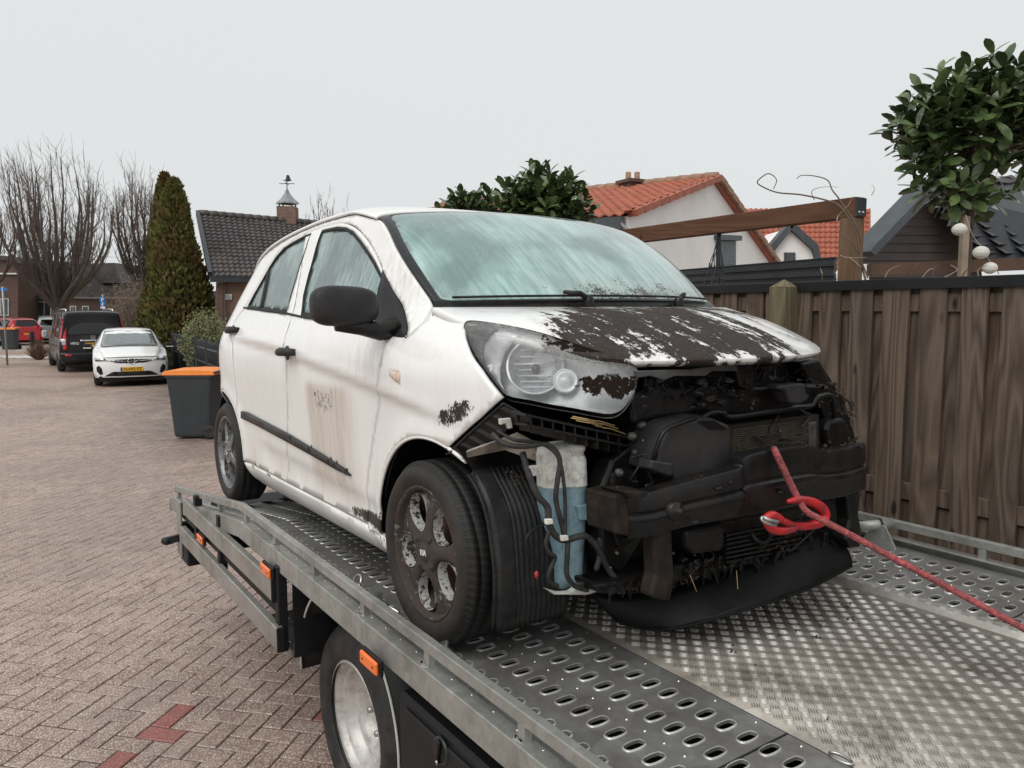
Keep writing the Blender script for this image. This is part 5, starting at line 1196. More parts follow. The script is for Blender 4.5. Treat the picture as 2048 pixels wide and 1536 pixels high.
# ------------------------------------------------------------------ helpers for houses
class Plane:
    def __init__(s, p, q, up=(0, 0, 1)):
        s.o = np.array(p, float); x = np.array(q, float) - s.o; s.x = x / np.linalg.norm(x); s.z = np.array(up, float); s.n = np.cross(s.x, s.z); s.n /= np.linalg.norm(s.n)   # n faces the viewer for p left of q
    def at(s, u, v):
        d = sight(u, v); return CAM + d * ((s.o - CAM) @ s.n) / (d @ s.n)
    def slab(s, name, px, th, mat, parent=None, off=0., bevel=0.):
        P = [s.at(u, v) + s.n * off for u, v in px]; return s.poly(name, P, th, mat, parent, bevel)
    def poly(s, name, P, th, mat, parent=None, bevel=0.):
        n = len(P); m = MB(); m.add([tuple(p) for p in P] + [tuple(p - s.n * th) for p in P], [tuple(range(n)), tuple(range(n, 2 * n))[::-1]] + [(i, n + i, n + (i + 1) % n, (i + 1) % n) for i in range(n)])
        return m.build(name, mat, parent, bevel=bevel)
def mk_brick(name, c0, c1, mortar, scale=1., rot=0.):
    t = NT(name); P = wpos(t)
    mp = t.n('CombineXYZ', {0: t.math('ADD', t.xyz(P)[0], t.math('MULTIPLY', t.xyz(P)[1], .8)), 1: t.xyz(P)[2], 2: 0.}).outputs[0]
    b = t.n('TexBrick', {'Vector': mp, 'Scale': 1., 'Brick Width': .22 * scale, 'Row Height': .07 * scale, 'Mortar Size': .008, 'Color1': c0, 'Color2': c1, 'Mortar': mortar})
    c = t.mix(b.outputs[0], (.06, .045, .04), t.math('MULTIPLY', t.ramp(t.noise(.8, 5, .6, P), [(.45, 0), (.75, 1)]), .5))
    MATS[name] = t.bsdf(c, .85, 0, t.bump(b.outputs[1], -.4, .01), .2)
mk_brick('brick_red', (.20, .105, .075), (.27, .155, .115), (.22, .19, .16)); mk_brick('brick_dark', (.105, .058, .045), (.145, .085, .066), (.13, .11, .10))
plain('plaster_white', (.86, .85, .83), .85, var=.04, scale=1.5, bump=.2, bscale=40, dirt=((.60, .58, .54), .35, 1.1))
plain('trim_dark', (.055, .065, .072), .5); plain('window_frame', (.70, .70, .68), .5); plain('pane_dark', (.035, .04, .045), .08, coat=.5)
plain('tile_dark', (.055, .050, .050), .55, var=.5, scale=3, dirt=((.12, .085, .06), .6, 1.2)); plain('tile_red', (.38, .105, .055), .6, var=.3, scale=4, dirt=((.16, .07, .05), .6, 2)); plain('ridge_tan', (.30, .18, .12), .8)
plain('lead_flash', (.30, .31, .32), .6, .3); plain('clapboard', (.075, .063, .060), .6, var=.2, scale=3); plain('metal_black', (.022, .026, .030), .4)
def tiled(name, A, B, Cc, D, nx, ny, mat, parent, lift=.05, wav=.035):
    # quad A-B along the ridge, D-C along the eave; overlapping rows of waved tiles
    A, B, Cc, D = (np.array(p, float) for p in (A, B, Cc, D)); nrm = np.cross(B - A, D - A); nrm /= np.linalg.norm(nrm)
    if nrm[2] < 0: nrm = -nrm
    m = MB(); k = 5
    for r in range(ny):
        t0, t1 = r / ny, (r + 1.12) / ny; t1 = min(t1, 1.01)
        L0, R0, L1, R1 = A + (D - A) * t0, B + (Cc - B) * t0, A + (D - A) * t1, B + (Cc - B) * t1; v = []
        for i in range(nx * k + 1):
            s = i / (nx * k); w = wav * (math.cos(2 * math.pi * (i % k) / k) * .5 + .5) ** 1.5
            jit = rng.normal() * .002
            p0 = L0 + (R0 - L0) * s + nrm * (w + jit); p1 = L1 + (R1 - L1) * s + nrm * (w + lift + jit); v += [p0, p1, p1 - nrm * lift * .9]
        f = []
        for i in range(nx * k):
            a = i * 3; f += [(a, a + 1, a + 4, a + 3), (a + 1, a + 2, a + 5, a + 4)]
        m.add(v, f, True)
    o = m.build(name, mat, parent); o['kind'] = 'stuff'; return o
def window(pl, u0, u1, v0, v1, parent, frame='window_frame', split=1, th=.12, fw=3):
    o = pl.slab('window', [(u0, v0), (u1, v0), (u1, v1), (u0, v1)], th, frame, parent, .05)
    w = (u1 - u0 - fw) / split
    for k in range(split): pl.slab('pane', [(u0 + fw / 2 + w * k + fw * .35, v0 + fw * .8), (u0 + fw / 2 + w * (k + 1) - fw * .35, v0 + fw * .8), (u0 + fw / 2 + w * (k + 1) - fw * .35, v1 - fw * .8), (u0 + fw / 2 + w * k + fw * .35, v1 - fw * .8)], .03, 'pane_dark', o, .065)
    return o
def onp(o, u, v, Y): return at_y(u, v, Y)
def V(*a): return np.array(a, float)

# house with dark tiles, chimney and weather vane
h1 = thing('tiled_house', 'brick house with a dark tiled roof and a weather vane chimney behind the conifer', 'house', (-9, 25, 0))
def pm(o): o.matrix_parent_inverse = o.parent.matrix_world.inverted(); return o
bpy.context.view_layer.update()
def adopt(root):
    bpy.context.view_layer.update(); inv = root.matrix_world.inverted()
    for c in kids(root):
        if c.matrix_basis == Matrix.Identity(4): c.matrix_parent_inverse = inv
el = at_y(424, 553, 24); er = at_y(900, 556, 26); pe = Plane((el[0], el[1], 0), (er[0], er[1], 0))
rl_ = at_y(398, 430, 28.5); rr_ = at_y(860, 470, 34)
tiled('roof_tiles', rl_, V(rr_[0], rr_[1], rr_[2]), er, el, 46, 17, 'tile_dark', h1, .06, .05)
pe.slab('wall', [(430, 556), (900, 556), (900, 760), (424, 760)], .3, 'brick_red', h1, -.35)
pe.slab('gutter', [(420, 551), (900, 553), (900, 566), (420, 564)], .12, 'metal_black', h1, .03)
pg = Plane((at_y(398, 600, 29.5)[0], 29.5, 0), (el[0], el[1] + .3, 0))
m = MB(); gw = [V(el[0], el[1] + .35, 0), V(el[0], el[1] + .35, el[2] - .1), rl_ + V(0, 0, -.12), V(rl_[0] - .5, 33, el[2]), V(rl_[0] - .5, 33, 0)]
n = 5; m.add([tuple(p) for p in gw] + [tuple(p + V(.25, 0, 0)) for p in gw], [tuple(range(n)), tuple(range(n, 2 * n))[::-1]] + [(i, n + i, n + (i + 1) % n, (i + 1) % n) for i in range(n)]); m.build('gable_wall', 'plaster_grey', h1) if 'plaster_grey' in MATS else m.build('gable_wall', plain('plaster_grey', (.36, .31, .27), .85), h1)
m = MB(); a, b = el + V(-.05, 0, .05), rl_ + V(-.05, 0, .08); m.bar(a, b, .12, .2); m.build('verge', 'metal_black', h1)
pe.slab('pilaster', [(432, 566), (446, 566), (446, 740), (432, 740)], .2, 'brick_dark', h1, -.15)
fan = pe.slab('wall_vent', [(449, 588), (462, 588), (462, 599), (449, 599)], .06, 'window_frame', h1, -.28)
c_ = pe.at(455.5, 593.5) - pe.n * .2; m = MB(); m.lathe([(.045, 0), (.06, .0), (.06, .02), (.045, .02)], tuple(c_), 'y', 16, closed=True); m.build('vent_ring', 'trim_dark', fan)
for k in range(30):
    t = (k + .5) / 30; p = rl_ * (1 - t) + rr_ * t + V(0, 0, .06); m = MB(); d = (rr_ - rl_) / 30; m.tube([tuple(p - d * .48), tuple(p + d * .48)], [.13, .15], 8); m.build('ridge_tile', 'tile_dark', h1)
chp = at_y(571, 455, 30.2); pc = Plane((chp[0] - .5, chp[1], 0), (chp[0] + .5, chp[1] + .12, 0)); hw = 18 / 1535 * 30.2
m = MB(); zb_, zt2 = at_y(571, 462, 30.2)[2] - .3, at_y(571, 412, 30.2)[2]; m.box((chp[0], chp[1] + hw, (zb_ + zt2) / 2), (2 * hw, 2 * hw, zt2 - zb_), (0, 0, .1)); chim = m.build('chimney', 'brick_red', h1)
m = MB()
for i in (-1, 1):
    for j in (-1, 1): m.box((chp[0] + i * hw * .7, chp[1] + hw + j * hw * .7, zt2 + .06), (.05, .05, .14))
m.build('cowl_legs', 'metal_black', chim)['kind'] = 'stuff'
m = MB(); zc0 = zt2 + .12; m.lathe([(hw * 1.32, 0), (hw * 1.25, .06), (hw * .7, .22), (hw * .3, .42), (.03, .60), (0, .62)], (chp[0], chp[1] + hw, zc0), 'z', 4, smooth=False); m.build('chimney_cowl', 'lead_flash', chim)
m = MB(); ctr = (chp[0], chp[1] + hw, zc0 + .6); m.tube([ctr, (ctr[0], ctr[1], ctr[2] + .5)], .018, 6)
m.tube([(ctr[0] - .3, ctr[1], ctr[2] + .18), (ctr[0] + .3, ctr[1], ctr[2] + .18)], .014, 5); m.tube([(ctr[0], ctr[1] - .25, ctr[2] + .18), (ctr[0], ctr[1] + .25, ctr[2] + .18)], .014, 5)
m.prism([(-.16, .30), (-.05, .33), (.02, .52), (.10, .50), (.14, .36), (.20, .30), (.05, .26)], -.012, .012, lambda q, h: (ctr[0] + q[0], ctr[1] + h, ctr[2] + q[1])); m.build('weather_vane', 'metal_black', chim)
m = MB(); m.box((chp[0], chp[1] + .02, zb_ + .42), (2.5 * hw, .05, .10)); m.build('flashing', 'lead_flash', chim)
adopt(h1)

# white house with an orange tiled roof
h2 = thing('white_house', 'white rendered gable house with an orange tiled roof and chimney', 'house', (4, 19, 0)); bpy.context.view_layer.update()
gl = at_y(1253, 433, 15.); gr = at_y(1545, 530, 22.); p2 = Plane((gl[0], gl[1], 0), (gr[0], gr[1], 0)); ga = p2.at(1427, 362)
p2.poly('wall', [V(gl[0], gl[1], 0), V(gr[0], gr[1], 0), gr, ga, gl], .3, 'plaster_white', h2)
rd_ = V(-p2.n[0], -p2.n[1], 0); rdir = rd_ / np.linalg.norm(rd_)
if rdir[1] < 0: rdir = -rdir
ra, ga2 = ga + rdir * 8.5, ga - rdir * .12; ea, gl2 = gl + rdir * 8.5, gl - rdir * .12
sl = (gl - ga); tiled('roof_tiles', ra + V(0, 0, .06), ga2 + V(0, 0, .06), gl2 + sl * .06 + V(0, 0, .06), ea + sl * .06 + V(0, 0, .06), 40, 15, 'tile_red', h2, .05, .045)
m = MB(); sr = gr - ga; P = [ga2, ga + rdir * 8.5, gr + rdir * 8.5 + sr * .06, gr + sr * .06 - rdir * .12]; m.add([tuple(p + V(0, 0, .08)) for p in P] + [tuple(p + V(0, 0, -.06)) for p in P], [(0, 1, 2, 3), (4, 5, 6, 7)[::-1]] + [(i, 4 + i, 4 + (i + 1) % 4, (i + 1) % 4) for i in range(4)]); m.build('far_roof', 'tile_red', h2)
for P0_, P1_, nn in ((gl2, ga2, 12), (ga2, gr - rdir * .12, 12)):
    for k in range(nn):
        t = (k + .5) / nn; p = P0_ * (1 - t) + P1_ * t + V(0, 0, .05); d = (P1_ - P0_) / nn; m = MB(); m.bar(p - d * .47, p + d * .47 + V(0, 0, .02), .20, .13); m.build('verge_tile', 'tile_red' if P0_ is gl2 else 'ridge_tan', h2)
for k in range(26):
    p = ga2 + (ra - ga2) * (k + .5) / 26 + V(0, 0, .1); d = (ra - ga2) / 26; m = MB(); m.tube([tuple(p - d * .48), tuple(p + d * .48)], [.10, .12], 8); m.build('ridge_tile', 'ridge_tan', h2)
p2s = Plane(tuple(gl + rdir * 8.5 * 1), tuple(gl)); m = MB(); P = [V(gl[0], gl[1], 0), gl + V(0, 0, -.25), ea + V(0, 0, -.25), V(ea[0], ea[1], 0)]; P = [q - V(p2.x[0], p2.x[1], 0) * -.12 for q in P]
m.add([tuple(q) for q in P] + [tuple(q + p2.x * .3) for q in P], [(0, 1, 2, 3), (4, 5, 6, 7)[::-1]] + [(i, 4 + i, 4 + (i + 1) % 4, (i + 1) % 4) for i in range(4)]); m.build('side_wall', 'brick_dark', h2)
m = MB(); m.bar(gl2 + V(-.2, -.1, -.14), ea + V(-.2, -.1, -.14), .16, .24); m.build('gutter', 'trim_dark', h2)
m = MB(); m.bar(gl2 + V(-.06, -.0, -.42), ea + V(-.06, 0, -.42), .06, .22); m.build('eaves_board', 'window_frame', h2)
m = MB(); q = gl + V(.05, -.08, -.3); m.tube([tuple(gl2 + V(-.25, -.1, -.15)), tuple(q), (q[0], q[1], 0)], .05, 8); m.build('downpipe', 'lead_flash', h2)
cpos = ga * .45 + ra * .0 + (gl * .0) + (ga + rdir * 4.2) * .55; cpos = at_y(1264, 391, 19.6); m = MB(); m.box((cpos[0], cpos[1], cpos[2] - .1), (.46, .46, .82), (0, 0, .5)); ch2 = m.build('chimney', 'brick_dark', h2)
m = MB(); m.box((cpos[0], cpos[1], cpos[2] + .33), (.60, .60, .08), (0, 0, .5)); m.build('chimney_cap', 'brick_dark', ch2)
for dx in (-.1, .12): m = MB(); m.lathe([(.07, 0), (.07, .2), (.05, .2)], (cpos[0] + dx, cpos[1], cpos[2] + .37), 'z', 12); m.build('chimney_pot', 'ridge_tan', ch2)
m = MB(); m.box((cpos[0], cpos[1] - .1, cpos[2] - .33), (.66, .6, .1), (0, 0, .5)); m.build('flashing', 'lead_flash', ch2)
sh_ = p2.slab('shutter_box', [(1428, 470), (1472, 472), (1472, 482), (1428, 480)], .2, 'trim_dark', h2, .16)
ws_ = p2.slab('window', [(1432, 480), (1468, 481), (1468, 545), (1432, 545)], .06, 'trim_dark', h2, .05)
for k in range(14): p2.slab('shutter_slat', [(1434, 483 + k * 4.2), (1466, 484 + k * 4.2), (1466, 487 + k * 4.2), (1434, 486 + k * 4.2)], .02, 'lead_flash' if 0 else 'slat_grey', ws_, .065) if 'slat_grey' in MATS else (plain('slat_grey', (.13, .15, .16), .5), p2.slab('shutter_slat', [(1434, 483), (1466, 484), (1466, 487), (1434, 486)], .02, 'slat_grey', ws_, .065))
adopt(h2)
# dormer house behind
h3 = thing('dormer_house', 'far white dormer with dark barge boards in an orange roof', 'house', (9, 27, 0)); bpy.context.view_layer.update()
a, b, c, d = at_y(1470, 418, 31), at_y(1740, 418, 31), at_y(1740, 540, 27.5), at_y(1470, 540, 27.5); tiled('roof_tiles', a, b, c, d, 26, 12, 'tile_red', h3, .06, .05)
m = MB(); m.box((9.5, 31, 1.4), (6, 6, 2.8)); m.build('wall', 'plaster_white', h3)
p3 = Plane((8, 26.6, 0), (11, 26.6, 0))
p3.slab('dormer_wall', [(1534, 526), (1540, 505), (1580, 456), (1620, 492), (1632, 526)], 2.5, 'plaster_white', h3)
for L in ([(1530, 512), (1536, 494), (1574, 449), (1586, 449), (1578, 462), (1546, 502), (1541, 526), (1530, 526)], [(1574, 449), (1586, 449), (1632, 490), (1640, 526), (1630, 526), (1622, 500), (1580, 462)]): p3.slab('barge_board', L, .5, 'trim_dark', h3, .2)
window(p3, 1568, 1590, 505, 526, h3, 'trim_dark')
adopt(h3)
# dark clapboard outbuilding on the right
h4 = thing('clapboard_shed', 'dark brown clapboard gable shed with grey tiles behind the standard laurel', 'shed', (5, 9.5, 0)); bpy.context.view_layer.update()
p4 = Plane((at_y(1720, 500, 9)[0], 9, 0), (at_y(1960, 500, 9.6)[0], 9.6, 0))
vt = lambda u: np.interp(u, [1722, 1838, 1960], [496, 378, 505])
for k in range(11):
    v0, v1 = 555 - k * 17, 555 - (k + 1) * 17 - 1; us = np.linspace(1722, 1962, 60); ok = us[vt(us) < v0 - 3]
    if len(ok) < 4: continue
    a, b = ok[0], ok[-1]; ok2 = us[vt(us) < v1]
    a2, b2 = (ok2[0], ok2[-1]) if len(ok2) > 2 else ((a + b) / 2 - 2, (a + b) / 2 + 2)
    P = [p4.at(a, v0) + p4.n * .02, p4.at(b, v0 - .0) + p4.n * .02, p4.at(b2, v1), p4.at(a2, v1)]; p4.poly('clapboard', P, .03, 'clapboard', h4, .002)
p4.slab('wall_core', [(1730, 556), (1730, 500), (1838, 392), (1955, 508), (1955, 700), (1730, 700)], .2, 'clapboard', h4, -.05)
for L in ([(1700, 506), (1716, 488), (1838, 362), (1838, 384), (1726, 498), (1712, 514)], [(1838, 362), (1838, 384), (1950, 508), (1968, 506)]): p4.slab('barge_board', L, .35, 'trim_dark', h4, .3)
A, B, Cc, D = at_y(1838, 366, 9.3), at_y(2330, 330, 11.5), at_y(2420, 520, 9.2), at_y(1962, 512, 8.8)
tn = 12; rows_ = 9; tm = MB(); ux = (B - A) / tn; uy = (D - A) / rows_; nn = np.cross(ux, uy); nn /= np.linalg.norm(nn); nn = nn if nn[2] > 0 else -nn
lx, ly = np.linalg.norm(ux), np.linalg.norm(uy); tm.grid(lambda a, b: (a * lx, b * ly * 1.08, .03 * math.cos(a * 6.283) * .5 + .045 * b), np.linspace(0, .98, 7), [0, 1], True); tme = tm.mesh('roof_tile'); tme.materials.append(M('tile_dark'))
for i in range(tn):
    for j in range(rows_):
        p = A + ((B - A) * (1 - j / rows_) + (Cc - D) * (j / rows_)) * (i / tn) + (D - A) * (j / rows_); ex = ux / lx; ey_ = uy / ly
        o = bpy.data.objects.new('roof_tile', tme); COL.objects.link(o); o.parent = h4; o.matrix_world = basis(tuple(p), tuple(ex), tuple(ey_), tuple(nn))
m = MB(); m.add([tuple(q - nn * .03) for q in (A, B, Cc, D)], [(0, 1, 2, 3)]); m.build('roof_deck', 'metal_black', h4)
A2 = at_y(1700, 506, 9.0); m = MB(); m.add([tuple(q) for q in (A2 + V(0, .0, .04), at_y(1838, 362, 9.3), at_y(1838, 362, 9.3) + V(3.4, 2.2, 0), A2 + V(3.4, 2.2, .04))], [(0, 1, 2, 3)]); m.build('far_roof', 'tile_dark', h4, solid=.06)
adopt(h4)
# ------------------------------------------------------------------ pergola, sheet, strings and lanterns behind the fence
pg0 = FP0 - FN * 1.15                                                     # a line parallel to the fence, behind it
def pgs(u): 
    a = (u - 1024) / FPX / math.cos(PITCH); return (pg0[0] - a * pg0[1]) / (a * FD[1] - FD[0])
def pgp(u, v):
    s = pgs(u); p = pg0 + FD * s; d = math.hypot(0, p[1]); q = at_y(u, v, p[1]); return np.array([p[0], p[1], q[2]])
perg = thing('pergola', 'brown timber pergola beam on a square post above the fence', 'pergola', (pg0[0], pg0[1], 0), math.atan2(FD[1], FD[0]))
s_post = pgs(1690); zt_ = pgp(1690, 396)[2]; zb2 = pgp(1690, 437)[2]; hb = zt_ - zb2; wp = .115
m = MB(); m.box((s_post, 0, (zb2 - .0) / 2), (wp, wp, zb2), bev=.004); m.build('post', 'pergola_post_wood', perg)
m = MB(); m.box((s_post - .06 + 2.1, 0, (zt_ + zb2) / 2), (4.2, .10, hb - .002), bev=.004); m.build('beam', 'pergola_wood', perg)
m = MB(); m.box((s_post - .066, .0, (zt_ + zb2) / 2), (.006, .105, hb * .9)); bk = m.build('end_bracket', 'metal_black', perg)
for dy in (-.02, .02): m = MB(); m.lathe([(0, -.006), (.008, -.005), (.009, .002)], (s_post - .07, dy, zb2 + hb * .25), 'x', 8); m.build('screw', 'zinc', bk)
# lower rail running right, toward the shed
plain('old_beam', (.10, .055, .035), .7, var=.3, bump=.3, bscale=40)
a, b = at_y(1738, 540, 5.6), at_y(2300, 518, 5.4); m = MB(); m.bar(a, b, .1, .085); o = m.build('timber_rail', 'old_beam'); tag(o, 'dark brown timber rail behind the fence below the lanterns', 'beam')
pw = Plane((at_y(1722, 560, 7.5)[0], 7.5, 0), (at_y(1760, 560, 7.5)[0], 7.5, 0))
o = pw.slab('white_pillar', [(1722, 528), (1760, 528), (1760, 532), (1738, 533), (1738, 620), (1722, 620)], .15, 'plaster_white'); tag(o, 'narrow white pillar just right of the pergola post', 'pillar')
# dark ribbed sheet
def shp(u, v, off): 
    q = FP0 - FN * off; a = (u - 1024) / FPX / math.cos(PITCH); s = (q[0] - a * q[1]) / (a * FD[1] - FD[0]); p = q + FD * s; return np.array([p[0], p[1], at_y(u, v, p[1])[2]])
sh = [shp(1340, 541, 2.4), shp(1664, 514, 2.4), shp(1664, 575, 2.4), shp(1340, 580, 2.4)]
m = MB(); pr = [0, .16, .18, .22, .24, .48, .50, .54, .56, .80, .82, .86, .88, 1.0]; ds = [0, 0, .025, .025, 0, 0, .025, .025, 0, 0, .025, .025, 0, 0]
m.grid(lambda a, k: tuple((sh[0] * (1 - a) + sh[1] * a) * (1 - pr[int(k)]) + (sh[3] * (1 - a) + sh[2] * a) * pr[int(k)] + np.array([FN[0], FN[1], 0]) * ds[int(k)]), [0, 1], range(len(pr)), smooth=False)
o = m.build('ribbed_sheet', 'metal_black', None, solid=.03); tag(o, 'black ribbed metal sheet wall above the fence in front of the white house', 'sheet wall')
# bundle of string lights hanging from the beam
m = MB(); top = pgp(1430, 468); base = pgp(1432, 575)
for k in range(16):
    x = rng.normal() * .045; y = rng.normal() * .04; L = [top + V(rng.normal() * .015, rng.normal() * .015, .02)]
    for t in (.3, .6, .85, 1.): L.append(top * (1 - t) + base * t + V(x * t * 1.6 + rng.normal() * .008, y * t, rng.normal() * .01))
    m.tube(spline(np.array(L), 4), .0035, 4)
    for q in L[2:]: m.lathe([(0, .012), (.007, .006), (.007, -.006), (0, -.012)], tuple(q), 'z', 6)
o = m.build('string_lights', 'metal_black'); tag(o, 'bundle of black string lights hanging from the pergola beam', 'string lights')
# climbing twigs on the post
def twig(name, px, off, r, mat='twig_brown', label=None):
    P = [shp(u, v, off) + V(rng.normal() * .01, rng.normal() * .03, 0) for u, v in px]; m = MB(); P = spline(np.array(P), 5); m.tube(P, np.linspace(r, r * .35, len(P)), 5); return m
plain('twig_brown', (.10, .07, .05), .8); plain('twig_pale', (.34, .27, .20), .8)
vine = thing('bare_climber', 'bare climbing twigs curling over the pergola post', 'climber', (2.2, 5.2, 0)); bpy.context.view_layer.update()
for px, r, mt in (([(1718, 540), (1712, 500), (1700, 460), (1670, 415), (1640, 402), (1590, 390), (1545, 384), (1520, 374), (1508, 362), (1516, 350), (1532, 348), (1541, 360), (1540, 375)], .008, 'twig_brown'),
                  ([(1720, 560), (1716, 510), (1700, 455), (1672, 400), (1650, 380), (1630, 362), (1610, 353), (1590, 352), (1580, 358)], .007, 'twig_brown'),
                  ([(1660, 442), (1668, 430), (1676, 412), (1686, 398)], .005, 'twig_pale'), ([(1662, 512), (1680, 514), (1700, 516), (1714, 516)], .005, 'twig_pale'),
                  ([(1722, 556), (1705, 520), (1680, 480), (1664, 462)], .006, 'twig_brown'), ([(1640, 560), (1634, 548), (1628, 536)], .004, 'twig_pale'), ([(1720, 562), (1700, 530), (1690, 500), (1672, 470), (1655, 452)], .005, 'twig_brown'),
                  ([(1664, 560), (1662, 530), (1668, 500), (1664, 470)], .004, 'twig_brown'), ([(1610, 400), (1616, 380), (1640, 372), (1655, 375)], .003, 'twig_brown'), ([(1722, 392), (1726, 380), (1730, 368)], .003, 'twig_pale'), ([(1690, 515), (1700, 526), (1706, 534)], .004, 'twig_pale')):
    twig('twig', px, .95, r).build('twig', mt, vine)
for k in range(8):
    u = 1730 + k * 30; twig('twig', [(u, 556), (u + rng.uniform(-10, 25), 540), (u + rng.uniform(0, 40), 530 + rng.uniform(-6, 8))], .95, .004).build('twig', 'twig_pale' if k % 2 else 'twig_brown', vine)
adopt(vine)
# paper lanterns
def mk_lant():
    t = NT('lantern_paper'); X, Y, Z = t.xyz(); rb = t.math('SINE', t.math('MULTIPLY', Z, 700.)); MATS['lantern_paper'] = t.bsdf(t.mix((.70, .68, .62), (.78, .76, .72), rb), .7, 0, t.bump(rb, .6, .004))
mk_lant(); plain('cord_grey', (.35, .33, .30), .8)
LN = [(1919, 459, 14, 'upper white paper lantern beside the laurel stake'), (1962, 505, 15, 'middle white paper lantern right of the laurel stake'), (1980, 536, 13.5, 'lowest cream paper lantern just above the fence cap')]
for u, v, r, lb in LN:
    p = at_y(u, v, 5.2); rr = r / FPX * 5.2; m = MB(); m.lathe([(rr * .25, rr * .84), (rr * .30, rr * .82)] + [(rr * math.cos(a), rr * .84 * math.sin(a)) for a in np.linspace(1.2, -1.2, 19)] + [(rr * .25, -rr * .84)], (0, 0, 0), 'z', 26)
    o = m.build('paper_lantern', 'lantern_paper'); o.location = tuple(p); tag(o, lb, 'lantern', 'paper lanterns by the laurel')
m = MB(); L = [at_y(u, v, 5.2) for u, v in ((1932, 430), (1940, 458), (1950, 478), (1962, 492), (1975, 515), (1982, 525), (1998, 548))]; m.tube(spline(np.array(L), 4), .003, 5); o = m.build('lantern_cord', 'cord_grey'); tag(o, 'thin grey cord carrying the paper lanterns', 'cord')

# ------------------------------------------------------------------ laurels
def mk_leaf(name, c0, c1, back):
    t = NT(name); rd = t.rnd(); P = wpos(t); n = t.noise(2.5, 4, .6, P); k = t.n('RGBToBW', {'Color': t.vor(14, P, 'Color')}).outputs[0]
    c = t.mix(c0, c1, t.ramp(t.math('ADD', t.math('MULTIPLY', k, .6), t.math('MULTIPLY', n, .4)), [(.3, 0), (.75, 1)]))
    MATS[name] = t.bsdf(c, .30, 0, None, .5, .25, .12)
mk_leaf('laurel_leaf', (.042, .072, .028), (.13, .185, .065), None); plain('green_stem', (.045, .06, .025), .6); plain('bark', (.085, .068, .052), .85, var=.4, scale=9, bump=.5, bscale=40)
def leaf_mesh(L=1., W=.36):
    m = MB(); st = [(0, .03), (.14, .40), (.38, .84), (.62, 1.0), (.85, .72), (1, .06)]; v = []
    for t, w in st:
        z = -.10 * t * t + .03 * t; v += [(t * L, -w * W / 2, z + .055 * w), (t * L, 0, z), (t * L, w * W / 2, z + .055 * w)]
    f = []
    for i in range(5):
        a = i * 3; f += [(a, a + 3, a + 4, a + 1), (a + 1, a + 4, a + 5, a + 2)]
    m.add(v, f, True); return m
LM = leaf_mesh(1., .46); LV = np.array(LM.v)
def laurel(root, c, rad, leafL, tips, name_rest, max_obj=300, seedv=1, top=1., base=None):
    g = np.random.default_rng(seedv); me = LM.mesh('leaf'); me.materials.append(M('laurel_leaf')); items = []; stems = MB()
    org = np.array(base if base is not None else c - V(0, 0, rad[2] * .75))
    for k in range(tips):
        d = g.normal(size=3); d /= np.linalg.norm(d); d[2] = abs(d[2]) * .9 if g.random() < .60 else d[2]
        rr = g.uniform(.45, 1.0) ** .6 * g.uniform(.88, 1.06)
        tip = c + d * np.array(rad) * rr; up = (tip - org); up /= np.linalg.norm(up); up = up * .6 + V(0, 0, .55) + g.normal(size=3) * .18; up /= np.linalg.norm(up)
        b0 = tip - up * leafL * 1.5; stems.tube([tuple(b0), tuple(tip)], [.0022, .0015], 4)
        a0 = g.uniform(0, 6.28); side = np.cross(up, V(.3, .5, .2)); side /= np.linalg.norm(side); fwd = np.cross(up, side)
        nl = int(g.integers(7, 12))
        for q in range(nl):
            f_ = q / nl; a = a0 + q * 2.4; out = side * math.cos(a) + fwd * math.sin(a); el = .95 - 1.25 * (1 - f_) + g.normal() * .2
            dr = out * math.cos(el) + up * math.sin(el); dr /= np.linalg.norm(dr); nz = up - dr * (up @ dr) + g.normal(size=3) * .15; nz -= dr * (nz @ dr); nz /= np.linalg.norm(nz); y = np.cross(nz, dr)
            p = b0 + (tip - b0) * (.15 + .85 * f_); sc = leafL * g.uniform(.7, 1.15)
            items.append((p, dr * sc, y * sc, nz * sc, sc))
    vis = sorted(range(len(items)), key=lambda i: np.linalg.norm(items[i][0] - CAM) - np.linalg.norm((items[i][0] - c) / np.array(rad)) * .15)
    keep = set(vis[:max_obj]); rest = MB()
    for i, (p, x, y, z, sc) in enumerate(items):
        if i in keep:
            o = bpy.data.objects.new('leaf', me); COL.objects.link(o); o.parent = root; o.matrix_world = basis(tuple(p), tuple(x), tuple(y), tuple(z))
        else: rest.add(p + LV[:, :1] * x + LV[:, 1:2] * y + LV[:, 2:] * z, LM.f, True)
    o = rest.build('crown', 'laurel_leaf', root); o['kind'] = 'stuff'; stems.build('stems', 'green_stem', root)['kind'] = 'stuff'
t1 = thing('standard_laurel', 'tall round laurel tree on a bare stem at the right edge', 'tree', (3.2, 5.5, 0)); bpy.context.view_layer.update()
lc1 = at_y(1945, 268, 5.5); laurel(t1, lc1, (.58, .52, .55), .155, 200, 'crown', 300, 3)
tb0 = at_y(1940, 420, 5.5); m = MB(); m.tube([(tb0[0], tb0[1], 0), (tb0[0] - .01, tb0[1], 1.4), tuple(tb0), tuple(lc1)], [.035, .032, .03, .015], 10); m.build('trunk', 'bark', t1)
adopt(t1)
m = MB(); sa = at_y(1931, 433, 5.4); m.box((sa[0], sa[1], sa[2] / 2), (.045, .045, sa[2])); o = m.build('tree_stake', 'twig_pale'); tag(o, 'pale square wooden stake beside the laurel stem', 'stake')
t2 = thing('laurel_shrub', 'leafy laurel bush behind the car roof in the middle', 'shrub', (.3, 8, 0)); bpy.context.view_layer.update()
laurel(t2, at_y(1085, 425, 8.), (.52, .45, .52), .15, 190, 'crown', 220, 5); 
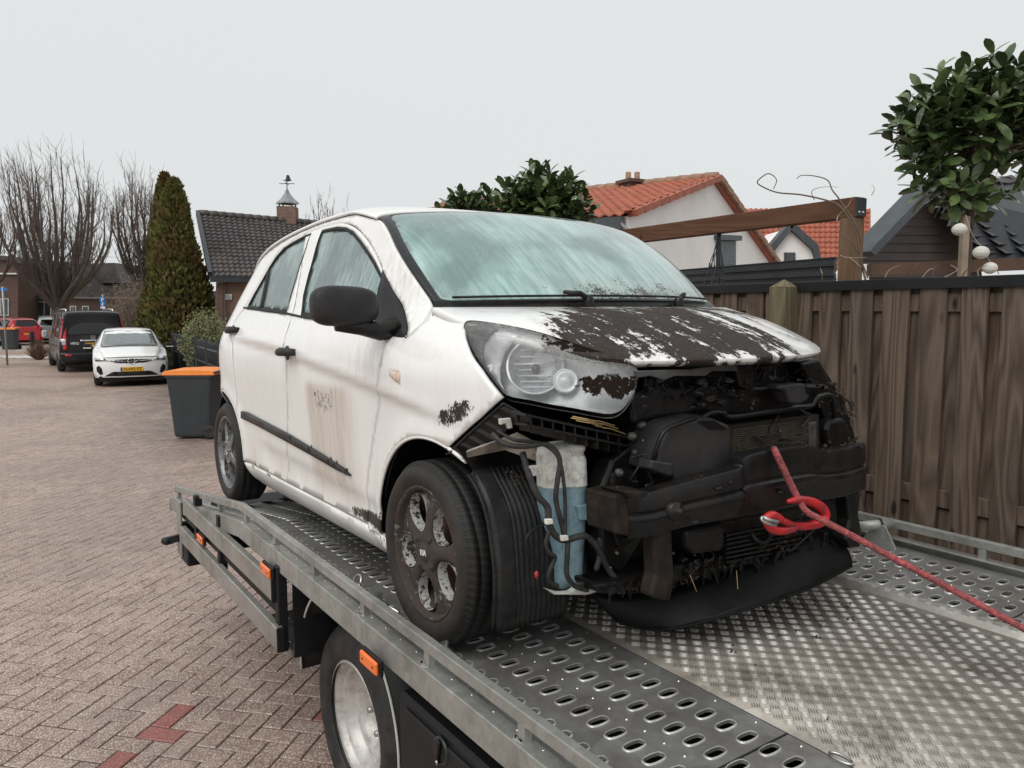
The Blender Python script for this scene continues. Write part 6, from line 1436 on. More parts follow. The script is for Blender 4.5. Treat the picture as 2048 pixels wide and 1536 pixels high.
lc3 = at_y(945, 438, 8.3); t3 = thing('laurel_shrub', 'smaller laurel bush left of the leafy laurel, behind the roof', 'shrub', (-.4, 8.3, 0)); bpy.context.view_layer.update()
laurel(t3, lc3, (.38, .35, .36), .15, 80, 'crown', 120, 8)
for t_, cc in ((t2, at_y(1085, 425, 8.)), (t3, lc3)): m = MB(); m.tube([(cc[0], cc[1], 0), (cc[0] + .03, cc[1], 1.5), tuple(cc)], [.05, .04, .02], 8); m.build('trunk', 'bark', t_)
adopt(t2); adopt(t3)

# ------------------------------------------------------------------ bare trees
plain('winter_bark', (.085, .070, .056), .9, var=.3, scale=2); plain('winter_twig', (.125, .095, .085), .9, var=.3, scale=2)
def bare(label, u, base_v, Y, h_top_v, half_w, n1=16, seedv=1, trunk_r=.28, fork=2.2, n2=16, group='bare winter trees', parts=True):
    g = np.random.default_rng(seedv); X = at_y(u, base_v, Y)[0]; H_ = at_y(u, h_top_v, Y)[2]; W_ = half_w / FPX * Y
    t_ = thing('bare_tree', label, 'tree', (X, Y, 0), 0, group)
    m = MB(); m.tube([(0, 0, -.1), (.05, 0, fork * .5), (0, .05, fork), (.0, 0, fork + .6)], [trunk_r * 1.3, trunk_r, trunk_r * 1.15, trunk_r * .8], 10); tr = m.build('trunk', 'winter_bark', t_)
    tw = MB()
    for k in range(n1):
        a = 2 * math.pi * (k + g.uniform(-.3, .3)) / n1; rr = g.uniform(.15, 1.) ** .7; R_ = W_ * rr; top = fork + (H_ - fork) * (1 - .42 * rr ** 2) * g.uniform(.88, 1.0)
        P = [(0, 0, fork * .8)]
        for t in (.15, .35, .6, .8, 1.): P.append((math.cos(a) * R_ * (1 - (1 - t) ** 2.2) + g.normal() * .08, math.sin(a) * R_ * (1 - (1 - t) ** 2.2) + g.normal() * .08, fork + (top - fork) * t ** 1.15))
        S = spline(np.array(P), 4); m = MB(); m.tube(S, np.linspace(trunk_r * .42, .010, len(S)), 6); m.build('limb', 'winter_bark', t_)
        for q in range(n2):
            i = int(g.uniform(.18, .92) * (len(S) - 1)); p = S[i]; d = S[min(i + 2, len(S) - 1)] - S[max(i - 1, 0)]; d = d / (np.linalg.norm(d) + 1e-9); sd = g.normal(size=3); sd[2] = abs(sd[2]) * .3; sd /= np.linalg.norm(sd)
            L = (top - fork) * g.uniform(.10, .30); d1 = d * .75 + sd * .65; d2 = d * .4 + sd * .25 + V(0, 0, .8)
            e1 = p + d1 / np.linalg.norm(d1) * L * .45; e2 = e1 + d2 / np.linalg.norm(d2) * L * .7; r0 = np.interp(i, [0, len(S)], [.034, .012])
            tw.tube([tuple(p), tuple(e1), tuple(e2)], [r0, r0 * .6, .006], 4, cap=False)
            for w in range(4):
                f = g.uniform(.2, 1); b = e1 * (1 - f) + e2 * f; dd = V(*(g.normal(size=3) * .35)) + V(0, 0, .9) + sd * .3; tw.tube([tuple(b), tuple(b + dd / np.linalg.norm(dd) * L * g.uniform(.25, .55))], [.010, .004], 3, cap=False)
    tw.build('twigs', 'winter_twig', t_)['kind'] = 'stuff'; return t_
bare('widest bare pollarded tree standing behind the black van', 118, 620, 42, 283, 125, 26, 11, .36, 2.2, 28)
bare('narrower bare tree left of the tall brown conifer', 285, 620, 46, 335, 62, 16, 12, .26, 3., 26)
bare('bare tree cut by the left picture edge', -40, 620, 40, 330, 80, 12, 13, .26, 2.4, 16)
bare('bare treetops showing right of the chimney', 640, 560, 52, 375, 50, 11, 14, .25, 3., 14)
bare('tiny bare treetop just above the car roof', 700, 560, 58, 405, 22, 7, 15, .2, 3., 10)
bare('small bare treetop left of the laurel bushes', 868, 560, 56, 388, 26, 9, 16, .22, 3., 12)
# pale flowering shrub of thin rods
g = np.random.default_rng(4); c = at_y(262, 700, 30); sr = thing('twiggy_shrub', 'pale twiggy shrub between the bare trees and the conifer', 'shrub', (c[0], 30, 0)); m = MB()
plain('pale_twig', (.22, .17, .13), .9); plain('catkin', (.36, .30, .22), .9); cat = MB()
for k in range(150):
    a = g.uniform(0, 6.28); r = g.uniform(0, 1) ** .5 * .75; h = 3.7 * (1 - .35 * r) * g.uniform(.65, 1); P = np.array([(math.cos(a) * r * .4, math.sin(a) * r * .4, 0), (math.cos(a) * r * .8 + g.normal() * .08, math.sin(a) * r * .8, h * .5), (math.cos(a) * r * 1.15 + g.normal() * .12, math.sin(a) * r * 1.1, h)])
    S = spline(P, 4); m.tube(S, np.linspace(.018, .005, len(S)), 4, cap=False)
    for q in range(9):
        p = S[int(g.integers(2, len(S)))]; e = p + g.normal(size=3) * .16; m.tube([tuple(p), tuple(e)], [.006, .003], 3, cap=False); cat.box(tuple(e), (.02, .02, .03), tuple(g.uniform(0, 3, 3)))
m.build('rods', 'pale_twig', sr)['kind'] = 'stuff'; cat.build('buds', 'catkin', sr)['kind'] = 'stuff'
# brown shrub by the van
def twiggy(label, u, v, Y, r, h, n, col, name='low_shrub'):
    g = np.random.default_rng(int(u)); p = at_y(u, v, Y); t_ = thing(name, label, 'shrub', (p[0], Y, 0)); m = MB()
    for k in range(n):
        a = g.uniform(0, 6.28); rr = g.uniform(.1, 1) * r; e = V(math.cos(a) * rr, math.sin(a) * rr, h * (1 - .5 * (rr / r) ** 2) * g.uniform(.6, 1)); m.tube([(e[0] * .2, e[1] * .2, 0), tuple(e * .6 + g.normal(size=3) * .05), tuple(e)], [.012, .008, .004], 3, cap=False)
    m.build('twigs', col, t_)['kind'] = 'stuff'
plain('rust_twig', (.15, .085, .055), .9)
twiggy('low reddish brown shrub left of the black van', 76, 690, 30, .5, .85, 260, 'rust_twig')

# ------------------------------------------------------------------ conifer and olive bush
def mk_fol(name, c0, c1, c2):
    t = NT(name); P = wpos(t); n = t.noise(1.1, 4, .6, P); k = t.noise(9, 3, .6, P); c = t.mix(c0, c1, t.ramp(k, [(.35, 0), (.65, 1)])); c = t.mix(c, c2, t.ramp(n, [(.45, 0), (.62, 1)])); MATS[name] = t.bsdf(c, .8, 0, None, .2)
mk_fol('thuja', (.085, .095, .028), (.14, .14, .042), (.13, .085, .030)); mk_fol('olive_leaf', (.20, .215, .10), (.34, .36, .19), (.27, .27, .14))
def thuja(label, u, Y, vtop, half, seedv, n=9000):
    g = np.random.default_rng(seedv); X = at_y(u, 690, Y)[0]; H_ = at_y(u, vtop, Y)[2]; W_ = half / FPX * Y; t_ = thing('conifer', label, 'tree', (X, Y, 0), 0, 'brown conifers'); m = MB()
    lob = [(g.uniform(0, 6.28), g.uniform(.05, .95), g.uniform(.7, 1.15)) for _ in range(46)]
    for k in range(n):
        h = g.uniform(0.02, 1); a = g.uniform(0, 6.28); prof = W_ * min(1, (1 - h) ** .62 * 1.25) * (0.72 + .28 * min(1, h * 5))
        bul = 1 + .16 * sum(math.exp(-(((a - b + 3.14) % 6.28 - 3.14) / .5) ** 2 - ((h - c_) / .08) ** 2) * s_ for b, c_, s_ in lob) - .10
        r = prof * bul * (1 - abs(g.normal()) * .10); p = V(math.cos(a) * r, math.sin(a) * r, h * H_); L = g.uniform(.10, .22)
        d = V(math.cos(a) * .5, math.sin(a) * .5, .9) + g.normal(size=3) * .3; d /= np.linalg.norm(d); sd = np.cross(d, g.normal(size=3)); sd /= np.linalg.norm(sd); w = L * .32
        q = p + d * L; m.add([tuple(p - sd * w * .3), tuple(p + d * L * .5 - sd * w), tuple(q), tuple(p + d * L * .5 + sd * w), tuple(p + sd * w * .3)], [(0, 1, 2, 3, 4)])
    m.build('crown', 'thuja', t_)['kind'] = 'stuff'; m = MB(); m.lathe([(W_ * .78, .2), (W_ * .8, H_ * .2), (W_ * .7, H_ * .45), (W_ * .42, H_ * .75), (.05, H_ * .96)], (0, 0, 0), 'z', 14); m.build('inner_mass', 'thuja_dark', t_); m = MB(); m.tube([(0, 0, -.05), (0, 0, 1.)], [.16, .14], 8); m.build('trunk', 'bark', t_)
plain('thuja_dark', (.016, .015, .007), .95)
thuja('tall brown green conifer, front of the pair beside the tiled house', 362, 25.0, 362, 56, 2)
thuja('slightly taller conifer behind, left of its brown green neighbour', 344, 26.0, 350, 46, 3, 7000)
g = np.random.default_rng(9); c = at_y(414, 690, 19.5); ob = thing('olive_bush', 'grey green feathery bush behind the iron fence', 'shrub', (c[0], 19.5, 0)); m = MB(); st = MB()
for k in range(210):
    a = g.uniform(0, 6.28); rr = g.uniform(0, 1) ** .5; e = V(math.cos(a) * rr * .72, math.sin(a) * rr * .6, 1.15 + .85 * (1 - rr ** 2) * g.uniform(.6, 1.05)); b = e * V(.45, .45, .35); st.tube([tuple(b), tuple(e)], [.008, .003], 3, cap=False)
    for q in range(34):
        t = g.uniform(.15, 1.05); p = b * (1 - t) + e * t + g.normal(size=3) * .035; d = (e - b) / np.linalg.norm(e - b) * .6 + g.normal(size=3) * .55; d /= np.linalg.norm(d); sd = np.cross(d, g.normal(size=3)); sd /= np.linalg.norm(sd); L = g.uniform(.05, .09)
        m.add([tuple(p), tuple(p + d * L * .5 + sd * .011), tuple(p + d * L), tuple(p + d * L * .5 - sd * .011)], [(0, 1, 2, 3)])
m.build('leaves', 'olive_leaf', ob)['kind'] = 'stuff'; st.build('stems', 'green_stem', ob)['kind'] = 'stuff'; m = MB(); m.tube([(0, 0, 0), (0, 0, .9)], [.06, .04], 6); m.build('trunk', 'bark', ob)

# iron fence
fa, fb = at_y(346, 690, 23.), at_y(470, 690, 14.5); fa[2] = fb[2] = 0; ir = thing('iron_fence', 'low black iron picket fence beside the parked white car', 'fence', tuple(fa)); bpy.context.view_layer.update(); m = MB(); L = np.linalg.norm(fb - fa); d = (fb - fa) / L; zt3 = 1.22
for k in range(int(L / .11)):
    p = fa + d * (k * .11); m.tube([tuple(p + V(0, 0, .08)), tuple(p + V(0, 0, zt3 - .02)), tuple(p + V(0, 0, zt3 + .05))], [.010, .010, .003], 4)
m.build('pickets', 'metal_black', ir)['kind'] = 'stuff'
for z in (.16, .75, 1.08): m = MB(); m.bar(fa + V(0, 0, z), fb + V(0, 0, z), .03, .035); m.build('fence_rail', 'metal_black', ir)
for k in range(int(L / 1.6) + 1): p = fa + d * (k * 1.6); m = MB(); m.box((p[0], p[1], .66), (.06, .06, 1.32)); m.build('fence_post', 'metal_black', ir)
m = MB(); m.bar(fa + V(.05, .05, .42), fb + V(.05, .05, .42), .04, .84); m.build('screen_panel', 'metal_black', ir); adopt(ir)
# ------------------------------------------------------------------ parked vehicles
plain('car_white', (.80, .80, .79), .25, var=.03, coat=.6); plain('car_black', (.008, .008, .009), .22, var=.2, coat=.25, spec=.3); plain('car_red', (.50, .012, .022), .25, var=.1, coat=.7); plain('car_grey', (.42, .45, .46), .3, var=.08, coat=.5)
plain('car_glass', (.13, .15, .155), .06, var=.2, coat=1.); plain('privacy_glass', (.008, .008, .009), .06, coat=.3, spec=.4); plain('plate_yellow', (.80, .42, .01), .4, var=.05); plain('plate_blue', (.02, .08, .35), .4); plain('plate_ink', (.02, .015, .01), .5)
plain('tail_red', (.55, .01, .03), .2, coat=.8); plain('chrome', (.70, .71, .72), .15, .9); plain('lamp_clear', (.55, .58, .60), .12, .3, var=.4, scale=9, coat=1.); plain('alloy', (.40, .41, .42), .35, .6)
def loft(name, st, mat, parent, n=6):
    S = spline(np.array(sorted(st)), n)
    def sec(q):
        x, zb, zbl, zt, wb, wbl, wt = q; h = zbl - zb
        return [(x, wb * .8, zb), (x, wb, zb + .02), (x, wbl - .005, zb + .3 * h), (x, wbl, zb + .65 * h), (x, wbl - .01, zbl - .04), (x, wbl - .03, zbl), (x, wt + .035, zt - .07), (x, wt + .01, zt - .035), (x, wt - .06, zt - .008), (x, wt * .5, zt + .008), (x, 0, zt + .014)]
    m = MB(); rows = []
    for q in S:
        h = sec(q); rows.append(h + [(p[0], -p[1], p[2]) for p in h[::-1][1:]])
    k = len(rows[0]); v = [p for r in rows for p in r]
    f = [(i * k + j, i * k + j + 1, (i + 1) * k + j + 1, (i + 1) * k + j) for i in range(len(rows) - 1) for j in range(k - 1)]
    m.add(v, f, True); m.add(rows[0], [tuple(range(k))[::-1]]); m.add(rows[-1], [tuple(range(k))]); o = m.build(name, mat, parent)
    at = lambda x: sec([np.interp(x, S[:, 0], S[:, c]) for c in range(7)]); return o, at
def strip(name, at, xs, i0, i1, mat, parent, sgn=1, off=.006, cut0=0., cut1=0.):
    m = MB(); m.grid(lambda x, t: (lambda a, b: (x, sgn * (a[1] * (1 - t) + b[1] * t + off), a[2] * (1 - t) + b[2] * t))(at(x)[i0], at(x)[i1]), xs, [.06 + cut0, .5, .94 - cut1]); return m.build(name, mat, parent, solid=.004, offset=0)
def wheel_simple(parent, x, y, r=.31, w=.2, sgn=1, rim='alloy'):
    m = MB(); m.lathe([(r * .62, -w / 2 + .01), (r * .7, -w / 2), (r * .93, -w / 2 + .01), (r, -w / 2 + .04), (r, w / 2 - .04), (r * .93, w / 2), (r * .6, w / 2)], (0, 0, 0), 'y', 32); o = m.build('wheel', 'truck_tyre', parent); o.location = (x, y, r)
    m = MB(); m.lathe([(0, 0), (r * .2, .0), (r * .6, .015), (r * .64, -.01), (r * .64, .06)], (0, -w / 2 + .01 if sgn < 0 else 0, 0), 'y', 24)
    if sgn > 0: m = MB(); m.lathe([(0, 0), (r * .2, 0), (r * .6, -.015), (r * .64, .01), (r * .64, -.06)], (0, w / 2 - .01, 0), 'y', 24)
    m.build('rim', rim, o); m = MB()
    for k in range(5):
        a = R(72 * k + 20); m.box((r * .4 * math.cos(a), (w / 2 - .004) * sgn, r * .4 * math.sin(a)), (r * .3, .012, r * .14), (0, -a, 0))
    m.build('rim_openings', 'seal_rubber', o)['kind'] = 'stuff'
def yz(name, poly, xf, off, mat, parent, th=.02, sp=.06, mirror=False):
    for s in ((1, -1) if mirror else (1,)):
        P = np.array([(s * a, b) for a, b in poly]); panel(name, P, lambda W: np.stack([xf(W[:, 0], W[:, 1]) + off, W[:, 0], W[:, 1]], 1), sp, mat, parent, solid=th, flip=False, offset=0)
def plate(parent, x, z, text, s=1, rear=False, y0=0.):
    m = MB(); m.box((x, y0, z), (.012, .52, .112), bev=.004); o = m.build('number_plate', 'plate_yellow', parent)
    m = MB(); m.box((x + s * .001, y0 - .235 * s if 0 else y0 + (-.238 if s > 0 else .238) , z), (.0125, .044, .106)); m.build('plate_band', 'plate_blue', o)
    if text: lettering('plate_text', text, .105, 'plate_ink', o, basis((x + s * .0075, y0 + (.02 * s), z), (0, s, 0), (0, 0, 1), (s, 0, 0)), .0008, .0012)
# white hatchback facing us
X0 = at_y(264, 740, 19.6); wc = thing('parked_hatchback', 'clean white parked hatchback facing the camera with black mirrors', 'car', (X0[0], 19.6, 0), R(-62))
st = [(-.36, .24, .66, .69, .74, .82, .62), (-.46, .2, .76, .79, .84, .875, .72), (-.95, .2, .88, .92, .85, .885, .75), (-1.12, .2, .91, .97, .85, .885, .73), (-1.55, .2, .93, 1.22, .85, .885, .66), (-1.95, .2, .95, 1.40, .85, .885, .60), (-2.45, .2, .97, 1.435, .85, .885, .58), (-3.2, .2, .99, 1.40, .85, .88, .56), (-3.75, .25, .99, 1.15, .82, .85, .60), (-4.02, .35, .86, .93, .72, .75, .60)]
bd, at = loft('body', st, 'car_white', wc)
nx = lambda y, z: -.055 - .26 * (np.abs(y) / .86) ** 2.6 - .22 * np.clip(z - .52, 0, 1) ** 1.3 - .10 * np.clip(.42 - z, 0, 1)
yz('bumper', [(-.80, .24), (.80, .24), (.845, .45), (.83, .66), (.60, .725), (0, .735), (-.60, .725), (-.83, .66), (-.845, .45)], nx, 0, 'car_white', wc, .02, .05)
yz('grille', [(-.50, .665), (-.36, .615), (0, .600), (.36, .615), (.50, .665), (.36, .690), (0, .695), (-.36, .690)], nx, .012, 'truck_black', wc)
yz('grille_bar', [(.09, .640), (.44, .662), (.44, .674), (.09, .656)], nx, .022, 'chrome', wc, mirror=True)
yz('lower_intake', [(-.62, .275), (.62, .275), (.46, .375), (.3, .385), (-.3, .385), (-.46, .375)], nx, .012, 'truck_black', wc)
yz('side_vent', [(.66, .33), (.72, .31), (.79, .40), (.80, .50), (.74, .55), (.68, .47)], nx, .012, 'truck_black', wc, mirror=True)
yz('headlamp', [(.46, .655), (.60, .665), (.76, .645), (.83, .66), (.84, .75), (.80, .775), (.66, .735)], nx, .014, 'lamp_clear', wc, mirror=True)
yz('lamp_shade', [(.52, .665), (.66, .672), (.80, .665), (.80, .70), (.68, .69)], nx, .022, 'trim_dark', wc, mirror=True)
m = MB(); m.tube([(-.045, .085 * math.cos(a), .648 + .075 * math.sin(a)) for a in np.linspace(0, 6.283, 25)], .010, 6); em = m.build('emblem_ring', 'chrome', wc)
m = MB(); m.bar((-.045, -.085, .634), (-.045, .015, .654), .014, .016); m.bar((-.045, -.015, .642), (-.045, .085, .662), .014, .016); m.build('emblem_bolt', 'chrome', em)
plate(wc, -.030, .445, 'N-692-FZ')
m = MB(); m.grid(lambda s, v: (lambda xa: (xa * (1 - s) + (-1.08 + .10 * (1 - v * v)) * s, v * (.62 * (1 - s) + .76 * s) * (1 + .0 * s), .752 - .012 * v * v * (1 - s) + (.985 - .752) * s ** .8 * (1 - .12 * v * v)))(float(nx(v * .62, .75))), np.linspace(0, 1, 8), np.linspace(-1, 1, 13)); m.build('hood', 'car_white', wc, solid=.015)
wsf = lambda s, v: (-1.10 - .82 * s + .10 * (1 - v * v) * (1 - s), v * (.74 - .13 * s), .985 + .405 * s + .015 * (1 - v * v))
m = MB(); m.grid(wsf, np.linspace(.03, .97, 9), np.linspace(-.95, .95, 11), flip=False); wsn = m.build('windscreen', 'car_glass', wc, solid=.01, offset=0)
m = MB(); m.box((-1.82, 0, 1.345), (.06, .16, .05), bev=.015); m.build('mirror_mount', 'truck_black', wsn)
for s in (1, -1):
    strip('side_window', at, np.linspace(-1.75, -3.3, 8), 5, 6, 'car_glass', wc, s)
    m = MB(); m.tube([(-1.30, s * .86, .95), (-1.33, s * .93, .97), (-1.34, s * .99, .98)], [.02, .03, .03], 8); m.box((-1.34, s * 1.0, 1.0), (.10, .20, .13), bev=.035); mm = m.build('door_mirror', 'truck_black', wc)
    m = MB(); m.box((-1.34, s * 1.0, .952), (.104, .19, .03), bev=.012); m.build('mirror_band', 'car_white', mm)
    for x in (-.80, -3.34): wheel_simple(wc, x, s * .77, .32, .21, s)
m = MB(); m.box((-2.0, 0, .2), (3.6, 1.5, .14)); m.build('underbody', 'truck_black', wc)
# black van seen from behind
X0 = at_y(190, 740, 24.2); van = thing('black_van', 'black passenger van seen from behind with tall red tail lamps', 'van', (X0[0], 24.2, 0), R(125))
st = [(0.03, .30, .98, 1.80, .80, .90, .70), (.12, .28, 1.0, 1.88, .86, .945, .74), (.6, .26, 1.02, 1.90, .90, .95, .75), (3.0, .26, 1.02, 1.90, .90, .95, .75), (3.5, .26, 1.0, 1.82, .90, .95, .72), (3.9, .26, 1.0, 1.3, .90, .94, .74), (4.4, .26, .92, 1.0, .86, .90, .7), (4.72, .3, .7, .75, .70, .75, .6)]
bd, at = loft('body', st, 'car_black', van)
rx = lambda y, z: .02 + .10 * (np.abs(y) / .95) ** 4 + .10 * np.clip(z - 1.0, 0, 1) ** 1.5
yz('rear_window', [(-.70, 1.16), (.70, 1.16), (.64, 1.74), (-.64, 1.74)], rx, -.02, 'privacy_glass', van)
yz('tail_lamp', [(.74, .72), (.90, .72), (.90, 1.15), (.80, 1.70), (.70, 1.72), (.73, 1.2)], rx, -.03, 'tail_red', van, .04, .06, True)
yz('reverse_lamp', [(.755, .86), (.895, .86), (.895, 1.05), (.755, 1.05)], rx, -.055, 'lamp_clear', van, .01, .06, True)
yz('rear_bumper', [(-.92, .34), (.92, .34), (.92, .62), (-.92, .62)], rx, -.05, 'car_black', van, .08)
yz('reflector', [(.62, .52), (.80, .52), (.80, .57), (.62, .57)], rx, -.10, 'tail_red', van, .01, .06, True)
yz('chrome_strip', [(-.36, .965), (.36, .965), (.36, 1.01), (-.36, 1.01)], rx, -.03, 'chrome', van)
yz('brake_light', [(-.25, 1.83), (.25, 1.83), (.25, 1.87), (-.25, 1.87)], rx, -.0, 'tail_red', van)
plate(van, -.015, .86, '6-VVJ-9'[:0] or '', -1); lettering('plate_text', 'L-VV', .105, 'plate_ink', van, basis((-.024, .08, .86), (0, -1, 0), (0, 0, 1), (-1, 0, 0)), .0008, .003)
lettering('badge_text', 'VITO', .10, 'chrome', van, basis((-.012, .52, .90), (0, -1, 0), (0, 0, 1), (-1, 0, 0)), .002, .003)
m = MB(); m.tube([(.03, .06 * math.cos(a), 1.10 + .06 * math.sin(a)) for a in np.linspace(0, 6.283, 21)], .008, 6)
for k in range(3): a = R(90 + 120 * k); m.tube([(.03, 0, 1.10), (.03, .058 * math.cos(a), 1.10 + .058 * math.sin(a))], .007, 5)
m.build('star_emblem', 'chrome', van)
for s in (1, -1):
    strip('side_window', at, np.linspace(.35, 1.7, 6), 5, 6, 'privacy_glass', van, s); strip('side_window', at, np.linspace(1.8, 3.1, 6), 5, 6, 'privacy_glass', van, s); strip('side_window', at, np.linspace(3.15, 3.75, 5), 5, 6, 'car_glass', van, s)
    m = MB(); m.tube([(.5, s * .66, 1.90), (.6, s * .66, 1.96), (2.6, s * .66, 1.96), (2.7, s * .66, 1.90)], .025, 6); m.build('roof_rail', 'chrome', van)
    m = MB(); m.box((3.45, s * 1.08, 1.12), (.12, .18, .26), bev=.04); m.build('door_mirror', 'car_grey', van)
    for x in (.85, 4.05): wheel_simple(van, x, s * .84, .33, .22, s)
m = MB(); m.box((2.3, 0, .26), (4.2, 1.6, .1)); m.build('underbody', 'truck_black', van)
# red and grey hatchbacks farther up the street
def small_hatch(label, u, v, Y, yaw, mat, group=None):
    X0 = at_y(u, v, Y); o = thing('parked_hatchback', label, 'car', (X0[0], Y, 0), R(yaw))
    st = [(.02, .30, .80, .95, .66, .74, .52), (.14, .24, .90, 1.20, .76, .82, .58), (.35, .22, .92, 1.40, .80, .845, .56), (.9, .2, .92, 1.49, .80, .85, .55), (1.8, .2, .90, 1.48, .80, .85, .55), (2.3, .2, .88, 1.30, .80, .85, .58), (2.75, .2, .86, .95, .80, .85, .66), (3.4, .22, .74, .80, .76, .82, .62), (3.7, .28, .6, .66, .62, .7, .5)]
    bd, at = loft('body', st, mat, o); rx = lambda y, z: .0 + .10 * (np.abs(y) / .85) ** 3 + .30 * np.clip(z - .9, 0, 1) ** 1.2
    yz('rear_window', [(-.56, .98), (.56, .98), (.46, 1.36), (-.46, 1.36)], rx, .03, 'privacy_glass', o); yz('tail_lamp', [(.60, .78), (.74, .80), (.74, .98), (.60, 1.0)], rx, -.02, 'tail_red', o, .04, .06, True)
    yz('rear_bumper', [(-.76, .30), (.76, .30), (.78, .60), (-.78, .60)], rx, -.04, mat, o, .06); plate(o, -.06, .62, '', -1)
    for s in (1, -1):
        strip('side_window', at, np.linspace(.5, 1.25, 5), 5, 6, 'privacy_glass', o, s); strip('side_window', at, np.linspace(1.32, 2.25, 5), 5, 6, 'privacy_glass', o, s)
        for x in (.58, 3.02): wheel_simple(o, x, s * .74, .29, .18, s)
    m = MB(); m.box((1.8, 0, .22), (3.2, 1.4, .1)); m.build('underbody', 'truck_black', o); return o
small_hatch('small red hatchback parked far down the street at the left edge', 56, 680, 41, 146, 'car_red')
small_hatch('light grey hatchback half hidden between the red car and the van', 104, 678, 43.5, 122, 'car_grey')
small_hatch('pale car just cut off by the left picture edge', -12, 690, 40, 150, 'car_grey')

# ------------------------------------------------------------------ wheelie bins
plain('bin_grey', (.028, .033, .037), .55, var=.15, bump=.15, bscale=120); plain('bin_orange', (.85, .26, .045), .45, var=.08)
def wheelie(label, u, v, Y, yaw, sc=1.):
    p = at_y(u, v, Y); o = thing('wheelie_bin', label, 'bin', (p[0], Y, 0), R(yaw), 'orange lidded wheelie bins'); o.scale = (sc,) * 3
    # local x: from the front (open side) to the hinge; y: width
    m = MB(); lv = [(.03, -.27, .25, .235), (.06, -.29, .26, .245), (.55, -.325, .29, .265), (.94, -.36, .32, .285), (.95, -.385, .345, .30), (1.0, -.385, .345, .30)]; v_ = []
    for z, xa, xb, w in lv:
        r = rounded([(xa, -w), (xb, -w), (xb, w), (xa, w)], .05, 3); v_ += [(q[0], q[1], z) for q in r]
    k = len(v_) // len(lv); m.add(v_, [(i * k + j, i * k + (j + 1) % k, (i + 1) * k + (j + 1) % k, (i + 1) * k + j) for i in range(len(lv) - 1) for j in range(k)] + [tuple(range(k))[::-1], tuple((len(lv) - 1) * k + j for j in range(k))]); m.build('bin_body', 'bin_grey', o)
    m = MB(); prof = [(-.41, 1.0), (-.40, 1.035), (-.30, 1.06), (.05, 1.075), (.30, 1.065), (.36, 1.04), (.36, 1.0)]
    m.prism(prof, -.305, .305, lambda q, h: (q[0], h, q[1])); lid = m.build('lid', 'bin_orange', o, bevel=.012)
    m = MB(); m.prism([(-.415, .985), (-.415, 1.012), (.37, 1.012), (.37, .985)], -.31, .31, lambda q, h: (q[0], h, q[1])); m.build('lid_rim', 'bin_orange', lid, bevel=.006)
    m = MB(); m.tube([(.37, -.26, 1.02), (.40, -.2, 1.03), (.40, .2, 1.03), (.37, .26, 1.02)], .018, 8); m.build('handle', 'bin_grey', o)
    for s in (1, -1):
        m = MB(); m.lathe([(0, -.02), (.03, -.03), (.07, -.025), (.10, -.03), (.105, 0), (.10, .03), (0, .03)], (.27, s * .28, .105), 'y', 24); m.build('wheel', 'truck_tyre', o)
    return o
wheelie('grey bin with a bright orange lid beside the rear of the wrecked car', 395, 800, 11.9, 2)
wheelie('distant grey bin with an orange lid at the left edge', 21, 690, 37, 10)

# ------------------------------------------------------------------ signs, bollard
plain('sign_blue', (.01, .16, .48), .4, var=.05); plain('sign_white', (.75, .76, .77), .4); plain('pole_grey', (.30, .31, .31), .45, .5)
p = at_y(205, 603, 27); o = thing('parking_sign', 'blue parking sign with a white P on a grey pole behind the van', 'sign', (p[0], 27, 0)); m = MB(); m.tube([(0, .03, 0), (0, .03, p[2] + .25)], .03, 8); m.build('pole', 'pole_grey', o)
m = MB(); m.box((0, 0, p[2]), (.17, .012, .31), bev=.004); s_ = m.build('sign_plate', 'sign_blue', o); lettering('sign_letter', 'P', .17, 'sign_white', s_, basis((0, -.008, p[2] + .06), (1, 0, 0), (0, 0, 1), (0, -1, 0)), .001, .004)
m = MB(); m.box((.0, -.008, p[2] - .09), (.05, .003, .10), (0, R(20), 0)); m.build('sign_symbol', 'sign_white', s_); m = MB(); m.box((0, 0, p[2] - .21), (.17, .012, .07), bev=.003); m.build('sub_plate', 'sign_white', o)
p = at_y(4, 579, 27); o = thing('street_name_sign', 'blue street name sign on a thin pole at the left edge', 'sign', (p[0], 27, 0)); m = MB(); m.tube([(0, .03, 0), (0, .03, p[2] + .1)], .035, 8); m.build('pole', 'pole_grey', o); m = MB(); m.box((-.05, 0, p[2]), (.42, .014, .11), (0, 0, .2), .004); m.build('name_plate', 'sign_blue', o)
p = at_y(65, 688, 39); m = MB(); m.lathe([(.11, 0), (.11, .78), (.09, .82), (0, .83)], (p[0], 39, 0), 'z', 12); o = m.build('bollard', 'truck_black'); tag(o, 'short black bollard on the pavement behind the red car', 'bollard')

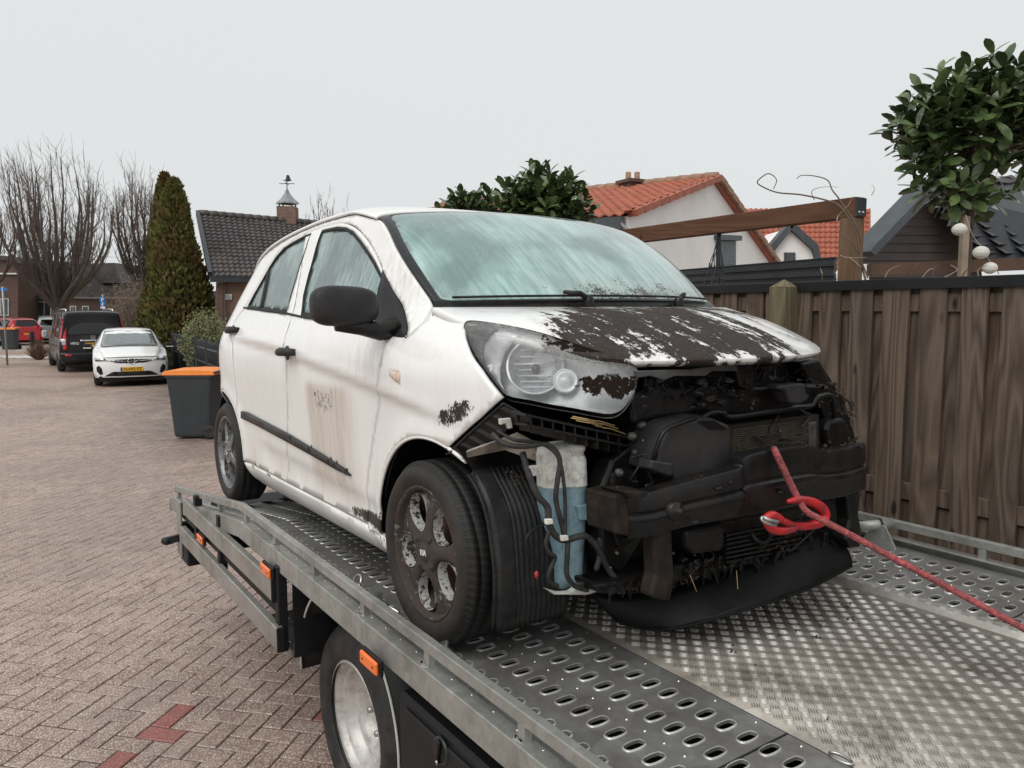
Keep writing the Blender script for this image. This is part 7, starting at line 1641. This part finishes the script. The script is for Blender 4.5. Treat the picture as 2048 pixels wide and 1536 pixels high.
# ------------------------------------------------------------------ brick houses at the end of the street
def block(name, label, Y, wall_px, mat, roofs=(), wins=(), bands=(), depth=6.):
    o = thing(name, label, 'house', (at_y(100, 600, Y)[0], Y, 0)); bpy.context.view_layer.update(); pl = Plane((at_y(0, 600, Y)[0], Y, 0), (at_y(100, 600, Y)[0], Y, 0))
    for w in wall_px: pl.slab('wall', w, depth, mat, o)
    for r, mt, of, th in roofs: pl.slab('roof', r, th, mt, o, of)
    for b in bands: pl.slab('fascia', b, .3, 'window_frame', o, .12)
    for u0, u1, v0, v1, sp in wins: window(pl, u0, u1, v0, v1, o, 'window_frame', sp, .15, 1.8)
    adopt(o); return o
block('brick_house', 'dark brick house cut off by the left picture edge', 46, [[(-160, 520), (18, 520), (36, 529), (36, 690), (-160, 690)]], 'brick_dark', [([(-160, 512), (16, 512), (38, 526), (36, 531), (16, 520), (-160, 520)], 'tile_dark', .2, 6.4)], [(2, 18, 597, 631, 1)], [[(-160, 545), (36, 546), (36, 549), (-160, 548)]])
block('brick_house', 'brown gabled brick house with a low front wing behind the big bare tree', 50, [[(37, 690), (37, 575), (52, 536), (86, 536), (118, 575), (118, 690)]], 'brick_dark', [([(37, 577), (33, 577), (51, 532), (87, 532), (122, 575), (118, 577), (86, 538), (53, 538)], 'tile_dark', .2, 6.4), ([(36, 590), (124, 590), (124, 598), (36, 598)], 'trim_dark', 1.6, 1.8)], [(46, 61, 567, 590, 2), (40, 44, 575, 590, 1)])
block('front_wing', 'low flat roofed brick wing with white windows under the gabled house', 48, [[(38, 597), (126, 597), (126, 690), (38, 690)]], 'brick_dark', [([(36, 591), (128, 591), (128, 598), (36, 598)], 'trim_dark', .3, 2.)], [(44, 54, 606, 618, 1), (76, 103, 603, 633, 2)], depth=1.5)
block('tiled_bungalow', 'low brick bungalow with a dark tiled roof and white fascia behind the van', 47, [[(128, 595), (300, 595), (300, 690), (128, 690)]], 'brick_dark', [([(140, 574), (152, 572), (215, 572), (300, 574), (300, 594), (134, 594)], 'tile_dark', .3, 5)], [(141, 153, 612, 640, 2), (165, 178, 612, 640, 1)], [[(130, 593), (300, 593), (300, 597), (130, 597)]])
block('dark_roof_house', 'tall house with a steep dark roof behind the bungalow', 56, [[(150, 600), (150, 560), (240, 560), (240, 690), (150, 690)]], 'tile_dark', [([(148, 566), (158, 528), (232, 526), (246, 566)], 'tile_dark', .3, 6)], [(190, 202, 546, 562, 1), (172, 178, 556, 570, 1)])
block('terrace', 'long far row of dark roofed houses closing off the street', 72, [[(-500, 600), (1000, 600), (1000, 690), (-500, 690)]], 'brick_dark', [([(-500, 582), (1000, 582), (1000, 602), (-500, 602)], 'tile_dark', .4, 6)], [(u, u + 8, 606, 616, 1) for u in range(-60, 330, 34)])
